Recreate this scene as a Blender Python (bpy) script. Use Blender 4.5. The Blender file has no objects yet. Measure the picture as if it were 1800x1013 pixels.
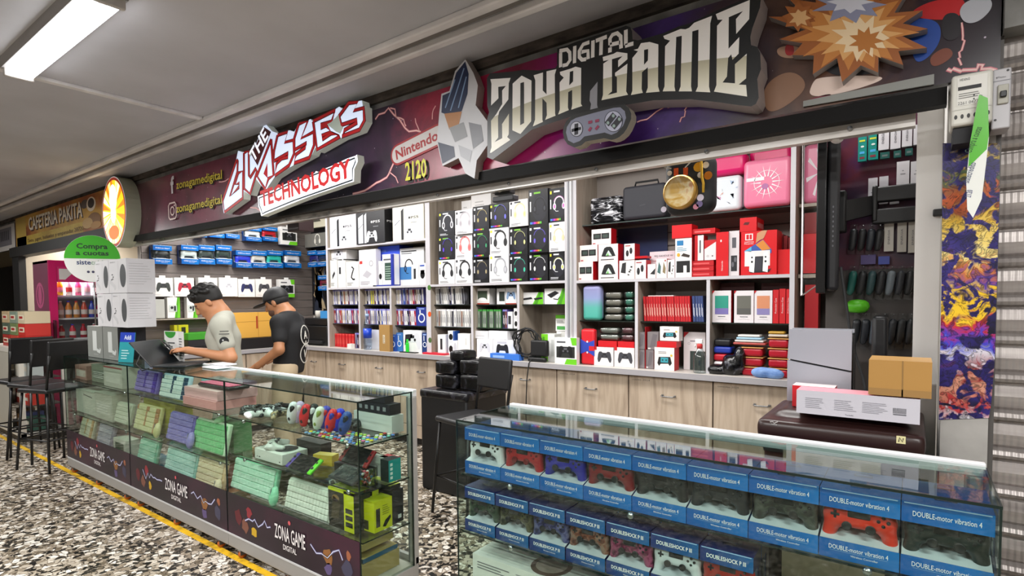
import bpy,bmesh,math,random
import numpy as np
from mathutils import Vector,Matrix
random.seed(7)
SC=bpy.context.scene
COL=SC.collection
PI=math.pi
F_PX,CX,CY,EYE=975.38,900.0,567.9,1.5
YAW,PITCH,ROLL=(math.radians(a)for a in(36.06,-2.4227,-0.508))
_fw=Vector((-math.sin(YAW)*math.cos(PITCH),math.cos(YAW)*math.cos(PITCH),math.sin(PITCH)))
_r=Vector((math.cos(YAW),math.sin(YAW),0));_u=_r.cross(_fw)
CR=math.cos(ROLL)*_r+math.sin(ROLL)*_u
CU=-math.sin(ROLL)*_r+math.cos(ROLL)*_u
cam_d=bpy.data.cameras.new('camera')
cam_d.sensor_fit='HORIZONTAL';cam_d.sensor_width=36
cam_d.lens=F_PX/1800*36
cam_d.shift_y=(CY-506.5)/1800
cam_d.clip_start=.05;cam_d.clip_end=100
cam=bpy.data.objects.new('camera',cam_d);COL.objects.link(cam)
cam.matrix_world=Matrix(((CR.x,CU.x,-_fw.x,0),(CR.y,CU.y,-_fw.y,0),(CR.z,CU.z,-_fw.z,EYE),(0,0,0,1)))
SC.camera=cam
vs=SC.view_settings
SC.display_settings.display_device='sRGB'
vs.view_transform='Standard';vs.look='None';vs.gamma=1;vs.use_curve_mapping=False
vs.exposure=0.0
SC.cycles.transparent_max_bounces=24
SC.cycles.max_bounces=8
SC.cycles.caustics_reflective=False;SC.cycles.caustics_refractive=False
wd=bpy.data.worlds.new('world');SC.world=wd;wd.use_nodes=True
wd.node_tree.nodes['Background'].inputs[0].default_value=(.9,.93,1,1)
wd.node_tree.nodes['Background'].inputs[1].default_value=.16
def area(name,loc,sx,sy,power,col=(1,1,1),rot=(0,0,0)):
 l=bpy.data.lights.new(name,'AREA');l.shape='RECTANGLE';l.size=sx;l.size_y=sy
 l.energy=power;l.color=col
 o=bpy.data.objects.new(name,l);COL.objects.link(o);o.location=loc;o.rotation_euler=rot
 return o
for x,y in((-5.3,3.0),(-3.7,3.0),(-2.1,3.0),(-.75,2.75)):
 area('shop_ceiling_light',(x,y,2.83),1.2,.5,37,(1,.985,.96))
area('shop_ceiling_light',(-6.0,3.1,2.83),.5,1.2,17,(1,.985,.96))
for x,y,e in((-2.9,.85,60),(-6.6,.55,60),(-10.4,.6,50),(.9,.35,72),(-1.2,-.9,95),(-4.6,-1.3,60),(2.4,-1.3,50)):  # some unseen lamps here are added to brighten right counter and fascia
 area('corridor_and_fill_light',(x,y,2.66),1.2,.16,e,(1,.99,.97))
area('cafeteria_light',(-9.5,3.0,2.5),1.2,.6,40,(1,.95,.88))
def ray(px,py):
 return CR*((px-CX)/F_PX)-CU*((py-CY)/F_PX)+_fw
def atY(px,py,Y):
 d=ray(px,py);t=Y/d.y
 return Vector((t*d.x,Y,EYE+t*d.z))
def atX(px,py,X):
 d=ray(px,py);t=X/d.x
 return Vector((X,t*d.y,EYE+t*d.z))
def atZ(px,py,Z):
 d=ray(px,py);t=(Z-EYE)/d.z
 return Vector((t*d.x,t*d.y,Z))
def crop(x0,y0,s):
 return lambda x,y:(x0+x/s,y0+y/s)
def lin(h):
 h=h.lstrip('#')
 if len(h)==3:h=''.join(c*2 for c in h)
 f=lambda c:c/12.92 if c<=.04045 else((c+.055)/1.055)**2.4
 return tuple(f(int(h[i:i+2],16)/255)for i in(0,2,4))+(1,)
_mats={}
def M(h,rough=.5,metal=0.,emit=0.,spec=.5):
 k=(h,rough,metal,emit,spec)
 if k in _mats:return _mats[k]
 m=bpy.data.materials.new('paint_'+h.lstrip('#'));m.use_nodes=True
 b=m.node_tree.nodes['Principled BSDF']
 b.inputs['Base Color'].default_value=lin(h);b.inputs['Roughness'].default_value=rough
 b.inputs['Metallic'].default_value=metal;b.inputs['Specular IOR Level'].default_value=spec
 if emit:
  b.inputs['Emission Color'].default_value=lin(h);b.inputs['Emission Strength'].default_value=emit
 _mats[k]=m
 return m
def nodes(name):
 m=bpy.data.materials.new(name);m.use_nodes=True
 nt=m.node_tree
 return m,nt,nt.nodes['Principled BSDF']
def N(nt,t,**kw):
 n=nt.nodes.new(t)
 for k,v in kw.items():
  if k.startswith('i_'):
   key=k[2:];key=int(key)if key.isdigit()else key.replace('_',' ')
   n.inputs[key].default_value=v
  else:setattr(n,k,v)
 return n
def ramp(nt,fac,stops,interp='LINEAR'):
 n=nt.nodes.new('ShaderNodeValToRGB');cr=n.color_ramp;cr.interpolation=interp
 while len(cr.elements)<len(stops):cr.elements.new(.5)
 for e,(p,c)in zip(cr.elements,stops):
  e.position=p;e.color=lin(c)
 nt.links.new(fac,n.inputs[0])
 return n.outputs[0]
def coords(nt,scale=(1,1,1),rot=(0,0,0)):
 tc=nt.nodes.new('ShaderNodeTexCoord');mp=nt.nodes.new('ShaderNodeMapping')
 mp.inputs['Scale'].default_value=scale;mp.inputs['Rotation'].default_value=rot
 nt.links.new(tc.outputs['Object'],mp.inputs[0])
 return mp.outputs[0]
def noise_mat(name,stops,scale=(5,5,5),detail=4,rough=.5,dist=0.,bump=0.,rot=(0,0,0),nscale=1.,metal=0.):
 m,nt,b=nodes(name)
 t=N(nt,'ShaderNodeTexNoise',i_Scale=nscale,i_Detail=detail,i_Distortion=dist)
 nt.links.new(coords(nt,scale,rot),t.inputs['Vector'])
 nt.links.new(ramp(nt,t.outputs[0],stops),b.inputs['Base Color'])
 b.inputs['Roughness'].default_value=rough;b.inputs['Metallic'].default_value=metal
 if bump:
  bp=N(nt,'ShaderNodeBump',i_Strength=bump,i_Distance=.01)
  nt.links.new(t.outputs[0],bp.inputs['Height']);nt.links.new(bp.outputs[0],b.inputs['Normal'])
 return m
def glass_mat(name,tint,refl=.08,rough=.02,haze=0.):
 """thin sheet: see-through with the sheen of its surface"""
 m=bpy.data.materials.new(name);m.use_nodes=True;nt=m.node_tree;nt.nodes.clear()
 out=nt.nodes.new('ShaderNodeOutputMaterial')
 tr=N(nt,'ShaderNodeBsdfTransparent');tr.inputs[0].default_value=lin(tint)
 gl=N(nt,'ShaderNodeBsdfGlossy',i_Roughness=rough)
 lw=N(nt,'ShaderNodeLayerWeight',i_Blend=.5)
 pw=N(nt,'ShaderNodeMath',operation='POWER');pw.inputs[1].default_value=4.5
 nt.links.new(lw.outputs['Facing'],pw.inputs[0])
 ma=N(nt,'ShaderNodeMath',operation='MULTIPLY_ADD');ma.inputs[1].default_value=.8;ma.inputs[2].default_value=refl
 ma.use_clamp=True
 mx=nt.nodes.new('ShaderNodeMixShader')
 nt.links.new(pw.outputs[0],ma.inputs[0]);nt.links.new(ma.outputs[0],mx.inputs[0])
 nt.links.new(tr.outputs[0],mx.inputs[1]);nt.links.new(gl.outputs[0],mx.inputs[2])
 last=mx.outputs[0]
 if haze:
  df=N(nt,'ShaderNodeBsdfDiffuse');df.inputs[0].default_value=lin('#e8ecec')
  m2=nt.nodes.new('ShaderNodeMixShader');m2.inputs[0].default_value=haze
  nt.links.new(last,m2.inputs[1]);nt.links.new(df.outputs[0],m2.inputs[2]);last=m2.outputs[0]
 nt.links.new(last,out.inputs[0])
 return m
WHITE=M('#f2f2ef',.45);PAPER=M('#e9e8e6',.5);BLACK=M('#0b0b0d',.4);INK=M('#1c1c20',.5)
GREY=M('#8d8f92',.5);LGREY=M('#c3c5c8',.5);DGREY=M('#3a3b3f',.5);RED=M('#cf1420',.42);DRED=M('#8e0f18',.45)
BLUE=M('#1667b2',.3);NAVY=M('#14206e',.3);SKY=M('#58a8e6',.4);GREEN=M('#5cb818',.42);TEAL=M('#1f9d94',.42)
YELLOW=M('#e3d21c',.42);PINK=M('#e2568f',.42);MAGENTA=M('#d6186c',.4);ORANGE=M('#e07a1e',.45);PURPLE=M('#6a4fc0',.42)
SKIN_T=M('#d9a37c',.5);ALU=M('#b9babb',.38,.55);ALUW=M('#d2d3d4',.4,.2);STEEL=M('#8f9092',.3,.9);CHROME=M('#c9cacc',.18,1.)
KRAFT=M('#a67c45',.7);LKRAFT=M('#c29a5e',.7);RUBBER=M('#101012',.7)
GLASS=glass_mat('counter_glass','#f0f7f3',.02)
GLASSTOP=glass_mat('counter_top_glass','#e6f1ec',.07)
CLEAR=glass_mat('clear_plastic','#f8fafb',.025,.06)
WRAP=glass_mat('plastic_wrap','#e6e6e6',.12,.16)
GEDGE=M('#0d1f1b',.15)
_txt={}
def text_mesh(s,bold=0.):
 k=(s,bold)
 if k in _txt:return _txt[k]
 c=bpy.data.curves.new('t','FONT');c.body=s;c.size=1;c.resolution_u=2;c.offset=bold
 o=bpy.data.objects.new('t',c);COL.objects.link(o)
 dg=bpy.context.evaluated_depsgraph_get();ev=o.evaluated_get(dg)
 me=ev.to_mesh()
 V=[(v.co.x,v.co.y)for v in me.vertices];Fs=[tuple(p.vertices)for p in me.polygons]
 ev.to_mesh_clear();bpy.data.objects.remove(o);bpy.data.curves.remove(c)
 xs=[v[0]for v in V]or[0];x0=min(xs);w=max(xs)-x0 or 1
 V=[((x-x0)/.729,y/.729)for x,y in V]
 _txt[k]=(V,Fs,w/.729)
 return _txt[k]
class MB:
 def __init__(s):
  s.v=[];s.f=[];s.fm=[];s.fs=[];s.mats=[];s.T=None;s.frame=None;s.smooth=False
 def mi(s,m):
  if m not in s.mats:s.mats.append(m)
  return s.mats.index(m)
 def add(s,V,Fs,m,smooth=None):
  n=len(s.v);i=s.mi(m);sm=s.smooth if smooth is None else smooth
  if s.T is not None:V=[tuple(s.T@Vector(p))for p in V]
  s.v.extend(tuple(p)for p in V)
  for f in Fs:
   s.f.append(tuple(n+a for a in f));s.fm.append(i);s.fs.append(sm)
  return s
 def box(s,x0,y0,z0,x1,y1,z1,m):
  V=[(x,y,z)for z in(z0,z1)for y in(y0,y1)for x in(x0,x1)]
  return s.add(V,[(0,2,3,1),(4,5,7,6),(0,1,5,4),(1,3,7,5),(3,2,6,7),(2,0,4,6)],m,False)
 def rbox(s,x0,y0,z0,x1,y1,z1,m,b=.005,n=2):
  bm=bmesh.new();bmesh.ops.create_cube(bm,size=1)
  for v in bm.verts:
   v.co=((x0+x1)/2+v.co.x*(x1-x0),(y0+y1)/2+v.co.y*(y1-y0),(z0+z1)/2+v.co.z*(z1-z0))
  b=min(b,.49*min(abs(x1-x0),abs(y1-y0),abs(z1-z0)))
  bmesh.ops.bevel(bm,geom=bm.edges[:],offset=b,segments=n,affect='EDGES',profile=.5)
  bm.verts.index_update()
  V=[tuple(v.co)for v in bm.verts];Fs=[tuple(v.index for v in f.verts)for f in bm.faces]
  sm=[n>1 and max(abs(c)for c in f.normal)<.999 for f in bm.faces];bm.normal_update()
  sm=[n>1 and max(abs(c)for c in f.normal)<.999 for f in bm.faces]
  bm.free();s.add(V,Fs,m,True);s.fs[-len(sm):]=sm
  return s
 def tube(s,pts,r,m,n=8,r1=None,closed=False):
  pts=[Vector(p)for p in pts];V=[];Fs=[];k=len(pts)
  prev=None
  for i,p in enumerate(pts):
   if closed:t=pts[(i+1)%k]-pts[i-1]
   else:t=(pts[min(i+1,k-1)]-pts[max(i-1,0)])
   t.normalize()
   a=prev if prev is not None else(Vector((0,0,1))if abs(t.z)<.9 else Vector((1,0,0)))
   x=(a-t*a.dot(t)).normalized();y=t.cross(x);prev=x
   rr=r if r1 is None else r+(r1-r)*i/max(1,k-1)
   if isinstance(r,(list,tuple)):rr=r[i]
   for j in range(n):
    an=2*PI*j/n
    V.append(tuple(p+(x*math.cos(an)+y*math.sin(an))*rr))
  for i in range(k if closed else k-1):
   for j in range(n):
    a=i*n+j;b=i*n+(j+1)%n;c=((i+1)%k)*n+(j+1)%n;d=((i+1)%k)*n+j
    Fs.append((a,b,c,d))
  if not closed:
   Fs.append(tuple(range(n-1,-1,-1)));Fs.append(tuple((k-1)*n+j for j in range(n)))
  return s.add(V,Fs,m,True)
 def lathe(s,prof,m,c=(0,0,0),n=20,axis='z',cap=True):
  V=[];Fs=[]
  for r,h in prof:
   for j in range(n):
    a=2*PI*j/n;x,y=r*math.cos(a),r*math.sin(a)
    p={'z':(x,y,h),'y':(x,h,y),'x':(h,x,y)}[axis]
    V.append((c[0]+p[0],c[1]+p[1],c[2]+p[2]))
  for i in range(len(prof)-1):
   for j in range(n):
    a,b,cc,d=i*n+j,i*n+(j+1)%n,(i+1)*n+(j+1)%n,(i+1)*n+j
    Fs.append((a,b,cc,d)if axis=='z' else(d,cc,b,a))
  if cap and prof[0][0]>1e-6:Fs.append(tuple(range(n-1,-1,-1)))
  if cap and prof[-1][0]>1e-6:Fs.append(tuple((len(prof)-1)*n+j for j in range(n)))
  return s.add(V,Fs,m,True)
 def fr(s,o,u=(1,0,0),v=(0,0,1)):
  u=Vector(u);v=Vector(v);s.frame=(Vector(o),u,v,u.cross(v).normalized());return s
 def P(s,u,v,l=1):
  o,U,Vv,n=s.frame
  return tuple(o+U*u+Vv*v+n*(.0007*l))
 def poly(s,pts,m,l=1):
  a=sum(p[0]*q[1]-q[0]*p[1]for p,q in zip(pts,pts[1:]+pts[:1]))
  if a<0:pts=pts[::-1]
  return s.add([s.P(u,v,l)for u,v in pts],[tuple(range(len(pts)))],m,False)
 def rect(s,u0,v0,u1,v1,m,l=1):
  return s.poly([(u0,v0),(u1,v0),(u1,v1),(u0,v1)],m,l)
 def ell(s,cu,cv,ru,rv,m,l=1,n=20,a0=0,a1=2*PI):
  k=n if a1-a0>6.28 else n+1
  return s.poly([(cu+ru*math.cos(a0+(a1-a0)*i/n),cv+rv*math.sin(a0+(a1-a0)*i/n))for i in range(k)],m,l)
 def ring(s,cu,cv,r,w,m,l=1,n=20,a0=0,a1=2*PI,asp=1.):
  pts=[(cu+r*math.cos(a0+(a1-a0)*i/n),cv+r*asp*math.sin(a0+(a1-a0)*i/n))for i in range(n+1)]
  return s.line(pts,w,m,l)
 def line(s,pts,w,m,l=1):
  V=[];Fs=[]
  for i,p in enumerate(pts):
   a=pts[max(i-1,0)];b=pts[min(i+1,len(pts)-1)]
   dx,dy=b[0]-a[0],b[1]-a[1];L=math.hypot(dx,dy)or 1
   nx,ny=-dy/L*w/2,dx/L*w/2
   V+=[s.P(p[0]-nx,p[1]-ny,l),s.P(p[0]+nx,p[1]+ny,l)]
  for i in range(len(pts)-1):Fs.append((2*i,2*i+2,2*i+3,2*i+1))
  return s.add(V,Fs,m,False)
 def text(s,t,u,v,h,m,l=2,w=None,al='l',bold=0.,ang=0.,shear=0.):
  V,Fs,tw=text_mesh(t,bold)
  sx=h if w is None else w/tw
  off={'l':0,'c':-tw*sx/2,'r':-tw*sx}[al]
  ca,sa=math.cos(ang),math.sin(ang);out=[]
  for x,y in V:
   a,b=x*sx+off+shear*y*h,y*h
   out.append(s.P(u+a*ca-b*sa,v+a*sa+b*ca,l))
  return s.add(out,Fs,m,False)
 def lines(s,u0,v0,u1,v1,n,m,h=.35,l=2):
  """n rows of small print"""
  st=(v1-v0)/n
  for i in range(n):
   e=u0+(u1-u0)*random.uniform(.6,1)
   s.rect(u0,v0+st*i,e,v0+st*(i+h),m,l)
  return s
 def prism(s,pts,t,m,ms=None,l=0):
  """outline in the frame, thickness t towards the viewer"""
  a=sum(p[0]*q[1]-q[0]*p[1]for p,q in zip(pts,pts[1:]+pts[:1]))
  if a<0:pts=pts[::-1]
  o,U,Vv,n=s.frame;k=len(pts)
  A=[o+U*u+Vv*v+n*l for u,v in pts];B=[p+n*t for p in A]
  s.add([tuple(p)for p in B],[tuple(range(k))],m,False)
  s.add([tuple(p)for p in A],[tuple(range(k-1,-1,-1))],ms or m,False)
  s.add([tuple(p)for p in A+B],[(i,(i+1)%k,k+(i+1)%k,k+i)for i in range(k)],ms or m,False)
  return s
 def build(s,name,parent=None,loc=None):
  me=bpy.data.meshes.new(name)
  me.from_pydata(s.v,[],s.f)
  for m in s.mats:me.materials.append(m)
  me.polygons.foreach_set('material_index',s.fm)
  me.polygons.foreach_set('use_smooth',s.fs)
  me.update()
  o=bpy.data.objects.new(name,me);COL.objects.link(o)
  if parent is not None:o.parent=parent
  if loc is not None:o.location=loc
  return o
_labels={}
def tag(o,label,cat,group=None,kind=None):
 o['label']=label;o['category']=cat
 if group:o['group']=group
 if kind:o['kind']=kind
 n=len(label.split())
 if not 4<=n<=16:print('LABEL LENGTH',n,label)
 if label in _labels and not(group and _labels[label]==group):print('LABEL TWICE',label)
 _labels[label]=group
 return o
def empty(name,loc,label,cat,group=None,rz=0):
 o=bpy.data.objects.new(name,None);COL.objects.link(o);o.location=loc;o.rotation_euler=(0,0,rz)
 o.empty_display_size=.05
 return tag(o,label,cat,group)
def struct(o,label=None,cat=None):
 o['kind']='structure'
 if label:o['label']=label;o['category']=cat or 'room'
 return o
ORD='first second third fourth fifth sixth seventh eighth ninth tenth eleventh twelfth thirteenth fourteenth fifteenth sixteenth seventeenth eighteenth nineteenth twentieth twenty-first twenty-second twenty-third twenty-fourth twenty-fifth twenty-sixth twenty-seventh twenty-eighth twenty-ninth thirtieth thirty-first thirty-second'.split()
class SD:
 def __init__(s,lo,hi,h):
  s.lo=np.array(lo,float);s.h=h;s.n=np.ceil((np.array(hi)-s.lo)/h).astype(int)+1
  s.D=np.full(s.n,1.,np.float32)
 def _sl(s,lo,hi):
  a=np.clip(np.floor((np.array(lo)-s.lo)/s.h).astype(int),0,s.n);b=np.clip(np.ceil((np.array(hi)-s.lo)/s.h).astype(int)+1,0,s.n)
  g=[s.lo[i]+s.h*np.arange(a[i],b[i])for i in range(3)]
  return tuple(slice(a[i],b[i])for i in range(3)),np.meshgrid(*g,indexing='ij')
 def _put(s,lo,hi,f,k,sub=False):
  m=max(k,0)+3*s.h
  sl,(X,Y,Z)=s._sl(np.array(lo)-m,np.array(hi)+m)
  if 0 in X.shape:return s
  d=f(X,Y,Z);a=s.D[sl]
  if sub:d=-d;a=-a if False else a
  if sub:
   s.D[sl]=np.maximum(a,d)if k<=0 else-s._sm(-a,-d,k)
  else:
   s.D[sl]=np.minimum(a,d)if k<=0 else s._sm(a,d,k)
  return s
 @staticmethod
 def _sm(a,b,k):
  h=np.clip(.5+.5*(b-a)/k,0,1)
  return b*(1-h)+a*h-k*h*(1-h)
 def cap(s,a,b,ra,rb=None,k=.01,sub=False,sq=None):
  """tapered capsule; sq squashes it: (axis vector scale)"""
  a=np.array(a,float);b=np.array(b,float);rb=ra if rb is None else rb;r=max(ra,rb)
  ab=b-a;L2=max(ab@ab,1e-12)
  def f(X,Y,Z):
   t=np.clip(((X-a[0])*ab[0]+(Y-a[1])*ab[1]+(Z-a[2])*ab[2])/L2,0,1)
   return np.sqrt((X-a[0]-t*ab[0])**2+(Y-a[1]-t*ab[1])**2+(Z-a[2]-t*ab[2])**2)-(ra+(rb-ra)*t)
  return s._put(np.minimum(a,b)-r,np.maximum(a,b)+r,f,k,sub)
 def ell(s,c,r,k=.01,R=None,sub=False):
  c=np.array(c,float);r=np.array(r,float);mr=r.max()
  R=np.eye(3)if R is None else np.array(R,float)
  def f(X,Y,Z):
   x,y,z=X-c[0],Y-c[1],Z-c[2]
   q=[(R[0][i]*x+R[1][i]*y+R[2][i]*z)/r[i]for i in range(3)]
   k0=np.sqrt(q[0]**2+q[1]**2+q[2]**2)
   k1=np.sqrt((q[0]/r[0])**2+(q[1]/r[1])**2+(q[2]/r[2])**2)+1e-9
   return k0*(k0-1)/k1
  return s._put(c-mr,c+mr,f,k,sub)
 def box(s,c,hs,rd=.005,k=.01,R=None,sub=False):
  c=np.array(c,float);hs=np.array(hs,float);mr=np.linalg.norm(hs)
  R=np.eye(3)if R is None else np.array(R,float)
  def f(X,Y,Z):
   x,y,z=X-c[0],Y-c[1],Z-c[2]
   q=[np.abs(R[0][i]*x+R[1][i]*y+R[2][i]*z)-(hs[i]-rd)for i in range(3)]
   o=np.sqrt(sum(np.maximum(a,0)**2 for a in q))
   return o+np.minimum(np.maximum(q[0],np.maximum(q[1],q[2])),0)-rd
  return s._put(c-mr,c+mr,f,k,sub)
 def plane(s,p,n,sub=True):
  """cut away the side n points to"""
  n=np.array(n,float);n/=np.linalg.norm(n)
  g=[s.lo[i]+s.h*np.arange(s.n[i])for i in range(3)]
  X,Y,Z=np.meshgrid(*g,indexing='ij')
  s.D=np.maximum(s.D,((X-p[0])*n[0]+(Y-p[1])*n[1]+(Z-p[2])*n[2]).astype(np.float32))
  return s
 def mesh(s):
  D=s.D;n=D.shape;ins=D<0
  c=np.zeros(tuple(k-1 for k in n),np.int8)
  for i in(0,1):
   for j in(0,1):
    for k in(0,1):c+=ins[i:n[0]-1+i,j:n[1]-1+j,k:n[2]-1+k]
  act=(c>0)&(c<8)
  idx=-np.ones(act.shape,np.int64);I=np.argwhere(act);idx[act]=np.arange(len(I))
  acc=np.zeros((len(I),3));cnt=np.zeros(len(I))
  cor=[(i,j,k)for i in(0,1)for j in(0,1)for k in(0,1)]
  val={q:D[I[:,0]+q[0],I[:,1]+q[1],I[:,2]+q[2]]for q in cor}
  for q in cor:
   for ax in range(3):
    if q[ax]:continue
    p=list(q);p[ax]=1;p=tuple(p)
    a,b=val[q],val[p];x=(a<0)!=(b<0)
    t=np.where(x,a/np.where(x,a-b,1),0)
    pos=np.array(q,float)[None,:].repeat(len(I),0);pos[:,ax]=t
    acc[x]+=pos[x];cnt[x]+=1
  V=s.lo+s.h*(I+acc/np.maximum(cnt,1)[:,None])
  Fs=[]
  for ax in range(3):
   a=[slice(None)]*3;b=[slice(None)]*3;a[ax]=slice(0,-1);b[ax]=slice(1,None)
   s0=ins[tuple(a)];s1=ins[tuple(b)]
   o1,o2=[(1,2),(2,0),(0,1)][ax]
   E=np.argwhere(s0!=s1)
   E=E[(E[:,o1]>0)&(E[:,o2]>0)&(E[:,o1]<n[o1]-1)&(E[:,o2]<n[o2]-1)]
   fl=s0[E[:,0],E[:,1],E[:,2]]
   def g(d1,d2):
    q=E.copy();q[:,o1]-=d1;q[:,o2]-=d2
    return idx[q[:,0],q[:,1],q[:,2]]
   Q=np.stack([g(1,1),g(0,1),g(0,0),g(1,0)],1)
   Q[~fl]=Q[~fl][:,::-1]
   Fs.append(Q)
  Q=np.concatenate(Fs);Q=Q[(Q>=0).all(1)]
  return V.tolist(),Q.tolist()
 def to(s,mb,m):
  V,Q=s.mesh();return mb.add(V,Q,m,True)
  # the arcade: floor, ceiling, walls
def terrazzo():
 m,nt,b=nodes('terrazzo');co=coords(nt,(1,1,1))
 ns=N(nt,'ShaderNodeTexNoise',i_Scale=14.,i_Detail=2)
 mx=N(nt,'ShaderNodeMixRGB',i_Fac=.055);nt.links.new(co,ns.inputs['Vector'])
 nt.links.new(co,mx.inputs[1]);nt.links.new(ns.outputs[1],mx.inputs[2])
 v1=N(nt,'ShaderNodeTexVoronoi',i_Scale=33.);nt.links.new(mx.outputs[0],v1.inputs['Vector'])
 sep=nt.nodes.new('ShaderNodeSeparateColor');nt.links.new(v1.outputs['Color'],sep.inputs[0])
 chips=ramp(nt,sep.outputs[0],[(0,'#12110e'),(.18,'#2a2722'),(.30,'#6c604f'),(.43,'#8f8271'),(.56,'#b5a999'),(.70,'#d3cabd'),(.86,'#e8e2d9')],'CONSTANT')
 v2=N(nt,'ShaderNodeTexVoronoi',i_Scale=33.,feature='DISTANCE_TO_EDGE');nt.links.new(mx.outputs[0],v2.inputs['Vector'])
 edge=ramp(nt,v2.outputs[0],[(0,'#000000'),(.05,'#000000'),(.09,'#ffffff')])
 v3=N(nt,'ShaderNodeTexVoronoi',i_Scale=95.);nt.links.new(co,v3.inputs['Vector'])
 s3=nt.nodes.new('ShaderNodeSeparateColor');nt.links.new(v3.outputs['Color'],s3.inputs[0])
 fine=ramp(nt,s3.outputs[1],[(0,'#1c1814'),(.3,'#4c4238'),(.55,'#8d7e6c'),(.8,'#c9bca9')],'CONSTANT')
 m2=nt.nodes.new('ShaderNodeMixRGB')
 nt.links.new(edge,m2.inputs[0]);nt.links.new(fine,m2.inputs[1]);nt.links.new(chips,m2.inputs[2])
 nt.links.new(m2.outputs[0],b.inputs['Base Color']);b.inputs['Roughness'].default_value=.3
 return m
o=MB().box(-22,-4,-.1,5,6,0,terrazzo()).build('floor');struct(o)
MCEIL=noise_mat('ceiling_paint',[(.3,'#b3b3b8'),(.7,'#c9c9d0')],(1.2,1.2,1.2),5,.75)
MCONC=noise_mat('bare_concrete',[(.3,'#6d6d6b'),(.5,'#858583'),(.72,'#a3a3a0')],(6,6,6),6,.85,bump=.2)
MJOINT=noise_mat('dark_joint',[(.3,'#2a2522'),(.7,'#5b524b')],(9,9,30),5,.9)
MTRIM=noise_mat('trim_paint',[(.3,'#cfcdce'),(.7,'#efedee')],(3,8,8),5,.6)
MWALL=noise_mat('wall_paint',[(.3,'#b4afa8'),(.7,'#c8c3bc')],(2,2,2),4,.8)
CZ=2.757
struct(MB().box(-22,-4,CZ,5,2.32,CZ+.1,MCEIL).build('ceiling'))
struct(MB().box(-6.56,2.45,2.86,1.0,4.5,2.95,M('#d9d6d2',.8)).build('ceiling_shop'))
struct(MB().box(-22,2.32,2.60,5,2.44,2.98,MCONC).build('wall_fascia'))
for nm,y0,y1,t in(('trim_1',1.862,1.915,.03),('trim_2',1.985,2.03,.035)):
 struct(MB().rbox(-18,y0,CZ-t,5,y1,CZ+.002,MTRIM,.008).build(nm))
struct(MB().rbox(-3.98,.3,CZ-.018,-3.93,1.86,CZ+.002,MTRIM,.006).build('trim_3'))
struct(MB().box(-16,2.295,CZ-.05,5,2.325,CZ-.001,MJOINT).build('trim_4'))  # dark mottled strip along the join of wall and ceiling
struct(MB().box(-16,1.93,CZ-.008,5,1.972,CZ+.002,M('#716c68',.8)).build('trim_5'))
MSHOP=M('#cfcac4',.7)
struct(MB().box(-6.56,4.42,0,1.0,4.5,2.95,MSHOP).build('wall_back'))
o=MB();o.box(-6.56,2.40,0,-6.50,4.42,2.95,M('#a39c98',.7))
z=.02
MSLAT=noise_mat('slat_board',[(.3,'#6a615c'),(.7,'#827873')],(1,2,20),4,.55)
while z<2.8:
 o.box(-6.505,2.41,z,-6.488,4.41,z+.088,MSLAT);z+=.1
struct(o.build('wall_side'))
struct(MB().box(.62,2.6,0,.7,4.42,2.95,MSHOP).build('wall_east'))
struct(MB().box(.072,2.30,0,.192,2.62,2.62,noise_mat('pillar_paint',[(.3,'#8f8c88'),(.55,'#aaa7a3'),(.75,'#c0bdb9')],(5,5,5),5,.75)).build('pillar'))
struct(MB().box(-.008,2.60,.0,.068,2.64,2.72,M('#e6e4e1',.55)).build('trim_6'))
struct(MB().box(-22,4.42,0,-6.56,4.5,2.95,M('#c9bda6',.8)).build('wall_cafe_back'))
struct(MB().box(-10.45,2.32,0,-10.2,4.42,2.95,M('#bdb2a0',.8)).build('wall_cafe_side'))
struct(MB().box(-10.47,2.24,0,-10.16,2.32,2.30,M('#151414',.5)).build('pillar_cafe'))
struct(MB().box(-22,2.44,2.86,-6.56,4.42,2.95,M('#cbc4b8',.8)).build('ceiling_cafe'))
struct(MB().box(-22,-4.1,0,5,-4,2.85,MWALL).build('wall_opposite'))
struct(MB().box(-22.1,-4,0,-22,4.5,2.95,MWALL).build('wall_far_end'))
struct(MB().box(5,-4,0,5.1,2.4,2.95,MWALL).build('wall_near_end'))
MYEL=noise_mat('floor_line_paint',[(.35,'#8a6d10'),(.5,'#d6a814'),(.75,'#e6b81a')],(9,9,9),6,.6)
struct(MB().box(-14,1.602,0,-2.3,1.642,.0012,MYEL).build('trim_7'))
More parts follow.
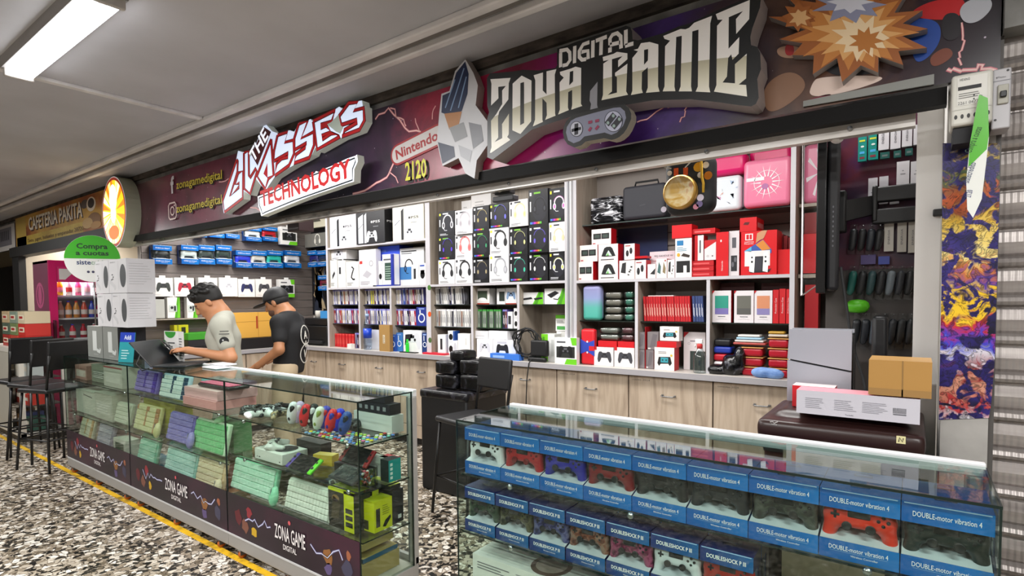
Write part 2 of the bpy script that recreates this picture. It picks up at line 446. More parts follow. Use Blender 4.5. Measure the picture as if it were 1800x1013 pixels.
def shutter():
 m,nt,b=nodes('galvanised_shutter')
 w=N(nt,'ShaderNodeTexWave',i_Scale=19.,i_Distortion=.5,wave_type='BANDS',bands_direction='X')
 nt.links.new(coords(nt),w.inputs['Vector'])
 t=N(nt,'ShaderNodeTexNoise',i_Scale=3.,i_Detail=5);nt.links.new(coords(nt,(1,1,9)),t.inputs['Vector'])
 nt.links.new(ramp(nt,t.outputs[0],[(.3,'#8d8683'),(.7,'#b1aaa6')]),b.inputs['Base Color'])
 bp=N(nt,'ShaderNodeBump',i_Strength=.35,i_Distance=.004);nt.links.new(w.outputs[1],bp.inputs['Height'])
 nt.links.new(bp.outputs[0],b.inputs['Normal']);b.inputs['Roughness'].default_value=.42;b.inputs['Metallic'].default_value=.45
 prof=[];p=.122;z0=.0
 for k in range(19):
  for dz,dy in((0,.0),(.006,-.020),(.016,-.027),(.028,-.020),(.036,.004),(.045,-.004),(.08,-.010),(.112,-.004),(.117,.0)):
   prof.append((dy,z0+k*p+dz))
 V=[];Fs=[]
 for y,zz in prof:V+=[(.205,2.345+y,zz),(3.2,2.345+y,zz)]
 for i in range(len(prof)-1):Fs.append((2*i,2*i+1,2*i+3,2*i+2))
 o=MB().add(V,Fs,m,False).build('roller_shutter')
 tag(o,'closed grey ribbed metal roller shutter beside the poster pillar','shutter')
 bx=MB().box(.20,2.25,2.30,3.2,2.44,2.62,MCONC).build('lintel');struct(bx)
 tag(MB().box(.192,2.31,0,.206,2.36,2.3,M('#5b5856',.5,.4)).build('shutter_guide'),'narrow dark metal guide rail between poster pillar and shutter','rail')
shutter()
MTUBE=M('#ffffff',.4,0,9)
def lamp(x0,x1,y,label):
 t=empty('fluorescent_lamp',(x0,y,CZ),label,'lamp')
 b=MB();b.prism_T=None
 b.fr((0,0,0),(0,1,0),(0,0,1));L=x1-x0
 b.prism([(-.085,0),(.085,0),(.07,-.035),(-.07,-.035)],L,M('#8f8d8d',.6));b.build('housing',t)
 for s in(-.036,.036):
  MB().tube([(.03,s,-.055),(L-.03,s,-.055)],.017,MTUBE,12).build('tube',t)
 for xx in(.012,L-.012):
  MB().rbox(xx-.012,-.062,-.075,xx+.012,.062,-.01,M('#bdb9b6',.5),.006).build('end_cap',t)
a=atZ(32,132,CZ-.05)
lamp(a.x,a.x+1.25,a.y,'lit twin-tube fluorescent lamp on the corridor ceiling')
# fascia, beam, rail
FY=2.28
def galaxy():
 m,nt,b=nodes('printed_galaxy')
 co=coords(nt)
 sp=nt.nodes.new('ShaderNodeSeparateXYZ');nt.links.new(co,sp.inputs[0])
 t=N(nt,'ShaderNodeTexNoise',i_Scale=2.6,i_Detail=7,i_Roughness=.62,i_Distortion=.6);nt.links.new(co,t.inputs['Vector'])
 a=N(nt,'ShaderNodeMath',operation='MULTIPLY_ADD');a.inputs[1].default_value=1/6.8;a.inputs[2].default_value=6.5/6.8
 nt.links.new(sp.outputs[0],a.inputs[0])
 c=N(nt,'ShaderNodeMath',operation='MULTIPLY_ADD');c.inputs[1].default_value=.10;nt.links.new(t.outputs[0],c.inputs[0])
 c2=N(nt,'ShaderNodeMath',operation='SUBTRACT');c2.inputs[1].default_value=.05
 nt.links.new(a.outputs[0],c.inputs[2]);nt.links.new(c.outputs[0],c2.inputs[0])
 stops=[(0,'#3c2732'),(.07,'#5e3040'),(.16,'#7c2a4a'),(.26,'#8a3450'),(.34,'#6a2f44'),(.44,'#3a2840'),(.52,'#2d2740'),(.585,'#4a2c4a'),(.63,'#b23a52'),(.70,'#c4245a'),(.755,'#a8117a'),(.80,'#4a2a78'),(.845,'#55398c'),(.868,'#4e3c4a'),(.90,'#5d4236'),(.935,'#7a5644'),(.955,'#33202e'),(.99,'#1d1220')]
 col=ramp(nt,c2.outputs[0],stops)
 dk=ramp(nt,t.outputs[0],[(.28,'#4a4450'),(.5,'#c8c0c4'),(.72,'#ffffff')])
 mx=N(nt,'ShaderNodeMixRGB',blend_type='MULTIPLY',i_Fac=.75);nt.links.new(col,mx.inputs[1]);nt.links.new(dk,mx.inputs[2])
 v=N(nt,'ShaderNodeTexVoronoi',i_Scale=16.);nt.links.new(co,v.inputs['Vector'])
 m3=nt.nodes.new('ShaderNodeMixRGB');nt.links.new(ramp(nt,v.outputs[0],[(0,'#ffffff'),(.035,'#ffffff'),(.06,'#000000')]),m3.inputs[0])
 nt.links.new(mx.outputs[0],m3.inputs[1]);m3.inputs[2].default_value=lin('#cdbfd0')
 nt.links.new(m3.outputs[0],b.inputs['Base Color']);b.inputs['Roughness'].default_value=.28
 return m
fx0=-6.45;fx1=.195
fas=empty('fascia_sign',(0,0,0),'long purple and magenta printed shop fascia with lightning bolts above the shop front','sign')
b=MB();b.fr((0,2.319,0))
b.prism([(fx0,2.165),(.02,2.178),(.195,2.185),(.195,2.66),(fx0,2.655)],.038,galaxy(),BLACK)
b.build('panel',fas)
WZ=lambda cr,Y:(lambda x,y:(lambda p:(p.x,p.z))(atY(*cr(x,y),Y)))
def pts(cr,Y,L):
 f=WZ(cr,Y);return[f(*p)for p in L]
BOLT=M('#f6cfc8',.4);BOLT2=M('#d77a86',.4)
I=crop(0,0,1)
def bolt(P,w,seed):
 b=MB();b.fr((0,FY,0));random.seed(seed);Q=pts(I,FY,P);out=[Q[0]]
 for p,q in zip(Q,Q[1:]):
  for k in(.33,.66):
   out.append((p[0]+(q[0]-p[0])*k+random.uniform(-.012,.012),p[1]+(q[1]-p[1])*k+random.uniform(-.012,.012)))
  out.append(q)
 b.line(out,w*1.6,BOLT2,1);b.line(out,w*.75,BOLT,2);b.build('lightning_bolt',fas)
bolt([(660,210),(683,190),(712,225),(740,232)],.008,1)
bolt([(686,190),(705,208),(714,222)],.006,2)
bolt([(730,208),(738,232)],.005,3)
bolt([(692,287),(680,312),(650,330),(620,341)],.009,4)
bolt([(684,302),(700,322)],.005,5)
bolt([(440,365),(470,374),(488,362)],.006,6)
bolt([(385,320),(402,314)],.006,7)
bolt([(760,210),(766,186)],.005,8)
bolt([(1665,122),(1690,126),(1720,114),(1740,121),(1756,128)],.008,9)
bolt([(1690,40),(1692,70),(1686,92),(1690,115)],.004,10)
bolt([(1120,215),(1140,208),(1165,190),(1185,185)],.004,11)
bolt([(1195,215),(1205,195),(1215,185)],.004,12)
MRAIL=noise_mat('worn_rail',[(.35,'#6b6660'),(.45,'#c3beb8'),(.7,'#e0dcd8')],(3,10,10),7,.45,metal=.5)
tag(MB().box(-6.45,2.25,2.105,.068,2.298,2.16,M('#070606',.6,0,0,.2)).build('fascia_beam'),'long black metal beam running under the printed fascia','beam')
r=MB().box(-6.44,2.322,2.070,-.012,2.36,2.118,MRAIL)
for i in range(13):r.lathe([(.009,-.008),(.006,-.012),(0,-.013)],STEEL,(-6.2+i*.5,2.322,2.094),8,'y')
r.smooth=False
tag(r.build('shutter_rail'),'worn silver metal rail behind the black fascia beam','rail')
MCAF=noise_mat('cafe_print',[(.3,'#7a3a1c'),(.45,'#a55a22'),(.58,'#c9983a'),(.75,'#d8b050')],(1.2,1,3.2),4,.5)
t=empty('cafe_sign',(0,0,0),'orange and yellow cafeteria sign next to the round lit sign','sign')
b=MB();b.fr((0,2.319,0));b.prism([(-10.4,2.30),(-6.95,2.30),(-6.95,2.71),(-10.4,2.71)],.04,MCAF,DGREY)
b.fr((0,2.279,0));b.rect(-10.35,2.305,-7.7,2.43,noise_mat('cafe_band',[(.35,'#b8962e'),(.65,'#e2c95c')],(2,1,4),3,.5));b.rect(-10.38,2.31,-9.9,2.70,M('#c2a44e'))
b.build('panel',t)
b=MB();b.fr((0,2.278,0));c8=crop(0,330,7.2375);f=WZ(c8,2.278)
p0=f(370,545);p1=f(1050,370);h=f(370,375)[1]-p0[1]
b.text('CAFETERIA PAKITA',p0[0]+.03,p0[1]-.015,.175,M('#3a1c12'),1,p1[0]-p0[0],bold=.03)
b.text('CAFETERIA PAKITA',p0[0],p0[1],.175,M('#f4ead8'),3,p1[0]-p0[0],bold=.02)
p2=f(400,665)
b.text('Tinto, jugos, buñuelos y empanadas 2872017',-9.85,2.335,.05,M('#5a2c12'),3,2.3)
b.build('lettering',t)
b=MB();b.fr((0,2.277,0));random.seed(5)
for i,(x,y,rx,rz,c)in enumerate(((-7.62,2.62,.12,.05,'#5a4a42'),(-7.42,2.6,.14,.08,'#e6d6c0'),(-7.42,2.61,.10,.055,'#2c1a12'),(-7.35,2.42,.2,.08,'#8a6238'),(-7.55,2.40,.16,.06,'#c9a468'),(-7.3,2.36,.16,.04,'#b88a4e'))):
 b.ell(x,y,rx,rz,M(c),1+i*.3)
b.build('food_print',t)
b=MB();b.fr((0,2.319,0));b.prism([(-14,2.29),(-10.45,2.29),(-10.45,2.66),(-14,2.66)],.04,M('#b9b4b0'),DGREY)
b.fr((0,2.279,0));b.rect(-11.4,2.36,-10.62,2.62,M('#6d6a70'));b.rect(-14,2.35,-11.45,2.62,M('#9a5a48'))
for i in range(6):b.rect(-11.3+i*.1,2.44,-11.25+i*.1,2.58,M('#2c2c33'),2)
tag(b.build('shop_sign'),'grey neighbouring shop sign past the cafeteria sign','sign')
tag(MB().box(-10.5,2.22,2.16,-6.5,2.36,2.29,M('#191715',.5)).build('cafe_beam'),'dark beam with rolled shutter slats under the cafeteria sign','beam')
# raised signs on the fascia
cA=crop(380,170,4.607);cB=crop(500,160,7.235);cC=crop(440,260,7.79);cD=crop(840,90,5.0636)
cE=crop(1040,0,4.603);cF=crop(970,40,11.25);cG=crop(980,170,10.133);cH=crop(680,220,9.208)
LITBLUE=M('#cfdcf2',.35,0,.75);LITWHITE=M('#f2f6ff',.35,0,.8);SIDEW=M('#dfe5dc',.4,0,.12)
SRED=M('#c4151b',.4,0,.12);SMAR=M('#5a1218',.4);SNAVY=M('#10222c',.4)
def closed(L):return L+[L[0]]
Y1=FY-.062
t=empty('letter_sign',(0,0,0),'lit white sign with red-outlined jagged letters, raised on the fascia','sign')
sil=(pts(cA,Y1,[(62,945),(46,842),(163,508),(177,438),(216,450),(266,434),(278,488),(384,238),(389,207),(452,280),(500,298),(582,270)])+pts(cB,Y1,[(0,520),(70,500),(125,520),(180,408),(300,376),(332,356),(355,384),(642,236),(694,200),(738,226),(818,146),(945,128),(985,120),(1000,205),(1022,190),(1026,382),(960,506),(725,596),(418,772),(395,715),(350,812),(118,942),(90,960),(40,990)])+pts(cA,Y1,[(472,652),(398,762),(322,668),(274,798),(226,765),(220,830)]))
b=MB();b.fr((0,Y1+.055,0));b.prism(sil,.055,LITBLUE,SIDEW);b.build('letter_box',t)
b=MB();b.fr((0,Y1,0))
LET=[(cA,[(166,512),(53,842),(69,936),(215,824),(219,602),(180,618),(152,712),(186,700),(184,735),(112,808),(172,612),(176,522)]),(cA,[(225,455),(264,442),(266,640),(276,656),(322,582),(333,604),(275,788),(227,745)]),(cA,[(446,345),(466,636),(424,664),(396,748),(331,642)]),(cA,[(498,312),(580,286),(556,370),(625,352),(632,462),(590,558),(476,640),(490,544),(530,502),(580,490),(585,456),(472,520),(469,440)]),(cB,[(183,418),(297,386),(214,602),(368,522),(378,690),(316,850),(122,920),(150,806),(262,722),(284,662),(136,745),(126,604)]),(cB,[(366,386),(650,242),(602,390),(462,432),(464,470),(536,440),(590,520),(476,570),(484,616),(596,540),(708,580),(417,746)]),(cB,[(692,326),(820,154),(936,142),(880,250),(1008,216),(1018,376),(954,494),(732,578),(764,500),(926,402),(922,368),(728,432)])]
for cr,L in LET:
 P=closed(pts(cr,Y1,L));b.line(P,.030,SMAR,1);b.line(P,.018,SRED,2)
b.poly(pts(cA,Y1,[(416,536),(384,625),(418,662)]),SRED,2)
b.poly(pts(cB,Y1,[(545,425),(600,395),(690,300),(720,440),(755,465),(715,545),(660,520)]),M('#b8c4ba',.4,0,.2),3)
f=WZ(cA,Y1);p0=f(316,512);p1=f(437,296)
an=math.atan2(p1[1]-p0[1],p1[0]-p0[0]);L=math.hypot(p1[1]-p0[1],p1[0]-p0[0])
b.poly(pts(cA,Y1,[(286,470),(388,245),(446,285),(336,560)]),SMAR,1.6)
b.text('THE',p0[0]-.02,p0[1]-.02,.105,LITWHITE,3,L,bold=.02,ang=an)
b.build('lettering',t)
Y2=FY-.118
t=empty('letter_sign',(0,0,0),'lit white sign with square red letters, raised below the jagged letter sign','sign')
sil=pts(cC,Y2,[(100,668),(336,572),(520,478),(640,440),(780,400),(884,345),(898,318),(955,345),(985,300),(1120,245),(1200,205),(1330,145),(1440,108),(1462,92),(1472,185),(1424,290),(1418,462),(1230,520),(1130,560),(830,660),(600,750),(200,912),(150,935),(138,880),(112,800)])
b=MB();b.fr((0,Y2+.05,0));b.prism(sil,.05,LITWHITE,SIDEW);b.build('letter_box',t)
b=MB();b.fr((0,Y2,0));f=WZ(cC,Y2)
b.line(closed(pts(cC,Y2,[(118,690),(340,600),(520,505),(640,465),(985,325),(1120,270),(1430,140),(1440,190),(1400,290),(1400,440),(1130,535),(600,720),(205,882),(165,905),(152,850),(128,790)])),.010,SNAVY,1)
p0=f(140,850);p1=f(1425,425);an=math.atan2(p1[1]-p0[1],p1[0]-p0[0]);L=math.hypot(p1[1]-p0[1],p1[0]-p0[0])
for s,m,l in((.03,SRED,2),(.0,SRED,2.4)):
 b.text('TECHNOLOGY',p0[0]+.01,p0[1]+.022,.112,m,l,L*.96,bold=s,ang=an)
b.build('lettering',t)
Y3=FY-.115
t=empty('letter_sign',(0,0,0),'black raised sign with tall white spiky letters in the middle of the fascia','sign')
sil=(pts(cD,Y3,[(84,600),(100,540),(84,490),(80,240),(110,197),(320,180),(400,165),(540,172),(690,150),(708,120)])+pts(cF,Y3,[(100,800),(105,508),(330,438),(420,400),(540,358),(640,330),(1190,152),(1330,108),(1470,58),(1555,88),(1588,170),(1598,330),(1700,348)])+pts(cE,Y3,[(400,320),(580,268),(700,215),(790,190),(980,100),(1170,20),(1285,-28),(1372,-34),(1362,60),(1300,230),(1284,300),(1290,365),(1340,380),(1364,430),(1370,560),(1340,640),(1352,790),(1330,840),(1290,862),(1180,850),(1000,825),(800,803),(500,812),(260,852),(50,880)])+pts(cD,Y3,[(800,592),(620,650),(480,700),(350,800),(130,966),(84,945)]))
b=MB();b.fr((0,Y3+.11,0));b.prism(sil,.11,M('#131416',.35),M('#a49a98',.5));b.build('sign_body',t)
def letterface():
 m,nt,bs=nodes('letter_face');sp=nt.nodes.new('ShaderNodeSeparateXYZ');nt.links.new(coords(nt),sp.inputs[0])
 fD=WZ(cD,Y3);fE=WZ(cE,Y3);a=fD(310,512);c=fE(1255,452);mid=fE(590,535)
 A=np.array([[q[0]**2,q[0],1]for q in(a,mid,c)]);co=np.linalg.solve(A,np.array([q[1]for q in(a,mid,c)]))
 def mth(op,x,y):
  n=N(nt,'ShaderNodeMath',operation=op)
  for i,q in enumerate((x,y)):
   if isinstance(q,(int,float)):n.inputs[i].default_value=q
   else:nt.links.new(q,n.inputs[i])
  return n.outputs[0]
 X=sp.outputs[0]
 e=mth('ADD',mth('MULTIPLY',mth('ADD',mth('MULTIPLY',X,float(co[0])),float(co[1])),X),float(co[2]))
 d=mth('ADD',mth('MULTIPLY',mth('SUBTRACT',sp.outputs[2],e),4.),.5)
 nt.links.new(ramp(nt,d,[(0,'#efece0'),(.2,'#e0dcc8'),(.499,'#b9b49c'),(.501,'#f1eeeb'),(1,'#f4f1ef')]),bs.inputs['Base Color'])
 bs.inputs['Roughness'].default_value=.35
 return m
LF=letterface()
b=MB();b.fr((0,Y3,0));BK=M('#131416',.35)
Z_=[(112,250),(292,238),(276,285),(272,430),(190,540),(180,590),(182,770),(150,810),(218,775),(216,650),(278,555),(276,740),(262,765),(290,790),(120,905),(108,905),(122,855),(118,620),(165,560),(218,470),(217,350),(250,310),(182,318),(184,420),(118,485),(122,290)]
O_=[(310,290),(390,218),(478,262),(475,625),(380,738),(308,705)]
N_=[(497,215),(580,190),(578,350),(612,385),(612,180),(700,160),(685,210),(688,555),(692,575),(600,612),(615,570),(612,460),(575,420),(575,610),(580,630),(490,670),(510,610),(512,260)]
A_=[(730,185),(830,155),(870,138),(920,150),(918,470),(930,488),(832,522),(840,480),(840,345),(805,365),(802,500),(810,525),(715,565),(730,520),(728,280),(765,235),(735,210)]
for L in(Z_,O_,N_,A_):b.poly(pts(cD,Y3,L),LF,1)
b.poly(pts(cD,Y3,[(380,285),(412,275),(412,640),(378,660)]),BK,2)
b.poly(pts(cD,Y3,[(820,185),(850,175),(848,270),(815,305)]),BK,2)
b.poly(pts(cD,Y3,[(1066,272),(1062,480),(1068,505),(1000,522),(1008,470),(995,440),(1000,355)]),M('#8f8f96',.4),1)
G_=[(90,462),(180,435),(205,420),(290,432),(290,480),(215,545),(215,490),(250,455),(165,480),(165,740),(130,770),(205,750),(205,625),(190,615),(190,590),(290,515),(280,740),(295,768),(80,812),(92,770),(95,515),(140,485),(95,495)]
A2=[(340,405),(375,395),(400,350),(470,340),(540,360),(538,700),(550,742),(440,752),(455,710),(455,545),(408,585),(405,720),(415,752),(318,770),(330,735),(330,470),(375,415)]
M_=[(580,292),(720,235),(760,238),(790,225),(830,185),(975,128),(960,190),(950,700),(960,748),(842,742),(860,700),(865,240),(815,255),(805,700),(812,740),(705,740),(720,700),(730,290),(685,300),(670,700),(678,738),(575,740),(590,700),(595,375),(635,330),(590,315)]
E_=[(1005,115),(1110,70),(1280,0),(1275,155),(1170,275),(1168,155),(1225,90),(1110,140),(1108,395),(1195,300),(1190,435),(1140,485),(1130,440),(1105,470),(1095,620),(1060,668),(1160,675),(1160,520),(1255,435),(1250,635),(1190,685),(1250,688),(1258,782),(990,742),(1010,690),(1015,210),(1060,160),(1020,160)]
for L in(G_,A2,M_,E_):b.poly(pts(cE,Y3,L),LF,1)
b.poly(pts(cE,Y3,[(425,405),(458,398),(456,490),(425,525)]),BK,2)
for L in([(150,560),(300,530),(355,590),(362,740),(300,830),(215,850)],[(175,595),(175,880)],[(455,460),(450,800)],[(745,385),(620,430),(545,560),(545,680),(600,735),(680,720)],[(590,580),(715,555),(720,720)],[(815,350),(810,690)],[(870,360),(1090,275)],[(980,350),(970,640)],[(1155,440),(1150,320),(1200,240),(1290,205),(1362,270),(1370,510)],[(1150,440),(1350,390)],[(1152,490),(1150,590)],[(1465,140),(1465,440)],[(1450,460),(1615,410)]):
 b.line(pts(cF,Y3,L),.0165,M('#ece8e6',.35),1)
b.build('lettering',t)
Y4=FY-.168
t=empty('gamepad_sign',(0,0,0),'raised grey retro gamepad sign hanging under the tall white letters','sign')
b=MB();b.fr((0,Y4+.05,0))
b.prism(pts(cG,Y4,[(95,640),(110,540),(160,430),(260,330),(600,240),(1000,160),(1100,140),(1190,140),(1270,200),(1312,300),(1310,400),(1240,560),(1180,650),(1100,720),(1030,755),(960,770),(830,740),(500,800),(420,870),(300,905),(180,850),(120,760)]),.05,M('#1b1c1c',.4),M('#a8a193',.5))
b.fr((0,Y4,0));gm=M('#7c7f92',.4)
b.poly(pts(cG,Y4,[(152,640),(168,540),(240,430),(330,380),(650,290),(1000,200),(1120,190),(1200,260),(1222,380),(1170,520),(1060,640),(960,682),(840,640),(480,710),(400,790),(290,830),(190,780)]),gm,1)
def ellc(c0,x,y,rx,ry,m,l,Y=Y4):
 b.poly(pts(c0,Y,[(x+rx*math.cos(a*PI/12),y+ry*math.sin(a*PI/12))for a in range(24)]),m,l)
ellc(cG,340,577,116,140,M('#2c2d3a'),2);ellc(cG,340,577,104,128,M('#b7b9c6'),3)
for q in([(255,580),(425,540),(425,590),(255,635)],[(308,490),(375,475),(372,670),(305,690)]):b.poly(pts(cG,Y4,q),M('#22232b'),4)
ellc(cG,1000,440,165,192,M('#2c2d3a'),2);ellc(cG,1000,440,152,180,M('#aeb0c4'),3)
for(x0,y0,x1,y1)in((905,470,1000,345),(1010,525,1108,405)):
 b.line(pts(cG,Y4,[(x0-25,y0+28),(x1+25,y1-28)]),.027,M('#2a2b33'),4)
 for x,y in((x0,y0),(x1,y1)):ellc(cG,x,y,26,30,M('#8fa39f'),5)
for q in([(552,465),(622,447)],[(675,440),(745,422)],[(560,615),(605,548)],[(682,588),(735,522)]):
 b.line(pts(cG,Y4,q),.0115,M('#8c2a4c'),4);
b.build('sign_body',t)
b=MB();b.fr((0,FY,0));f=WZ(cH,FY);a=f(190,480);c=f(830,165)
an=math.atan2(c[1]-a[1],c[0]-a[0]);L=math.hypot(c[0]-a[0],c[1]-a[1])
def pill(r):return[(c[0]+r*math.cos(an-PI/2+k*PI/10),c[1]+r*math.sin(an-PI/2+k*PI/10))for k in range(11)]+[(a[0]+r*math.cos(an+PI/2+k*PI/10),a[1]+r*math.sin(an+PI/2+k*PI/10))for k in range(11)]
b.prism(pill(.062),.004,M('#a31d24',.4),l=.001)
b.poly(pill(.050),M('#d5cfce',.4),8)
b.text('Nintendo',a[0]-.012,a[1]-.028,.058,M('#a81f24',.4),9,L+.02,bold=.025,ang=an)
tag(b.build('logo_plate'),'white and red pill-shaped logo plate on the fascia beside the blue shards','sign')
b=MB();f=WZ(cH,FY-.012);a=f(300,895);c=f(642,840)
b.fr((0,FY-.001,0));b.text('2120',a[0]+.012,a[1]-.012,.105,M('#151210'),1,c[0]-a[0],bold=.03)
b.fr((0,FY-.012,0));b.text('2120',a[0],a[1],.105,M('#d8d428',.35),1,c[0]-a[0],bold=.02)
tag(b.build('number_sign'),'small yellow raised shop number on the fascia','sign')
t=empty('contact_sign',(0,0,0),'two yellow raised contact names with social icons near the round lit sign','sign')
c1=crop(0,300,2.5333)
for y0,y1,icon in((82,42,'f'),(188,148,'o')):
 b=MB();b.fr((0,FY-.01,0));f=WZ(c1,FY-.01);a=f(785,y0);c=f(975,y1)
 an=math.atan2(c[1]-a[1],c[0]-a[0])*.7
 b.text('zonagamedigital',a[0]+.012,a[1]-.010,.072,M('#241510'),-6,c[0]-a[0]+.05,bold=.02,ang=an)
 b.text('zonagamedigital',a[0],a[1],.072,M('#d9c42a',.35),1,c[0]-a[0]+.05,bold=.015,ang=an)
 b.build('lettering',t)
 b=MB();b.fr((0,FY-.01,0));q=f(768,y0-8)
 if icon=='f':
  b.text('f',q[0],q[1]-.05,.15,M('#e9e6ef',.35),2,bold=.03,al='c')
 else:
  for r,w in((.075,.014),):b.line([(q[0]+r*sx,q[1]+r*.95*sz)for sx,sz in((-1,-.7),(-.7,-1),(.7,-1),(1,-.7),(1,.7),(.7,1),(-.7,1),(-1,.7),(-1,-.7))],w,M('#f0d8d4',.35),2)
  b.ring(q[0],q[1],.036,.012,M('#f0d8d4',.35),2);b.ell(q[0]+.045,q[1]+.045,.01,.01,M('#f0d8d4',.35),2,8)
 b.build('icon',t)
Y5=FY-.13;ce=atY(200,373,Y5);R=.30;Rz=.345
t=empty('round_lit_sign',(ce.x,FY,ce.z),'round lit yellow sign with a red rim at the fascia end by the cafeteria sign','sign')
def ring_pts(k,n=40):return[(R*k*math.cos(2*PI*i/n),Rz*k*math.sin(2*PI*i/n))for i in range(n)]
b=MB();b.fr((0,0,0));b.prism(ring_pts(1),.13,M('#e9ecef',.4,0,.35),M('#bfc4b0',.45));b.build('light_box',t)
b=MB();b.fr((0,-.13,0));b.poly(ring_pts(.98),M('#a8331c',.4,0,.35),1);b.poly(ring_pts(.90),M('#f6d31e',.4,0,1.0),2)
random.seed(11)
for i in range(26):
 a=2*PI*i/26;r0=random.uniform(.12,.3);w=.1
 b.poly([(R*.9*math.cos(a-w),Rz*.9*math.sin(a-w)),(R*.9*math.cos(a+w),Rz*.9*math.sin(a+w)),(R*r0*math.cos(a),Rz*r0*math.sin(a))],M(random.choice(('#fff6b0','#f08a1c','#ffffff','#f6d31e')),.4,0,.9),3+.05*i)
b.ell(0,.13,.09,.14,M('#f4f6ff',.4,0,1.3),6);b.ell(0,-.02,.07,.09,M('#fff3d0',.4,0,1.1),6.5)
b.ell(0,-.2,.13,.07,M('#d8701c',.4,0,.7),7)
b.build('face',t)
t=empty('shard_sign',(0,0,0),'raised cut-out panel of dark blue shards over pale grey facets beside the black sign','sign')
Y6=FY-.06
b=MB();b.fr((0,Y6+.055,0))
b.prism(pts(I,Y6,[(772,200),(776,165),(790,160),(800,125),(818,104),(832,128),(840,150),(836,185),(858,215),(857,255),(838,282),(834,314),(818,305),(806,278),(778,292),(768,250)]),.055,M('#c9cacf',.4),M('#9d948e',.5))
b.fr((0,Y6,0))
b.poly(pts(I,Y6,[(776,198),(778,168),(792,162),(802,128),(818,108),(824,130),(822,165),(812,195),(795,205)]),M('#16264a',.4),1)
for q in([(783,190),(800,140)],[(792,195),(816,120)],[(806,190),(820,135)]):b.line(pts(I,Y6,q),.008,M('#7f9bc0',.4),2)
b.poly(pts(I,Y6,[(781,200),(812,196),(806,222),(790,228)]),M('#b07a4a',.4),1.5)
for q,cl in(([(790,225),(815,215),(822,240),(800,250)],'#8e9094'),([(824,215),(846,220),(850,248),(832,262)],'#7b7d84'),([(806,255),(830,265),(826,285),(810,275)],'#a9abb2'),([(770,250),(798,258),(800,276),(778,288)],'#27304a')):b.poly(pts(I,Y6,q),M(cl,.4),2)
b.build('sign_body',t)
t=empty('burst_sign',(0,0,0),'raised cut-out starburst panel of orange, tan and grey spikes at the pillar end','sign')
Y7=FY-.05
def burst(cx,cy,rx,ry,n,seed,lo=.55):
 random.seed(seed);out=[]
 for k in range(2*n):
  a=PI*k/n+random.uniform(-.04,.04);r=random.uniform(.85,1.05)if k%2==0 else random.uniform(lo,lo+.15)
  out.append((cx+rx*r*math.cos(a),cy+ry*r*math.sin(a)))
 return out
b=MB();b.fr((0,Y7+.045,0));b.prism(pts(I,Y7,burst(1500,52,150,92,15,4)),.045,M('#9a5722',.4),M('#8f8a88',.5));b.fr((0,Y7,0))
for k,(cx,cy,rx,ry,n,cl)in enumerate(((1500,55,118,76,15,'#c07c38'),(1506,60,84,58,13,'#dba667'),(1515,66,56,42,11,'#ecd3ac'),(1522,72,32,26,9,'#b5722f'),(1492,8,66,34,9,'#8b8fab'),(1494,4,42,22,8,'#d3d5e2'),(1404,30,34,28,8,'#a5602a'),(1406,32,20,18,7,'#dcae78'))):b.poly(pts(I,Y7,burst(cx,cy,rx,ry,n,20+k,.5)),M(cl,.4),1+k*.5)
b.build('sign_body',t)
def soft(P,k=3):
 for _ in range(k):P=[r for p,q in zip(P,P[1:]+P[:1])for r in((p[0]*.75+q[0]*.25,p[1]*.75+q[1]*.25),(p[0]*.25+q[0]*.75,p[1]*.25+q[1]*.75))]
 return P
b=MB();b.fr((0,FY,0))
for q,cl,l in(([(1600,20),(1640,0),(1700,-6),(1690,30),(1660,36),(1610,32)],'#c3161c',1),([(1596,32),(1650,34),(1656,70),(1630,105),(1606,112),(1600,60)],'#1546a0',2),([(1655,24),(1690,22),(1688,70),(1655,72)],'#171019',2),([(1684,20),(1700,0),(1740,-6),(1746,14),(1720,40),(1695,42)],'#b9bcc6',3),([(1632,100),(1665,80),(1680,98),(1640,122)],'#7a3a22',1),([(1428,145),(1440,135),(1540,132),(1558,140),(1480,165),(1420,172)],'#e9d3c8',1),([(1415,175),(1470,162),(1440,180)],'#7a1c34',1),([(1340,150),(1390,120),(1425,150),(1380,190),(1345,200)],'#8f6a52',1),([(1362,84),(1400,78),(1425,100),(1372,104)],'#b08a72',1),([(1380,78),(1396,78),(1396,98),(1380,98)],'#a8262a',2)):
 b.poly(soft(pts(I,FY,q)),M(cl,.35),l)
b.poly(soft(pts(I,FY,[(1432,40),(1455,60),(1482,95),(1500,118),(1540,124),(1530,132),(1440,134)])),M('#26262c',.35),1.4)
o=b.build('colour_print',fas)
b=MB();q0=atY(1412,178,FY-.01);q1=atY(1642,137,FY-.01)
b.fr((0,FY,0));b.prism([(q0.x,q0.z-.02),(q1.x,q1.z-.02),(q1.x,q1.z+.012),(q0.x,q0.z)],.012,M('#8c8e8a',.4));b.build('edge_strip',fas)
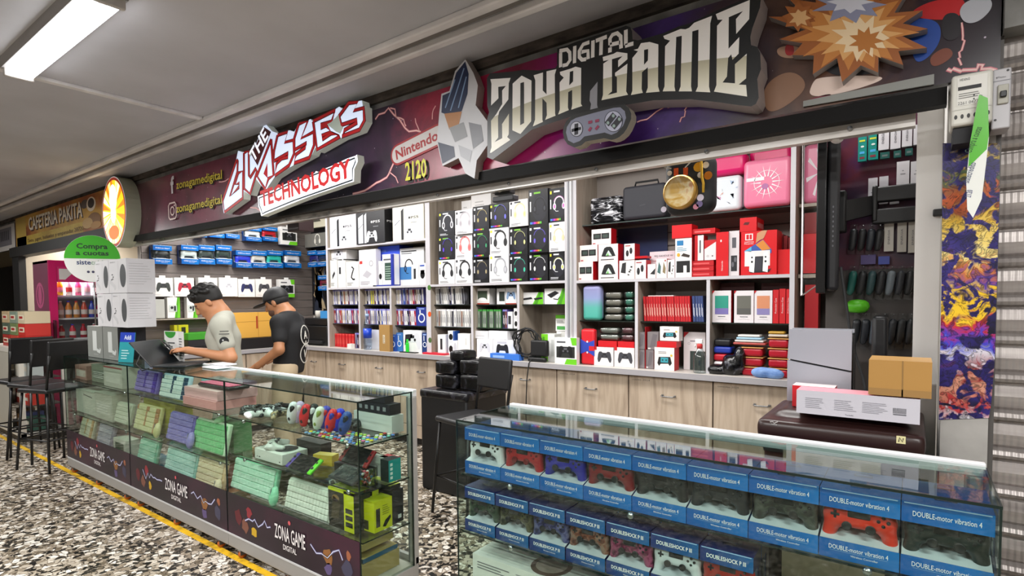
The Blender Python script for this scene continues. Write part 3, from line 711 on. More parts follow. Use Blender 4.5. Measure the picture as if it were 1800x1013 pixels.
# back-wall shelving
def wood(name,a,b_,c,ax='z'):
 sc=(14,14,1.6)if ax=='z' else(1.6,14,14)
 return noise_mat(name,[(.28,a),(.5,b_),(.74,c)],sc,6,.5,dist=1.2)
MWOOD=wood('pale_oak_door','#9a8876','#b4a28e','#c9b9a6')
MSHELF=wood('pale_oak_board','#93877a','#a89c8e','#b9aea1')
MEDGE=M('#c9c6cb',.4)
WT=.96;SY=4.0;SB=4.38
def unit(label,x0,x1,tops,dividers,cells,back=MSHELF,top=2.64,bt=.03):
 """tops: full-width boards (upper face); dividers: x of uprights below the lowest board; cells: (xa, xb, z) small shelves"""
 t=empty('shelving_unit',((x0+x1)/2,SY,WT),label,'shelves','shelving units along the back wall')
 t.location=(0,0,0)
 for x in(x0,x1-bt):
  b=MB().box(x,SY+.004,WT,x+bt,SB,top,MSHELF);b.box(x,SY,WT,x+bt,SY+.004,top,MEDGE);b.build('side_panel',t)
 MB().box(x0+bt,SB-.012,WT,x1-bt,SB,top,back).build('back_panel',t)
 for z in tops:
  b=MB().box(x0+bt,SY+.004,z-.022,x1-bt,SB-.012,z,MSHELF);b.box(x0+bt,SY,z-.022,x1-bt,SY+.004,z,MEDGE);b.build('shelf',t)
 zl=min(z for z in tops)
 for x in dividers:
  b=MB().box(x-.012,SY+.006,WT,x+.012,SB-.012,zl-.022,MSHELF);b.box(x-.012,SY+.002,WT,x+.012,SY+.006,zl-.022,MEDGE);b.build('divider',t)
 for xa,xb,z in cells:
  MB().box(xa,SY+.05,z-.008,xb,SB-.012,z,M('#1d2622',.2)).build('glass_shelf',t)
 MB().box(x0+bt,SY,top-.03,x1-bt,SB-.012,top,MSHELF).build('top_board',t)
 return t
S1,S2,S3,S4=2.12,1.655,1.455,1.235
S5,S6=1.322,2.11
unit('pale oak shelving unit with the three big console boxes on its top shelf',-5.60,-3.945,(S1,S2),(-5.02,-4.505),[(-5.57,-5.032,S3),(-5.008,-4.517,S3),(-4.493,-3.975,S3),(-5.57,-5.032,S4),(-5.008,-4.517,S4),(-4.493,-3.975,S4)])
unit('pale oak shelving unit stacked with headset boxes in the middle',-3.945,-2.335,(S2,),(-3.38,-2.845),[(-3.915,-3.392,S3),(-3.368,-2.857,S3),(-2.833,-2.365,S3),(-3.915,-3.392,S4),(-3.368,-2.857,S4)])
cu=unit('pale oak shelving unit holding the red boxes and pink cases',-2.285,-.64,(S2-.005,),(-1.733,-1.192),[(-2.255,-1.745,S5),(-1.721,-1.204,S5),(-1.18,-.67,S5)],back=M('#8f8680',.6))
MB().box(-2.255,SY+.10,S6-.008,-.67,SB-.012,S6,M('#4d5654',.2)).build('glass_shelf',cu)
b=MB()
for k in range(5):b.box(-2.255,SB-.02,1.72+k*.1,-.67,SB-.012,1.728+k*.1,M('#4f4945',.6))
b.build('slat_groove',cu)
b=MB().box(-2.05,SB-.03,1.66,-1.62,SB-.021,2.085,M('#252e52',.35))
tag(b.build('poster_board'),'plain dark navy board behind the small white boxes under the glass shelf','board')
b=MB();b.rbox(-2.333,3.97,WT,-2.287,4.03,2.62,ALUW,.006);b.rbox(-2.318,3.958,WT,-2.302,3.971,2.62,M('#8c8c92',.4),.003)
tag(b.build('aluminium_post'),'white aluminium upright post between the headset shelves and the pink case shelves','post')
for x,z,c,l in((-3.93,1.36,'#d8541c','round orange sticker on the upright between game cells'),(-3.93,1.625,'#4f7a3a','small dark green sticker above the orange one on the upright'),(-3.93,1.10,'#4f6a3a','small dark green sticker below the orange one on the upright')):
 b=MB();b.fr((x,SY,z));r=.022 if 'orange' in l else .013
 b.prism([(r*math.cos(a*PI/10),r*1.2*math.sin(a*PI/10))for a in range(20)],.002,M(c,.4))
 tag(b.build('sticker'),l,'sticker')
 # worktop and cabinets
b=MB();b.rbox(-5.62,3.94,WT-.045,-.42,4.41,WT,M('#c3bdb6',.4),.004);b.rbox(-6.485,3.94,WT-.045,-5.62,4.41,WT,M('#c3bdb6',.4),.004)
b.rbox(-6.485,2.62,WT-.045,-6.10,3.94,WT,M('#c3bdb6',.4),.004)
b.box(-6.10,3.936,WT-.044,-.42,3.9405,WT-.002,M('#a3a0a4',.4));b.box(-6.101,2.62,WT-.044,-6.096,3.94,WT-.002,M('#a3a0a4',.4))
tag(b.build('worktop'),'long pale L-shaped worktop under the back shelves','worktop')
def handle(p,x,y,z,w=.1):
 b=MB();b.tube([(x-w/2,y,z),(x-w/2,y-.022,z-.002),(x-w/2+.012,y-.028,z-.004),(x+w/2-.012,y-.028,z-.004),(x+w/2,y-.022,z-.002),(x+w/2,y,z)],.005,STEEL,6)
 b.box(x-w/2-.004,y-.003,z-.006,x-w/2+.012,y,z+.006,STEEL);b.box(x+w/2-.012,y-.003,z-.006,x+w/2+.004,y,z+.006,STEEL)
 return b.build('handle',p)
xs=[-6.09,-5.63,-5.0,-4.36,-3.72,-3.08,-2.44,-1.79,-1.15,-.5]
CL=['in the corner beneath the black printer','under the grey-spined game cases by the printer','with the bottle and brown carton standing above it','under the controller boxes and green lighter','behind the stacked black packages','behind the black padded chair','behind the hanging black cable','under the wrapped cases and black gamepad boxes','under the row of red game cases','under the red stacks beside the big console']
for i in range(len(xs)-1):
 x0,x1=xs[i]+.003,xs[i+1]-.003
 t=empty('cabinet',((x0+x1)/2,4.2,0),'pale oak base cabinet '+CL[i],'cabinet','base cabinets under the worktop');t.location=(0,0,0)
 MB().box(x0,4.005,.08,x1,4.40,WT-.046,M('#4c4540',.6)).build('carcass',t)
 MB().box(x0,4.06,0,x1,4.39,.08,M('#2b2826',.6)).build('plinth',t)
 if i in(4,5):
  parts=[('drawer',.567,.905,.80),('door',.085,.561,.50)]
 else:
  parts=[('door',.222,.905,.775),('drawer',.085,.216,None)]
 for nm,za,zb,hz in parts:
  d=MB().box(x0+.002,3.985,za,x1-.002,4.004,zb,MWOOD).build(nm,t)
  if hz:handle(d,(x0+x1)/2,3.985,hz)
 if i in(6,7,8):
  b=MB();b.fr((x0+.03,3.985,.872));b.text(('mandos','cables','consolas')[i-6]+' 2024',0,0,.014,M('#55504a'),1,.14);b.build('marker_note',t)
for k in range(2):
 x0,x1=-6.48,-6.115;y0=2.63+k*.655;y1=y0+.65
 t=empty('cabinet',(0,0,0),'pale oak base cabinet below the side worktop, '+('nearer the counter' if k==0 else 'nearer the corner printer'),'cabinet','base cabinets under the worktop')
 MB().box(x0,y0,.08,x1-.02,y1,WT-.046,M('#4c4540',.6)).build('carcass',t)
 MB().box(x0,y0,0,x1-.07,y1,.08,M('#2b2826',.6)).build('plinth',t)
 MB().box(x1-.02,y0+.004,.085,x1,y1-.004,.905,MWOOD).build('door',t)
 # glass counters
MBAN=noise_mat('counter_banner',[(.25,'#10060f'),(.5,'#220a1e'),(.68,'#3c0c28'),(.8,'#180a2a')],(2.2,1,3),5,.35)
def caster(t,x,y):
 b=MB();b.lathe([(.0,-.013),(.019,-.013),(.022,-.009),(.022,.009),(.019,.013),(0,.013)],M('#b05a22',.5),(x,y,.022),14,'x');b.smooth=False
 b.box(x-.017,y-.02,.022,x-.014,y+.02,.05,STEEL);b.box(x+.014,y-.02,.022,x+.017,y+.02,.05,STEEL);b.box(x-.02,y-.02,.044,x+.02,y+.02,.052,STEEL)
 b.build('caster',t)
def counter(label,x0,x1,y0,y1,H,shelves,banner=True,ends=(1,1),post=True,midpost=False):
 t=empty('display_counter',(0,0,0),label,'counter','glass display counters')
 b=MB();b.rbox(x0,y0-.004,.05,x1,y1,.13,M('#a9a7a4',.42,.35),.004);b.box(x0,y0-.006,.122,x1,y0-.002,.132,ALUW);b.build('base',t)
 MB().box(x0+.01,y0+.012,.13,x1-.01,y1-.01,.138,M('#b8b3a8',.5)).build('floor_board',t)
 for xx in(x0+.12,(x0+x1)/2,x1-.12):
  for yy in(y0+.016,y1-.05):caster(t,xx,yy)
 e=.006
 MB().box(x0,y0,.13,x1,y0+e,H-e,GLASS).build('front_glass',t)
 b=MB();b.box(x0,y0,H-e,x1,y1,H,GLASSTOP);b.build('top_glass',t)
 if ends[0]:MB().box(x0,y0+e,.13,x0+e,y1-.03,H-e,GLASS).build('side_glass',t)
 if ends[1]:MB().box(x1-e,y0+e,.13,x1,y1-.03,H-e,GLASS).build('side_glass',t)
 b=MB()
 b.box(x0,y0-.001,H-e,x1,y0+.002,H+.0008,GEDGE)
 for xx in(x0,x1-.004):b.box(xx,y0-.0012,.13,xx+.004,y0+.004,H-e,GEDGE)
 if ends[1]:b.box(x1-.002,y0,H-e,x1+.0008,y1-.03,H+.0006,GEDGE);b.box(x1-.006,y1-.036,.13,x1+.0005,y1-.03,H-e,GEDGE)
 if ends[0]:b.box(x0-.0008,y0,H-e,x0+.002,y1-.03,H+.0006,GEDGE)
 b.build('edge_seam',t)
 for z in shelves:
  b=MB().box(x0+.008,y0+.02,z-.006,x1-.008,y1-.05,z,GLASS)
  b.box(x0+.008,y0+.018,z-.006,x1-.008,y0+.021,z,GEDGE)
  if ends[1]:b.box(x1-.010,y0+.02,z-.006,x1-.0075,y1-.05,z,GEDGE)
  s=b.build('glass_shelf',t)
  for xx in((x0+.18,x1-.10)if x1-x0<1.5 else(x0+.25,(x0+x1)/2-.08,x1-.25)):
   c=MB();c.lathe([(0,-.002),(.010,-.001),(.011,.004),(.008,.012),(0,.012)],CHROME,(xx,y0+.010,z-.008),12,'y');c.build('shelf_clip',s)
 b=MB().rbox(x0,y1-.022,H-.03,x1,y1+.004,H+.008,M('#e8e8ea',.3,.1),.003);b.build('rear_rail',t)
 if post:
  for xx in([x1-.045]if ends[1]else[])+([x0]if ends[0]else[]):
   b=MB().rbox(xx,y1-.028,.13,xx+.045,y1+.004,H-.03,M('#b3b1ae',.4,.3),.004);b.box(xx+.004,y1-.032,.13,xx+.010,y1-.026,H-.03,M('#77787a',.4));b.build('rear_post',t)
 MB().rbox(x0,y1-.022,.13,x1,y1+.002,.17,M('#a9a7a4',.42,.35),.003).build('rear_sill',t)
 if banner:
  b=MB().box(x0+.004,y0-.003,.132,x1-.004,y0-.0008,.375,MBAN);b.fr((x0,y0-.003,0));w=x1-x0;c=w*.53
  for s in(-1,1):
   L=[(c+s*w*.15,.27)];random.seed(int(s*3+w*10))
   while abs(L[-1][0]-c)<w*.36:L.append((L[-1][0]+s*random.uniform(.02,.05),.27+random.uniform(-.035,.03)))
   b.line(L,.012,M('#6c6a9c',.4),1);b.line(L,.004,M('#dfe2f2',.4),2)
  for u,v,r,cl in((.10,.25,.05,'#5c1420'),(.16,.21,.045,'#7a4a3a'),(.24,.20,.035,'#c8a018'),(.20,.30,.04,'#8a2430'),(.80,.24,.05,'#8a5a2c'),(.80,.18,.04,'#5a4a78'),(.92,.22,.05,'#3c3a52'),(.93,.29,.025,'#9a5a3c')):
   if w>1.22 and u<.3:pass
   b.poly([(u*w+r*random.uniform(.5,1)*math.cos(a*PI/5),v+r*random.uniform(.6,1.1)*math.sin(a*PI/5))for a in range(10)],M(cl,.4),1)
  b.text('ZONA GAME',c,.225,.085,M('#17101a'),3,w*.235,'c',bold=.03);b.text('ZONA GAME',c,.228,.08,M('#ece6e6',.4),4,w*.23,'c',bold=.01)
  b.text('DIGITAL',c,.180,.03,M('#ece6e6',.4),4,w*.10,'c',bold=.01)
  b.ell(c,.335,.012,.012,M('#c9545c'),3,10);b.build('banner',t)
 return t
LY0,LY1,CH=1.63,2.0,1.035
CS=[(-6.13,-4.725),(-4.72,-3.295),(-3.29,-2.07)]
counter('glass display counter of pale keyboards, the section nearest the stools',*CS[0],LY0,LY1,CH,(.825,.53),ends=(1,0))
counter('glass display counter of pastel keyboards, the middle section under the open laptop',*CS[1],LY0,LY1,CH,(.825,.53),ends=(0,0))
counter('glass display counter with consoles and gamepads, the section with the open end glass',*CS[2],LY0,LY1,CH,(.82,.598,.362),ends=(0,1))
RX0,RX1,RY0,RY1,RH=-1.452,.163,1.615,1.99,1.031
counter('glass display counter full of blue gamepad boxes in front of the chair',RX0,RX1,RY0,RY1,RH,(.815,.585),banner=False)
# printed boxes
c5=crop(560,330,3.165);c6=crop(740,300,2.893);c7=crop(1000,230,3.751);cL=crop(1000,470,4.286)
def pbox(name,label,cat,x0,x1,y,z0,z1,d,col,draw=None,drawR=None,drawT=None,side=None,top=None,group=None,rz=0.,parent=None,rx=0.,ry=0.):
 m=lambda c:M(c,.42)if isinstance(c,str)else c
 z0+=.0012;w,h=x1-x0,z1-z0;b=MB();f,s,t=m(col),m(side or col),m(top or col)
 a=w/2
 b.add([(-a,0,0),(a,0,0),(a,0,h),(-a,0,h)],[(0,1,2,3)],f)
 b.add([(a,0,0),(a,d,0),(a,d,h),(a,0,h),(-a,0,0),(-a,d,0),(-a,d,h),(-a,0,h)],[(0,1,2,3),(5,4,7,6),(1,5,6,2),(0,4,5,1)],s)
 b.add([(-a,0,h),(a,0,h),(a,d,h),(-a,d,h)],[(0,1,2,3)],t)
 if draw:b.fr((-a,0,0));draw(b,w,h)
 if drawR:b.fr((a,0,0),(0,1,0));drawR(b,d,h)
 if drawT:b.fr((-a,0,h),(1,0,0),(0,1,0));drawT(b,w,d)
 o=b.build(name,parent,((x0+x1)/2,y,z0));o.rotation_euler=(rx,ry,rz)
 return tag(o,label,cat,group)if label else o
def sbox(name,label,cat,cr,xa,xb,yt,z0,d,col,Y=None,zt=None,**k):
 """front edges xa..xb and top yt read off in crop coordinates, standing on z0"""
 Y=Y or SY+.03
 p=atY(*cr(xa,yt),Y);q=atY(*cr(xb,yt),Y)
 z1=zt if zt else(p.z+q.z)/2
 if Y>=SY:
  for u0,u1 in((-5.568,-3.977),(-3.913,-2.367),(-2.253,-.672)):
   if u0<(p.x+q.x)/2<u1:p.x=max(p.x,u0);q.x=min(q.x,u1)
 return pbox(name,label,cat,p.x,q.x-.002,Y,z0,z1,d,col,**k)
PAD=[(-.5,.18),(-.42,.34),(-.25,.36),(-.15,.27),(.15,.27),(.25,.36),(.42,.34),(.5,.18),(.56,-.2),(.5,-.42),(.38,-.4),(.24,-.1),(-.24,-.1),(-.38,-.4),(-.5,-.42),(-.56,-.2)]
def gamepad(b,cx,cy,w,m,st=None,l=2):
 b.poly([(cx+x*w,cy+y*w)for x,y in PAD],m,l)
 st=st or M('#26262a',.5)
 for s in(-1,1):b.ell(cx+s*.17*w,cy+.02*w,.075*w,.075*w,st,l+1,10)
 b.rect(cx-.13*w,cy+.1*w,cx+.13*w,cy+.24*w,st,l+1)
def headset(b,cx,cy,s,m,acc=None,mic=True,l=2):
 b.ring(cx,cy+.12*s,.36*s,.085*s,m,l,18,-.25,PI+.25,1.1)
 for k in(-1,1):
  b.ell(cx+k*.36*s,cy-.12*s,.13*s,.23*s,m,l+1,14)
  b.ell(cx+k*.35*s,cy-.12*s,.07*s,.14*s,acc or M('#3c3c42',.5),l+2,12)
 if mic:b.line([(cx-.36*s,cy-.3*s),(cx-.25*s,cy-.45*s),(cx-.05*s,cy-.46*s)],.04*s,m,l)
def rgbbar(b,w,h,z=.05):
 for i,c in enumerate(('#3a8fd8','#6a3ad0','#c03ab0','#d84a4a','#d8a03a','#5ab83a')):b.rect(w*(.08+i*.1),h*z,w*(.17+i*.1),h*(z+.06),M(c),2)
 # unit A: consoles, controller boxes
def tall_console(dark):
 ink=M('#f2f2f4')if dark else M('#2b2b30')
 def f(b,w,h):
  b.poly([(.06*w,.02*h),(.24*w,.02*h),(.24*w,.78*h),(.06*w,.70*h)],M('#dfe1ea'),1)
  b.poly([(.28*w,.02*h),(.36*w,.02*h),(.36*w,.80*h),(.28*w,.74*h)],M('#16171c')if not dark else M('#e8e9f0'),1)
  b.line([(.07*w,.4*h),(.24*w,.52*h)],.012*w,M('#55565c'),2)
  b.text('PS5',.60*w,.52*h,.062*h,ink,2,.24*w,bold=.01);b.ell(.55*w,.55*h,.03*w,.03*h,ink,2,10)
  b.rect(.6*w,.42*h,.78*w,.435*h,M('#8b8c92'),1);b.rect(.04*w,.93*h,.4*w,.95*h,M('#9a9aa2'),1)
  gamepad(b,.55*w,.19*h,.34*w,M('#e9eaf0')if dark else M('#d9dbe4'))
 return f
sbox('console_box','white console carton with a tower print, between the black console carton and the corner printer','console box',c5,60,207,128,S1,.16,'#eceaf0',draw=tall_console(False))
sbox('console_box','black console carton with a white tower print, between two white console cartons','console box',c5,209,366,95,S1,.16,'#1c1b20',top='#2c2c80',side='#141418',Y=SY-.01,draw=tall_console(True),drawR=lambda b,w,h:(b.text('PS5',.2*w,.52*h,.05*h,M('#f2f2f4'),2,.6*w),b.rect(0,.9*h,w,h,M('#2c2c90'),1)))
sbox('console_box','white console carton with a tower print, beside the headset shelves','console box',c5,410,584,66,S1,.16,'#f0ede0',draw=tall_console(False))
def plain(txt=None,icon=None,n=5,ink='#55565c'):
 def f(b,w,h):
  if icon:icon(b,w,h)
  b.lines(.08*w,.06*h,.6*w,.2*h,3,M(ink))
  if txt:b.text(txt,.1*w,.82*h,.06*h,M(ink),2,min(.8*w,.06*h*len(txt)))
 return f
G='assorted accessory boxes on the shelf under the console cartons'
P_=lambda m,sc=.6,y=.5:(lambda b,w,h:gamepad(b,w/2,h*y,w*sc,M(m)))
sbox('gamepad_box','white gamepad box lying on two white boxes at the printer end of the shelf','box',c5,57,154,348,atY(*c5(80,402),SY+.05).z,.16,'#e6e4e6',Y=SY+.05,draw=plain('',P_('#cfcfd6')),group=G)
sbox('accessory_box','small white box with a dark gadget print, at the printer end of the shelf','box',c5,60,104,452,S2,.16,'#ebeae6',zt=atY(*c5(80,404),SY+.05).z-.003,draw=plain('',lambda b,w,h:b.poly([(.3*w,.3*h),(.7*w,.5*h),(.6*w,.6*h),(.3*w,.45*h)],M('#2c2c30'))),group=G)
sbox('accessory_box','white box with a slim dark upright print, beside the small gadget box','box',c5,106,150,405,S2,.16,'#e9e8e4',Y=SY+.02,draw=lambda b,w,h:b.rect(.15*w,.5*h,.4*w,.75*h,M('#2a2a2e'),1),group=G)
sbox('accessory_box','white box printed with a black curved earset','box',c5,152,222,412,S2,.16,'#efeeea',Y=SY+.01,draw=plain('',lambda b,w,h:(b.line([(.45*w,.8*h),(.62*w,.72*h),(.5*w,.55*h),(.42*w,.38*h),(.55*w,.3*h),(.7*w,.3*h)],.09*w,BLACK))),group=G)
sbox('console_box','dark grey gadget box half hidden behind the curved earset box','box',c5,158,222,352,S2,.12,'#6a6a70',Y=SY+.21,top='#222226',group=G)
sbox('accessory_box','tall white box with a small red square and line drawings','box',c5,224,318,345,S2,.07,'#e8e5ea',Y=SY+.015,draw=lambda b,w,h:(b.rect(.03*w,.62*h,.2*w,.7*h,M('#c8342c'),1),b.poly([(.2*w,.3*h),(.5*w,.22*h),(.75*w,.34*h),(.45*w,.44*h)],M('#bdbac2'),1),b.ring(.72*w,.62*h,.1*w,.02*w,M('#77757c'),1),b.lines(.08*w,.05*h,.8*w,.16*h,3,M('#8a8890'))),group=G)
t=empty('display_stand',(0,0,0),'bright blue cardboard display stand holding small white boxes','display stand')
p=atY(*c5(330,318),SY+.1);q=atY(*c5(450,318),SY+.1);p.z=min(p.z,2.09)
b=MB();b.box(p.x,SY+.1,S2+.001,q.x,SY+.3,p.z,M('#2038b4'));b.fr((p.x,SY+.1,S2));b.rect(0,(p.z-S2)*.78,q.x-p.x,p.z-S2,M('#2f52d8'),1);b.text('sonic',.05,(p.z-S2)*.86,.03,M('#8fb4f0'),2)
b.build('backing',t);MB().box(p.x,SY+.02,S2+.001,p.x+.006,SY+.1,p.z-.12,M('#1c30a0')).build('side_flap',t);MB().box(q.x-.03,SY+.0,S2+.001,q.x,SY+.1,p.z-.1,M('#1c30a0')).build('side_flap',t)
MB().box(p.x+.006,SY+.015,S2+.001,q.x-.03,SY+.1,S2+.012,M('#1c30a0')).build('tray',t)
sbox('accessory_box','white box with a dark green window, standing in the blue display stand','box',c5,354,421,370,S2+.013,.07,'#e9eaec',Y=SY+.02,draw=lambda b,w,h:(b.rect(.2*w,.15*h,.85*w,.72*h,M('#2c4a3c'),1),b.lines(.25*w,.2*h,.8*w,.65*h,6,M('#a8c0b0')),b.rect(.1*w,.8*h,.7*w,.85*h,M('#55565c'),1)))
sbox('accessory_box','narrow white box with a dark round print, beside the dark green window box','box',c5,333,353,408,S2+.013,.06,'#e9eaec',Y=SY+.025,draw=lambda b,w,h:b.ell(.5*w,.35*h,.4*w,.12*h,BLACK,1))
sbox('headset_box','white and blue headset box at the aluminium side of the accessory shelf','box',c5,452,586,335,S2,.2,'#ebecee',Y=SY+.1,draw=lambda b,w,h:(b.rect(0,.16*h,.5*w,.5*h,M('#3d7fc0'),1),headset(b,.38*w,.5*h,.42*w,BLACK,M('#2d5f9a')),b.rect(.06*w,.9*h,.7*w,.93*h,M('#2b2b30'),1),b.rect(.06*w,.85*h,.5*w,.87*h,M('#2b2b30'),1)))
sbox('accessory_box','slim white box with a black upright bar, in front of the white headset box','box',c5,516,558,428,S2,.07,'#eeedec',Y=SY+.012,draw=lambda b,w,h:b.rect(.3*w,.3*h,.6*w,.8*h,M('#26262a'),1))
sbox('accessory_box','white box with a black camera print, last on the accessory shelf','box',c5,560,596,420,S2,.08,'#e7e7ea',Y=SY+.015,draw=lambda b,w,h:(b.ell(.5*w,.48*h,.36*w,.2*h,BLACK,1),b.rect(.2*w,.5*h,.8*w,.68*h,BLACK,1),b.rect(.1*w,.85*h,.8*w,.92*h,M('#3050b0'),1)))
# game cases
def case_mesh(spine,band,bodyc,h=.172,th=.026,d=.135,ink='#3a3a44'):
 b=MB();b.box(-th/2,0,0,th/2,d,h,M(bodyc,.3));b.fr((-th/2,0,0))
 b.rect(.002,.004,th-.002,h*.90,M(spine,.35),1);b.rect(.001,h*.90,th-.001,h,M(band,.35),1)
 for u,v0,v1 in((.3,.25,.7),(.6,.2,.55)):b.rect(th*u,h*v0,th*(u+.14),h*v1,M(ink,.5),2)
 o=b.build('game_case');me=o.data;bpy.data.objects.remove(o);return me
KIND={}
for nm,a in{'white':('#e9e6e4','#9a96d8','#6c6ab8'),'cream':('#d9cfb8','#8f8ac8','#6c6ab8'),'black':('#1d1c22','#7a78c8','#4a4a90'),'red':('#a8222a','#8a80c0','#5c58a8'),'grey':('#8c8a94','#9a98d8','#6c6ab8'),'yellow':('#d8d024','#8f8ac8','#6c6ab8'),'orange':('#b8743c','#8a86c0','#5c58a8'),'blue':('#3c5aa8','#8a86d0','#4a50a8'),'brown':('#6b3a34','#8a80b8','#5c5098')}.items():
 KIND[nm]=case_mesh(*a,ink='#e8e4e0' if nm in('black','red','brown','blue')else '#3a3a44')
for nm,a in{'wgrey':('#a9a8a4','#e4e4e6','#c9c9cf'),'wbrown':('#9a7a68','#e4e4e6','#c9c9cf'),'wwhite':('#e4e2de','#e9e9ec','#d0d0d6'),'wdark':('#34343a','#dcdce0','#b8b8c0')}.items():
 KIND[nm]=case_mesh(*a)
for nm,a in{'ggrey':('#8f9a8c','#3c9a3c','#4a7a4a'),'gdark':('#3a423a','#3c9a3c','#3a5a3a')}.items():
 KIND[nm]=case_mesh(*a)
KIND['sred']=case_mesh('#c2222a','#c2222a','#a01c24',h=.19,th=.019,ink='#e8c8b8');KIND['sblue']=case_mesh('#3a4a7a','#3a4a7a','#2c3860',h=.19,th=.019,ink='#dfe2ea')
KIND['r2']=case_mesh('#c6262c','#d84a48','#b01c24',h=.155,th=.027,ink='#e06a5c')
WORD={'wgrey':'grey','wbrown':'tan','wwhite':'white','wdark':'charcoal','ggrey':'pale green','gdark':'dark green','sred':'bright red','sblue':'slate blue','r2':'bright red'}
def cases(x0,x1,z,seq,row,side,th=.026,lean=.0,Y=None,group=None):
 n=int((x1-x0)/(th+.0012));group=group or 'game cases, '+row
 me0={k:KIND[k]for k in set(seq)};x=x0+th/2+.004
 for i in range(n):
  k=seq[i%len(seq)]
  o=bpy.data.objects.new('game_case',me0[k]);COL.objects.link(o)
  o.location=(x,(Y or SY+.06)+random.uniform(0,.012),z+.0012);a=lean
  o.rotation_euler=(0,a,0)
  if a:o.location.x-=0;o.location.z+=abs(math.sin(a))*th/2
  tag(o,f'{WORD.get(k, k)} game case, {ORD[i]} from {side}, {row}','game case',group)
  x+=(th+.0012)/math.cos(a)
random.seed(21)
def mix(s):return s.split()
PR='the printer side'
cases(-5.565,-5.06,S3,mix('white white grey cream white black white orange cream white brown'),'upper row above the bright red cases',PR,lean=-.07)
cases(-5.0,-4.53,S3,mix('cream black white grey yellow yellow brown white black cream white black white cream'),'upper row above the water bottle',PR,lean=-.06)
cases(-4.485,-4.06,S3,mix('white cream white grey blue grey brown white cream red brown cream white black'),'upper row above the green lighter',PR,lean=-.05)
cases(-5.565,-5.06,S4,mix('red brown white grey red orange white cream white black white white'),'lower row above the bright red cases',PR,lean=-.06)
cases(-5.0,-4.53,S4,mix('white grey red grey white cream grey white black cream blue white white cream'),'lower row above the water bottle',PR,lean=-.05)
cases(-4.485,-4.17,S4,mix('red white orange brown white white black brown white white'),'lower row above the green lighter',PR,lean=-.06)
cases(-3.91,-3.52,S3,mix('wwhite wgrey wdark wgrey wwhite wwhite wgrey black wwhite wdark wwhite'),'upper row beside the orange sticker','the orange sticker',lean=-.07)
cases(-3.91,-3.41,S4,mix('wgrey wbrown wgrey wwhite wwhite wgrey wwhite wgrey wdark wwhite wgrey'),'lower row beside the orange sticker','the orange sticker')
cases(-3.365,-3.07,S4,mix('ggrey gdark ggrey ggrey gdark ggrey'),'green-topped row above the white gamepad cartons','the oak divider',lean=0,th=.026)
cases(-3.07,-3.0,S4,mix('black brown black'),'between the green-topped cases and small boxes','the green-topped cases')
cases(-1.70,-1.33,S5,['sred'],'red row over the grey gift boxes','the wrapped-case side',th=.019,lean=-.05,group='red game cases')
cases(-1.322,-1.23,S5,['sblue'],'at the end of the red row','the red cases',th=.019,lean=-.05)
cases(-5.565,-5.19,WT,['r2'],'on the worktop by the printer',PR,th=.027,group='red cases on the worktop')
cases(-5.18,-5.06,WT,mix('grey black brown'),'on the worktop past the red cases','the red cases')
sbox('accessory_box','flat white packet lying on top of the red game cases','box',cL,597,790,212,atY(*cL(700,222),SY+.08).z,.1,'#e8e4e2',Y=SY+.08)
ARC=lambda b,w,h:(b.ring(.5*w,.42*h,.3*w,.1*w,M('#e9eef6'),1),b.rect(.3*w,.6*h,.42*w,.85*h,M('#e9eef6'),1),b.rect(.2*w,.88*h,.8*w,.94*h,M('#8fa8e0'),1))
sbox('headset_box','dark blue headset box with a white earcup, at the end of a lower game row','box',c5,545,600,665,S4,.14,'#26358c',Y=SY+.06,draw=ARC)
sbox('accessory_box','plain white flat box behind the water bottle','box',c5,243,336,790,WT,.05,'#e2e2e8',Y=SY+.07,draw=plain('',lambda b,w,h:b.rect(.3*w,.3*h,.6*w,.5*h,M('#c9c9d2'),1)))
sbox('kraft_carton','narrow upright brown carton between the water bottle and blue boxes','carton',c5,336,395,764,WT,.045,'#a9844e',Y=3.95,side='#8f6c3c',draw=lambda b,w,h:(b.rect(.35*w,.3*h,.55*w,.62*h,M('#d9cdb4'),1),b.lines(.38*w,.32*h,.53*w,.6*h,7,M('#6b5430'))))
sbox('headset_box','blue box with a white ear print, leaning beside the brown carton','box',c5,396,430,818,WT,.1,'#2b52a6',Y=SY+.01,draw=ARC)
sbox('headset_box','lighter blue box with a white ear print, second from the brown carton','box',c5,432,466,808,WT,.1,'#3a76b8',Y=SY+.03,draw=ARC)
sbox('gamepad_box','white gamepad carton with half black print, behind the green lighter','box',c5,471,574,795,WT,.12,'#ecebec',Y=SY+.03,draw=lambda b,w,h:(gamepad(b,.5*w,.55*h,.8*w,M('#d8dae0')),b.poly([(.08*w,.3*h),(.5*w,.7*h),(.5*w,.84*h),(.12*w,.8*h)],M('#1a1a1e'),3)))
sbox('headset_box','dark blue headset box with a white 5-shaped ear print, beside the uprights','box',c5,575,606,808,WT,.12,'#20366e',Y=SY+.02,draw=ARC)
p=atY(*c5(495,918),SY-.03)
b=MB();b.rbox(-.022,-.008,0,.022,.008,.105,M('#2fc83c',.25),.005);b.rbox(-.012,-.006,.105,.012,.006,.14,M('#2fc83c',.25),.004)
tag(b.build('lighter',None,(p.x,SY-.03,WT)),'bright green upright lighter in front of the white gamepad carton','lighter')
pbox('phone','flat black phone-like slab lying on the worktop near the green lighter','phone',-4.33,-4.10,3.955,WT,WT+.01,.05,'#1a1a1e')
pbox('small_box','small white block on the worktop in front of the bright red cases','box',-5.19,-5.12,3.96,WT,WT+.055,.05,'#e9e6e0')
pbox('flat_case','flat red game case lying on the worktop under the orange sticker','game case',-3.99,-3.70,3.955,WT,WT+.018,.09,'#c8283a',rz=.03)
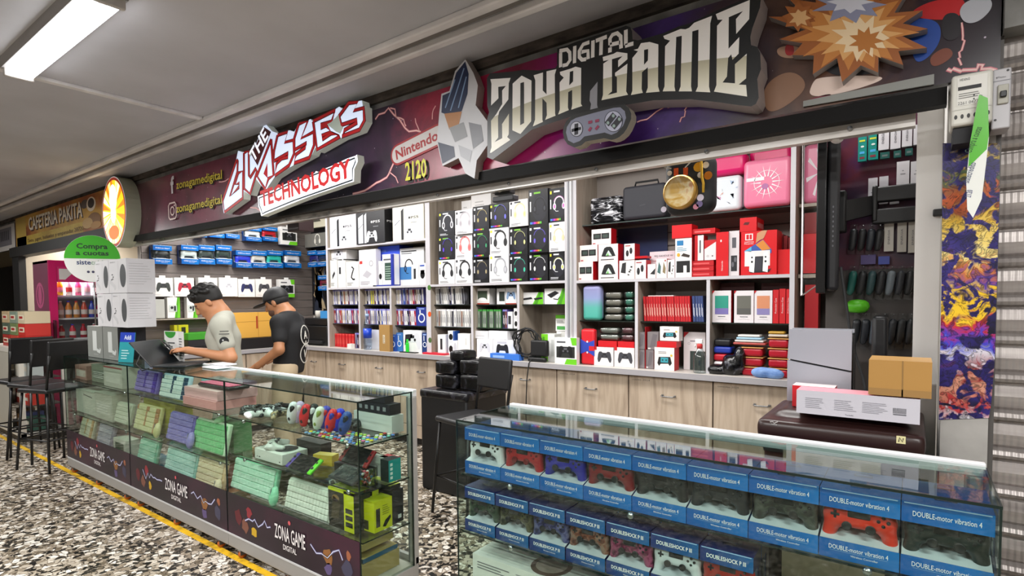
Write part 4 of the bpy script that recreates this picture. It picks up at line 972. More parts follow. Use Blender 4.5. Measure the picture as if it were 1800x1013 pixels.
c=atY(*c5(276,905),SY);t=empty('water_bottle',(c.x,SY-.005,WT),'clear water bottle with a blue label on the worktop','bottle')
b=MB();b.lathe([(.0,.001),(.040,.001),(.046,.015),(.046,.10),(.042,.12),(.046,.14),(.046,.24),(.036,.30),(.022,.34),(.018,.36),(.018,.38)],glass_mat('bottle_plastic','#dfe8f2',.10,.05),n=18);b.build('body',t)
b=MB();b.lathe([(.047,.13),(.047,.235)],M('#1c44c0',.3),n=18);b.build('label_band',t)
b=MB();b.lathe([(.021,.365),(.021,.395),(0,.397)],M('#9ab4d8',.4),n=14);b.build('cap',t)
# unit B: headset boxes, seven stacks
HB=[((88,170),[(455,'w','#2b2b2e'),(335,'k','#5a3ad0'),(207,'k','#4a4a52')]),((173,261),[(445,'w','#2b2b2e'),(325,'w','#d86a6a'),(200,'w','#b0a8b0')]),((264,346),[(445,'k','#b0a078'),(310,'k','#3a9a6a'),(180,'k','#c0b070')]),((347,446),[(425,'w','#c8c8d0'),(292,'w','#2b2b2e'),(165,'k','#6a6ad0')]),((449,543),[(430,'k','#40c0a0'),(287,'k','#d0d090'),(148,'w','#d8d890')]),((547,646),[(420,'k','#e0e0e4'),(280,'k','#6a5ad0'),(95,'k','#3a3a44')]),((651,746),[(412,'k','#c8d060'),(262,'w','#d8d0a0'),(88,'k','#d06ac0')])]
def hs_print(kind,acc,i):
 ink=M('#e8e8ee')if kind=='k' else M('#3a3a40')
 def f(b,w,h):
  hc=M('#0d0d10')if kind=='k' and i%2 else M('#e2e2e6')if kind=='k' and i%3==0 else M('#26262c')if kind=='k' else M({'#d86a6a':'#e08a8a','#2b2b2e':'#2b2b2e','#b0a8b0':'#c9c6cc','#d8d890':'#d9d4c0','#d8d0a0':'#d4cbb0','#c8c8d0':'#a8aab0'}[acc])
  if kind=='k':b.ell(.58*w,.52*h,.4*w,.4*h,M('#1f1f28'),1,20)
  headset(b,.58*w,.52*h,.72*w,hc,M(acc))
  b.ring(.58*w,.52*h+.0864*w,.295*w,.02*w,M(acc),4,14,.2,PI-.2,1.1)
  b.rect(.06*w,.84*h,.16*w,.93*h,M('#d8dc3a')if i%3==0 else ink,2)
  b.rect(.28*w,.88*h,.62*w,.93*h,M('#7ac03a')if i%2 and kind=='k' else ink,2)
  b.rect(.07*w,.4*h,.13*w,.68*h,ink,2)
  if kind=='k' and i%4!=2:rgbbar(b,w,h)
  else:b.lines(.1*w,.05*h,.7*w,.14*h,2,ink)
 return f
rown=['bottom','middle','top']
for j,((xa,xb),rows)in enumerate(HB):
 z=S2
 for i,(yt,kd,acc)in enumerate(rows):
  Y=SY+.015+.012*((i+j)%3)
  zt=atY(*c6((xa+xb)/2,yt),Y).z
  col='#131317' if kd=='k' else '#e9e8ea'
  sbox('headset_box',f'{"black" if kd == "k" else "white"} headset box, {rown[i]} row, {ORD[j]} stack from the orange-sticker upright','headset box',c6,xa,xb,yt,z+.001,.2,col,Y=Y,zt=zt,draw=hs_print(kd,acc,i*3+j),group='headset boxes',side='#1a1a1f' if kd=='k' else '#d8d7da')
  z=zt
z3=atY(*c6(240,200),SY+.1).z
for xa,xb,yt,lb in((172,220,150,'small white carton lying behind the top headset boxes'),(221,322,122,'larger white carton lying behind the top headset boxes')):
 p=atY(*c6(xa,yt),SY+.12);q=atY(*c6(xb,yt),SY+.12)
 pbox('carton',lb,'carton',p.x,q.x,SY+.22,S2+.001,p.z,.12,'#e4e1e0',draw=lambda b,w,h:b.lines(.2*w,.88*h,.8*w,.95*h,2,M('#b8b5b4')))
x=-3.51
sbox('accessory_box','black game box at the end of the upper row beside the orange sticker','box',c6,207,244,600,S3,.12,'#1a1a1e',Y=SY+.07,draw=lambda b,w,h:b.ell(.5*w,.5*h,.3*w,.3*h,M('#3c3c44'),1))
STK=lambda b,w,h:(b.rect(.32*w,.25*h,.6*w,.8*h,M('#26262a'),1))
sbox('accessory_box','white box with a black upright bar, on the worktop below the white game row','box',c6,85,125,835,WT,.09,'#ecebec',Y=SY+.02,draw=STK)
z=atY(*c6(140,872),SY+.03).z
for k,(za,zb)in enumerate(((WT,z),(z,atY(*c6(140,815),SY+.03).z))):
 sbox('accessory_box',('lower','upper')[k]+' blue and white camera box of the stacked pair below the white game row','box',c6,126,159,0,za+.001,.08,'#e6e8ee',Y=SY+.03,zt=zb,side='#1f4a9a',draw=lambda b,w,h:(b.ell(.45*w,.45*h,.32*w,.28*h,BLACK,1),b.rect(.8*w,0,w,h,M('#1f4a9a'),1)))
sbox('accessory_box','low white box with a faint oval print, beside the stacked camera boxes','box',c6,161,187,865,WT,.08,'#e4e4e8',Y=SY+.025,draw=lambda b,w,h:b.ell(.5*w,.5*h,.3*w,.35*h,M('#c4c4cc'),1))
sbox('accessory_box','tall plain white box with faint print, below the white game row','box',c6,188,250,830,WT,.1,'#efedea',Y=SY+.02,draw=lambda b,w,h:(b.rect(.6*w,.5*h,.72*w,.8*h,M('#d4d2ce'),1),b.lines(.1*w,.05*h,.7*w,.12*h,2,M('#c08a8a'))))
sbox('accessory_box','white box with a photo print and red corner, upper shelf above the green-topped cases','box',c6,278,348,600,S3,.1,'#e9e6e4',Y=SY+.07,draw=lambda b,w,h:(b.rect(.15*w,.3*h,.85*w,.85*h,M('#3c4a3a'),1),b.ell(.5*w,.3*h,.3*w,.12*h,M('#f2f2f2'),2),b.rect(0,.85*h,.12*w,h,M('#a83a2a'),2),b.rect(0,0,w,.08*h,M('#a83a2a'),2)))
sbox('accessory_box','white box with a dark green photo, upper shelf beside the white gamepad box','box',c6,385,428,600,S3,.1,'#e4e4e4',Y=SY+.07,draw=lambda b,w,h:b.rect(.3*w,.2*h,.95*w,.8*h,M('#26302a'),1))
sbox('gamepad_box','white gamepad box with a pale blue print, upper shelf over the charcoal games','box',c6,430,486,597,S3,.1,'#e9e9ec',Y=SY+.07,draw=lambda b,w,h:(gamepad(b,.5*w,.55*h,.75*w,M('#7d9ac0')),b.rect(0,0,w,.07*h,M('#a83a2a'),2)))
sbox('accessory_box','white box with a black slot print, beside the green-topped cases','box',c6,437,465,718,S4,.1,'#e6e6e8',Y=SY+.07,draw=lambda b,w,h:b.rect(.25*w,.25*h,.75*w,.75*h,M('#2a2a30'),1))
z=atY(*c6(475,750),SY+.07).z
for k,(za,zb)in enumerate(((S4,z),(z,atY(*c6(475,700),SY+.07).z))):
 sbox('accessory_box',('lower','upper')[k]+' small white box with a black oval, stacked at the end of the green-topped cases','box',c6,466,488,0,za+.001,.1,'#ecebec',Y=SY+.07,zt=zb,draw=lambda b,w,h:b.ell(.5*w,.45*h,.34*w,.25*h,BLACK,1))
z=atY(*c6(400,860),SY+.03).z
sbox('gamepad_box','white gamepad carton printed with a white gamepad, beneath the green-topped cases','box',c6,274,356,0,WT,.14,'#e7e6e8',Y=SY+.02,zt=z,draw=lambda b,w,h:gamepad(b,.5*w,.55*h,.62*w,M('#cfcfd8'),M('#3c3c42')))
sbox('gamepad_box','white gamepad carton printed with a black gamepad, beneath the green-topped cases','box',c6,357,475,0,WT,.14,'#e7e6e8',Y=SY+.02,zt=z,draw=lambda b,w,h:(gamepad(b,.42*w,.5*h,.5*w,M('#18181c')),b.rect(.2*w,.8*h,.6*w,.9*h,M('#c4c4cc'),1)))
sbox('carton','low white carton on the white-gamepad carton','carton',c6,275,343,816,z+.001,.14,'#dddcdf',Y=SY+.035,draw=lambda b,w,h:b.rect(.1*w,.3*h,.7*w,.4*h,M('#c4c3c8'),1))
sbox('carton','low white carton on the black-gamepad carton','carton',c6,344,440,816,z+.001,.14,'#e2e1e4',Y=SY+.035,draw=lambda b,w,h:b.rect(.3*w,.35*h,.6*w,.6*h,M('#f4f4f4'),1))
GR=M('#6cc81e');
def gcorner(b,w,h):b.poly([(.55*w,0),(w,0),(w,h),(.8*w,h)],GR,1);b.poly([(.6*w,0),(.75*w,0),(.95*w,h),(.85*w,h)],M('#4a9a1c'),2)
sbox('adapter_box','white and green box with two black slabs, upper shelf above the cable tangle','box',c6,504,622,620,S3,.1,'#e4e4e4',Y=SY+.07,draw=lambda b,w,h:(gcorner(b,w,h),b.poly([(.1*w,.5*h),(.5*w,.6*h),(.55*w,.45*h),(.15*w,.35*h)],M('#1d1d22'),3),b.poly([(.6*w,.5*h),(.95*w,.6*h),(.98*w,.45*h),(.65*w,.35*h)],M('#1d1d22'),3)))
sbox('adapter_box','white and green adapter box with a black power brick print, by the aluminium post','box',c6,628,744,600,S3,.12,'#ecebea',Y=SY+.06,draw=lambda b,w,h:(gcorner(b,w,h),b.poly([(.12*w,.6*h),(.48*w,.85*h),(.65*w,.72*h),(.3*w,.4*h)],M('#141418'),3),b.line([(.4*w,.35*h),(.6*w,.3*h),(.7*w,.5*h)],.03*w,M('#141418'),3)))
MB_=MB().box(-2.833,SY+.05,S3-.008,-2.365,SB-.012,S3,MSHELF)
sbox('adapter_box','white and green box at the back of the cable cell, by the aluminium post','box',c6,685,748,735,WT+.26,.12,'#e9e9e6',Y=SY+.16,draw=lambda b,w,h:(b.rect(0,.78*h,w,h,GR,1),b.lines(.1*w,.5*h,.8*w,.7*h,3,M('#3a3a40')),b.rect(.1*w,.08*h,.9*w,.3*h,M('#4a9a4a'),1)))
sbox('carton','white carton under the small green-topped box in the cable cell','carton',c6,690,748,840,WT,.12,'#dcdcd8',Y=SY+.16,zt=WT+.258)
sbox('console_box','small black and green console box behind the cable tangle','box',c6,560,612,890,WT,.1,'#17221a',Y=SY+.05)
sbox('console_box','white console box with a broad green edge, behind the gamepad blister','box',c6,612,680,832,WT,.14,'#dfe0de',Y=SY+.05,draw=lambda b,w,h:(b.rect(0,0,.5*w,h,M('#74c81c'),1),b.rect(.1*w,.1*h,.25*w,.9*h,M('#4a9a1c'),2),b.rect(.75*w,.2*h,.95*w,.8*h,M('#c4c6c4'),1)))
def padbox(b,w,h):
 b.poly([(.8*w,.72*h),(w,.72*h),(w,h),(.72*w,h)],GR,1);b.poly([(.45*w,0),(w,0),(w,.2*h),(.55*w,.2*h)],GR,1)
 b.rect(.08*w,.24*h,.92*w,.66*h,M('#2a2c2a'),1);gamepad(b,.5*w,.48*h,.6*w,M('#101012'),M('#5a5a60'),2);b.rect(.1*w,.8*h,.5*w,.86*h,M('#55565c'),2)
sbox('gamepad_box','white and green window box with a black gamepad, in front of the aluminium post','box',c6,680,792,850,WT,.05,'#e9eae8',Y=3.95,zt=atY(*c6(735,850),3.95).z,draw=padbox)
pbox('cable_box','small bright blue flat box on the worktop edge in front of the black-gamepad carton','box',-3.12,-2.80,3.945,WT,WT+.055,.07,'#3c78d8',rz=.02,draw=lambda b,w,h:b.rect(.1*w,.3*h,.5*w,.7*h,M('#8fb4f0'),1))
random.seed(4);t=empty('cable_coil',(0,0,0),'tangled black cables with a power brick hanging over the worktop','cable')
cc=atY(*c6(560,890),SY+.04)
for k in range(6):
 a0=random.uniform(0,6.28);rx,rz=random.uniform(.08,.15),random.uniform(.10,.17);ph=random.uniform(0,6.28)
 P=[(cc.x+random.uniform(-.02,.02)+rx*math.cos(a),SY-.02+.015*math.sin(a*2+ph)-.01*k/6,cc.z+.03+rz*math.sin(a))for a in[a0+i*.35 for i in range(19)]]
 P=[(x,min(y,SY-.006),max(z,WT+.008))for x,y,z in P]
 MB().tube(P,.0055,RUBBER,6).build('loop',t)
MB().rbox(cc.x+.05,SY-.05,WT+.05,cc.x+.22,SY-.003,WT+.19,M('#141416',.5),.015).build('power_brick',t)
MB().rbox(cc.x+.02,SY-.05,WT+.002,cc.x+.2,SY-.003,WT+.04,M('#141416',.5),.012).build('plug',t)
e=cc.x+.03
MB().tube([(cc.x+.1,SY-.0,WT+.06),(cc.x+.06,SY-.05,WT+.02),(cc.x+.05,3.93,WT-.01),(e,3.925,.8),(e-.01,3.92,.5),(e+.02,3.92,.2),(e+.05,3.9,.01)],.005,RUBBER,6).build('hanging_lead',t)
# unit C, upper part
def softcase(name,label,x0,x1,y0,y1,z0,z1,m,cat='case',group=None,handle=None,print_=None,b_=.03,rim=None):
 t=empty(name,((x0+x1)/2,y0,z0),label,cat,group);x0=max(x0,-2.25)if y0>3.9 else x0;x1=min(x1,-.675)if y0>3.9 and x0<-.7 else x1;w,d,h=x1-x0,y1-y0,z1-z0
 t.location.x=(x0+x1)/2
 MB().rbox(-w/2,0,.0015,w/2,d,h,m,min(b_,d*.45),4).build('shell',t)
 b=MB()
 k=min(b_,d*.45)
 b.tube([(-w/2+k,d/2,h+.001),(w/2-k,d/2,h+.001),(w/2+.001,d/2,h-k),(w/2+.001,d/2,k),(w/2-k,d/2,.006),(-w/2+k,d/2,.006),(-w/2-.001,d/2,k),(-w/2-.001,d/2,h-k)],.004,rim or RUBBER,6,closed=True);b.build('zip_band',t)
 if handle:MB().tube([(-.1,d/2,h-.01),(-.09,d/2,h+.035),(.09,d/2,h+.035),(.1,d/2,h-.01)],.008,handle,8).build('handle',t)
 if print_:
  b=MB();b.fr((-w/2,-.001,0));print_(b,w,h);b.build('print',t)
 return t
CY_=4.11
def xz(cr,x,y,Y):p=atY(*cr(x,y),Y);return p.x,p.z
a=xz(c7,135,430,CY_);e=xz(c7,352,600,CY_)
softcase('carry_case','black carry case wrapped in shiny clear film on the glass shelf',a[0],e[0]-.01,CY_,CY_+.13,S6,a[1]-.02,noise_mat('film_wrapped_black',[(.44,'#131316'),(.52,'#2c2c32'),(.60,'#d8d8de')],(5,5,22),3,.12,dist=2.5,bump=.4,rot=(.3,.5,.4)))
a=xz(c7,350,372,CY_-.02);e=xz(c7,636,580,CY_-.02)
softcase('carry_case','matt black zipped carry case with a top handle on the glass shelf',a[0],e[0],CY_-.02,CY_+.12,S6,a[1],M('#26262e',.6),handle=RUBBER,print_=lambda b,w,h:b.line([(.42*w,.4*h),(.55*w,.42*h)],.006,M('#3a3a42'),1))
def wavy(b,w,h):
 for i in range(14):
  a_=2*PI*i/14;b.poly([(w*.5+w*.12*math.cos(a_-.12),h*.5+h*.12*math.sin(a_-.12)),(w*.5+w*.12*math.cos(a_+.12),h*.5+h*.12*math.sin(a_+.12)),(w*.5+w*.36*math.cos(a_),h*.5+h*.36*math.sin(a_))],M('#f6eef2',.35),2)
 b.ring(.5*w,.5*h,.26*w,.012*w,M('#f2dfe6',.35),1,24);b.rect(.08*w,.55*h,.45*w,.62*h,M('#f6eef2',.35),1);b.ell(.47*w,.42*h,.07*w,.06*h,M('#b06aa0',.35),3,12)
HOT=M('#e0186e',.3);BABY=M('#e87ea0',.3)
a=xz(c7,905,165,CY_);e=xz(c7,1170,285,CY_)
zt=e[1]+.005
pk=(M('#d8e4ec',.4))
softcase('hard_case','white carry case with a pale blue comic print, under the hot pink case',xz(c7,940,300,CY_)[0],xz(c7,1142,300,CY_)[0],CY_-.03,CY_+.1,S6,zt-.004,M('#dfe6ec',.35),print_=lambda b,w,h:[b.poly([(w*(u+random.uniform(-.08,.08)),h*(v+random.uniform(-.08,.08)))for k in range(5)],M(cl,.35),1+.1*i)for i,(u,v,cl)in enumerate(((.7,.8,'#9fb8dc'),(.85,.6,'#a9bfe0'),(.7,.4,'#c4d0e4'),(.15,.85,'#e9d8a0'),(.35,.6,'#4a4a60'),(.38,.5,'#d89a8a'),(.3,.4,'#c88ab0'),(.6,.25,'#b4c4da')))],rim=M('#b9c4cc'))
softcase('hard_case','hot pink hard case lying on the white comic-print case',a[0],e[0],CY_-.02,CY_+.12,zt+.004,a[1]-.01,HOT,b_=.035,rim=M('#b8125a'))
a=xz(c7,1148,200,CY_-.05);e=xz(c7,1482,495,CY_-.05)
softcase('hard_case','pale pink hard case with a white starburst print',a[0],e[0],CY_-.05,CY_+.08,S6,a[1],BABY,print_=wavy,b_=.035,rim=M('#c85a80'))
a=xz(c7,1185,110,CY_+.1);e=xz(c7,1480,110,CY_+.1)
softcase('hard_case','hot pink hard case standing behind the pale pink starburst case',a[0],e[0],CY_+.10,CY_+.24,S6,atY(*c7(1330,95),CY_+.1).z,HOT,b_=.04,rim=M('#b8125a'))
Yb=2.60;cb=crop(1160,240,6.329)
c0=atY(*cb(320,540),Yb);sc=lambda x,y:(lambda p:(p.x-c0.x,p.z-c0.z))(atY(*cb(x,y),Yb))
t=empty('backpack',(c0.x,Yb,c0.z),'black backpack with a round clear gold-rimmed pocket hanging below the rail','backpack')
out=[sc(*q)for q in((60,250),(180,215),(330,215),(465,200),(520,230),(570,350),(585,520),(590,700),(570,810),(430,850),(250,850),(90,850),(70,700),(75,560),(55,420))]
sd=SD((-.28,-.08,-.36),(.3,.18,.36),.012)
xs_=[p[0]for p in out];zs_=[p[1]for p in out];w_,h_=(max(xs_)-min(xs_))/2,(max(zs_)-min(zs_))/2;mx_,mz_=(max(xs_)+min(xs_))/2,(max(zs_)+min(zs_))/2
sd.box((mx_,.04,mz_),(w_,.065,h_),.05,0)
b=MB();sd.to(b,M('#19191c',.6));b.fr((0,-.0265,0));random.seed(2)
for q,r,cl in(((447,352),.022,'#e8a81c'),((556,445),.019,'#e08a1c'),((530,330),.015,'#efe9e0'),((470,440),.014,'#efe9e0'),((470,690),.016,'#e8dff0'),((460,760),.015,'#7a6a9a'),((65,820),.014,'#d8d0e0'),((420,790),.013,'#d88aa0'),((130,420),.012,'#efe9e0')):
 u,v=sc(*q);b.ell(u,v,r,r,M(cl,.5),1,12)
u,v=sc(200,400);b.rect(u-.01,v-.02,u+.012,v+.015,M('#e05a1c'),1);u,v=sc(305,395);b.rect(u-.01,v-.02,u+.012,v+.015,M('#e05a1c'),1)
for L in([(60,290),(100,265),(85,300),(120,340),(70,355),(150,370)],[(300,360),(400,260),(380,250),(460,190)]):b.line([sc(*q)for q in L],.006,M('#e8e4dc'),1)
b.build('bag',t)
u,v=sc(260,635);R_=abs(sc(445,635)[0]-u)
b=MB();b.lathe([(R_*1.0,-.02),(R_*1.02,-.045),(R_*.98,-.06),(R_*.9,-.064)],M('#c79a4a',.3,.5),(u,0,v),26,'y',False);b.build('pocket_rim',t)
b=MB();b.fr((u,-.058,v));b.ell(0,0,R_*.94,R_*.94,noise_mat('pocket_filling',[(.3,'#b88a3a'),(.45,'#e0b45c'),(.55,'#f2dfae'),(.65,'#d88a4a'),(.75,'#9ab06a')],(9,9,9),3,.15,dist=1.2),0,26);b.build('clear_pocket',t)
for s in(-1,1):MB().tube([(mx_+s*.06,.05,mz_+h_-.02),(mx_+s*.05,-.02,mz_+h_+.03),(mx_+s*.04,-.155,mz_+h_+.058)],.008,RUBBER,6).build('shoulder_strap',t)
b=MB();b.tube([sc(470,210)[:1]+(-.04,)+sc(470,210)[1:],sc(490,300)[:1]+(-.04,)+sc(490,300)[1:],sc(500,470)[:1]+(-.045,)+sc(500,470)[1:],sc(520,540)[:1]+(-.05,)+sc(520,540)[1:],sc(520,640)[:1]+(-.05,)+sc(520,640)[1:]],.006,M('#d8a82c',.4),6);b.build('zip_cord',t)
P=[atY(*cb(x,y),2.44)for x,y in((75,195),(40,95),(60,75),(420,25),(470,60),(510,130))]
tag(MB().tube([tuple(p)for p in P]+[(P[-1].x,2.362,P[-1].z-.005)],.007,RUBBER,6).build('wire_bracket'),'bent black wire bracket above the hanging backpack','bracket')
ZB=S2-.005
def two_lens(b,w,h):
 for s in(.29,.71):b.rect(w*(s-.2),.35*h,w*(s+.2),.72*h,M('#1c1c20'),1);b.rect(w*(s-.13),.43*h,w*(s+.13),.64*h,M('#3c4a44'),2)
 b.rect(.05*w,.05*h,.2*w,.11*h,M('#a8323a'),1)
def dock(b,w,h):
 b.poly([(.15*w,.3*h),(.3*w,.78*h),(.42*w,.85*h),(.62*w,.85*h),(.72*w,.75*h),(.88*w,.3*h),(.75*w,.28*h),(.3*w,.28*h)],M('#17191b'),1)
 b.poly([(.38*w,.35*h),(.52*w,.65*h),(.7*w,.32*h)],M('#cfe6d8'),2);b.poly([(.40*w,.34*h),(.55*w,.34*h),(.5*w,.5*h)],M('#7ac06a'),3);b.rect(.12*w,.08*h,.8*w,.13*h,M('#2b2b30'),1)
def grips(b,w,h):
 b.poly([(.1*w,.35*h),(.2*w,.85*h),(.45*w,.9*h),(.42*w,.3*h)],M('#2c2c2e'),1)
 for u,v in((.62,.3),(.75,.55)):b.poly([(w*(u-.08),h*(v-.1)),(w*(u+.03),h*(v-.12)),(w*(u+.12),h*(v+.12)),(w*(u),h*(v+.14))],M('#1a1a1e'),1);b.ell(w*(u+.02),h*v,.06*w,.06*h,M('#eaeaea'),2,10)
def pads2(b,w,h):
 for u,v in((.3,.4),(.65,.55)):b.ell(w*u,h*v,.14*w,.2*h,M('#1a1a1e'),1,14);b.ell(w*u,h*(v+.05),.05*w,.06*h,M('#3c3c42'),2,8)
 b.rect(.1*w,.84*h,.6*w,.9*h,M('#a8323a'),1)
GC='small red-sided accessory boxes'
def rb(label,xa,xb,yt,z0,draw,Y=4.03,d=.1,**k):return sbox('accessory_box',label,'box',c7,xa,xb,yt,z0,d,'#efe9e6',Y=Y,side='#c2141e',top=k.pop('top','#c2141e'),draw=draw,group=GC,**k)
z1=atY(*c7(100,865),4.03).z;z2=atY(*c7(120,755),4.05).z
rb('white box with twin dark lenses, bottom of the stack by the aluminium post',36,160,865,ZB,two_lens)
rb('white box with twin dark lenses, middle of the stack by the aluminium post',72,190,755,z1,two_lens,Y=4.05,zt=z2)
rb('white box with twin dark lenses, topmost of the stack by the aluminium post',150,279,648,z2,two_lens,Y=4.08)
z1=atY(*c7(260,862),4.04).z
rb('white charging dock box, lower of two under the glass shelf',195,325,862,ZB,dock,Y=4.035)
rb('white charging dock box, upper of two under the glass shelf',195,325,748,z1,dock,Y=4.045)
z1=atY(*c7(480,845),4.035).z
rb('white box with grip prints, beside the lower charging dock box',332,435,855,ZB,grips,Y=4.025)
rb('white box with two dark oval pads, beside the grip box',437,510,853,ZB,pads2,Y=4.025)
rb('white box with two dark oval pads, topmost behind the grip box',365,435,752,atY(*c7(380,852),4.05).z,pads2,Y=4.05,zt=atY(*c7(400,745),4.05).z)
sbox('accessory_box','flat red box lying on the dark oval pad boxes','box',c7,436,518,826,z1+.004,.08,'#c2141e',Y=4.04)
rb('low pale pink box with a black wedge print',519,574,880,ZB,lambda b,w,h:b.poly([(.3*w,.3*h),(.9*w,.25*h),(.95*w,.7*h)],M('#222226'),1),Y=4.02)
rb('white box with two teal and brown grip covers',576,648,845,ZB,lambda b,w,h:(b.poly([(.1*w,.3*h),(.25*w,.85*h),(.45*w,.6*h),(.4*w,.2*h)],M('#4a6a6a'),1),b.poly([(.6*w,.3*h),(.7*w,.85*h),(.9*w,.5*h),(.85*w,.2*h)],M('#8a7a5c'),1),b.ell(.85*w,.9*h,.07*w,.05*h,M('#a83a3a'),2,8)),Y=4.02)
rb('white box with white and black stick prints, beside the tall dock box',650,700,850,ZB,grips,Y=4.022)
sbox('accessory_box','wide white lettered box standing behind the small red-sided boxes','box',c7,533,702,795,ZB,.08,'#dcd6dc',Y=4.14,draw=lambda b,w,h:(b.text('RSJ HANDLE W',.2*w,.8*h,.07*h,M('#3a3a44'),2,.72*w),b.text('CHARGING',.08*w,.62*h,.07*h,M('#b0202a'),2,.5*w)))
sbox('accessory_box','tall white box with a black dock and mount print','box',c7,702,812,710,ZB,.12,'#f0efee',Y=4.015,side='#c2141e',draw=lambda b,w,h:(b.rect(.1*w,.82*h,.5*w,.95*h,M('#2a7ab0'),1),b.poly([(.35*w,.55*h),(.85*w,.5*h),(.9*w,.56*h),(.5*w,.62*h)],M('#3a2f2a'),2),b.ell(.2*w,.58*h,.1*w,.05*h,M('#d8a83a'),2,12),b.poly([(.08*w,.12*h),(.08*w,.42*h),(.9*w,.42*h),(.9*w,.12*h),(.7*w,.12*h),(.7*w,.3*h),(.5*w,.3*h),(.5*w,.12*h)],M('#141416'),2),b.lines(.1*w,.68*h,.7*w,.8*h,3,M('#4a90b0'))))
z1=atY(*c7(890,855),4.02).z
for k,zz in enumerate((ZB,ZB+(z1-ZB)/3,ZB+2*(z1-ZB)/3)):
 sbox('flat_box',f'flat red box, {("lowest", "middle", "uppermost")[k]} of the flat red stack beside the tall dock box','box',c7,816,962,0,zz+.0005,.14,'#b8141e',Y=4.02+.006*k,zt=zz+(z1-ZB)/3-.001,draw=lambda b,w,h:b.rect(.06*w,.3*h,.8*w,.6*h,M('#e05a5c'),1))
sbox('accessory_box','white-fronted red box on the flat red stack, nearest the tall dock box','box',c7,830,890,690,z1,.1,'#e9e4e4',Y=4.03,side='#c2141e',top='#c2141e',draw=lambda b,w,h:(b.rect(.0,0,.35*w,h,M('#c2141e'),1),b.rect(.55*w,.3*h,.7*w,.8*h,M('#4a4a50'),2)))
sbox('accessory_box','white-fronted red box on the flat red stack, next to the long red carton','box',c7,894,972,720,z1,.1,'#e9e2e4',Y=4.03,side='#c2141e',top='#c2141e',draw=lambda b,w,h:(b.poly([(0,.55*h),(w,.9*h),(w,h),(0,h)],M('#c2141e'),1),b.ring(.3*w,.2*h,.08*w,.02*w,M('#4a4a50'),1,10),b.ell(.7*w,.2*h,.07*w,.03*h,M('#4a4a50'),1,10)))
zz=atY(*c7(760,712),4.04).z
sbox('flat_box','red box laid across the top of the tall dock box','box',c7,680,812,620,zz,.14,'#d4161f',Y=4.02,draw=lambda b,w,h:b.rect(0,0,w,.06*h,M('#8a0e14'),1))
zz=atY(*c7(900,690),4.03).z
pbox('flat_box','thin red box bridging the white-fronted red boxes','box',xz(c7,815,690,4.04)[0],xz(c7,965,690,4.04)[0],4.035,zz+.012,zz+.05,.12,'#c4141d',draw=lambda b,w,h:b.rect(.1*w,.3*h,.8*w,.6*h,M('#e86a6a'),1))
sbox('console_box','upright red carton with a white label, beside the white-sided console carton','console box',c7,972,1054,668,ZB,.16,'#d2141e',Y=4.005,draw=lambda b,w,h:(b.text('Nintendo',.56*w,.12*h,.14*w,M('#f0e4e4'),2,.22*h,ang=PI/2),b.ell(.4*w,.8*h,.06*w,.03*h,M('#f0e4e4'),2,10)))
sbox('console_box','white-fronted carton with two black upright pads, between two red cartons','console box',c7,1057,1126,660,ZB,.16,'#dcd8dc',Y=4.02,top='#c2141e',side='#c2141e',draw=lambda b,w,h:(b.rect(.2*w,.1*h,.8*w,.45*h,M('#26262c'),1),b.rect(.3*w,.62*h,.7*w,.85*h,M('#5a5a62'),1),b.ell(.38*w,.25*h,.12*w,.06*h,M('#6a6a72'),2,10),b.ell(.62*w,.36*h,.12*w,.06*h,M('#6a6a72'),2,10)))
def sw(b,w,h):
 b.rect(.12*w,.8*h,.34*w,.95*h,M('#f2eeee'),1);b.rect(.15*w,.82*h,.225*w,.93*h,M('#d2141e'),2);b.rect(.245*w,.82*h,.31*w,.93*h,M('#d2141e'),2)
 b.text('SWITCH',.1*w,.74*h,.035*h,M('#f2eeee'),2,.26*w);b.text('Nintendo',.1*w,.705*h,.03*h,M('#f2eeee'),2,.26*w)
 b.poly([(.1*w,.56*h),(.62*w,.80*h),(.86*w,.56*h),(.86*w,.48*h),(.1*w,.52*h)],M('#3a5aa8'),2);b.poly([(.42*w,.69*h),(.62*w,.79*h),(.84*w,.57*h),(.6*w,.55*h)],M('#d8883a'),3);b.poly([(.1*w,.56*h),(.3*w,.65*h),(.3*w,.53*h)],M('#5ab0d8'),3)
 b.poly([(.42*w,.72*h),(.46*w,.95*h),(.6*w,h),(.74*w,h),(.64*w,.82*h),(.52*w,.78*h)],M('#c9926c'),4)
 b.rect(.11*w,.2*h,.82*w,.55*h,M('#ece8e8'),3)
 for u in(.24,.62):b.poly([(w*u,.08*h),(w*(u+.14),.05*h),(w*(u+.17),.42*h),(w*(u+.13),.52*h),(w*(u+.02),.5*h)],M('#f4f4f4'),5);b.ell(w*(u+.08),.3*h,.03*w,.025*h,M('#222226'),6,10);b.ell(w*(u+.08),.4*h,.025*w,.022*h,M('#222226'),6,8)
 b.poly([(.2*w,.12*h),(.28*w,.05*h),(.8*w,.06*h),(.86*w,.14*h),(.74*w,.1*h),(.72*w,.42*h),(.38*w,.42*h),(.38*w,.1*h)],M('#26262c'),4)
 b.rect(.4*w,.1*h,.6*w,.4*h,M('#3a3a42'),5)
zsw=atY(*c7(1250,660),4.0).z
sbox('console_box','large red console carton printed with a hand lifting a handheld console','console box',c7,1136,1374,660,ZB,.17,'#d8141e',Y=4.0,draw=sw)
sbox('console_box','red carton with a row of small windows on top of the printed console carton','console box',c7,1128,1240,572,zsw,.22,'#d2141e',Y=4.0,draw=lambda b,w,h:(b.poly([(.2*w,.5*h),(.3*w,.68*h),(.6*w,.66*h),(.5*w,.46*h)],M('#5a0c12'),1)),drawR=lambda b,w,h:[b.rect(w*(.15+k*.2),.3*h,w*(.28+k*.2),.65*h,M('#d8a0a0'),1)for k in range(4)])
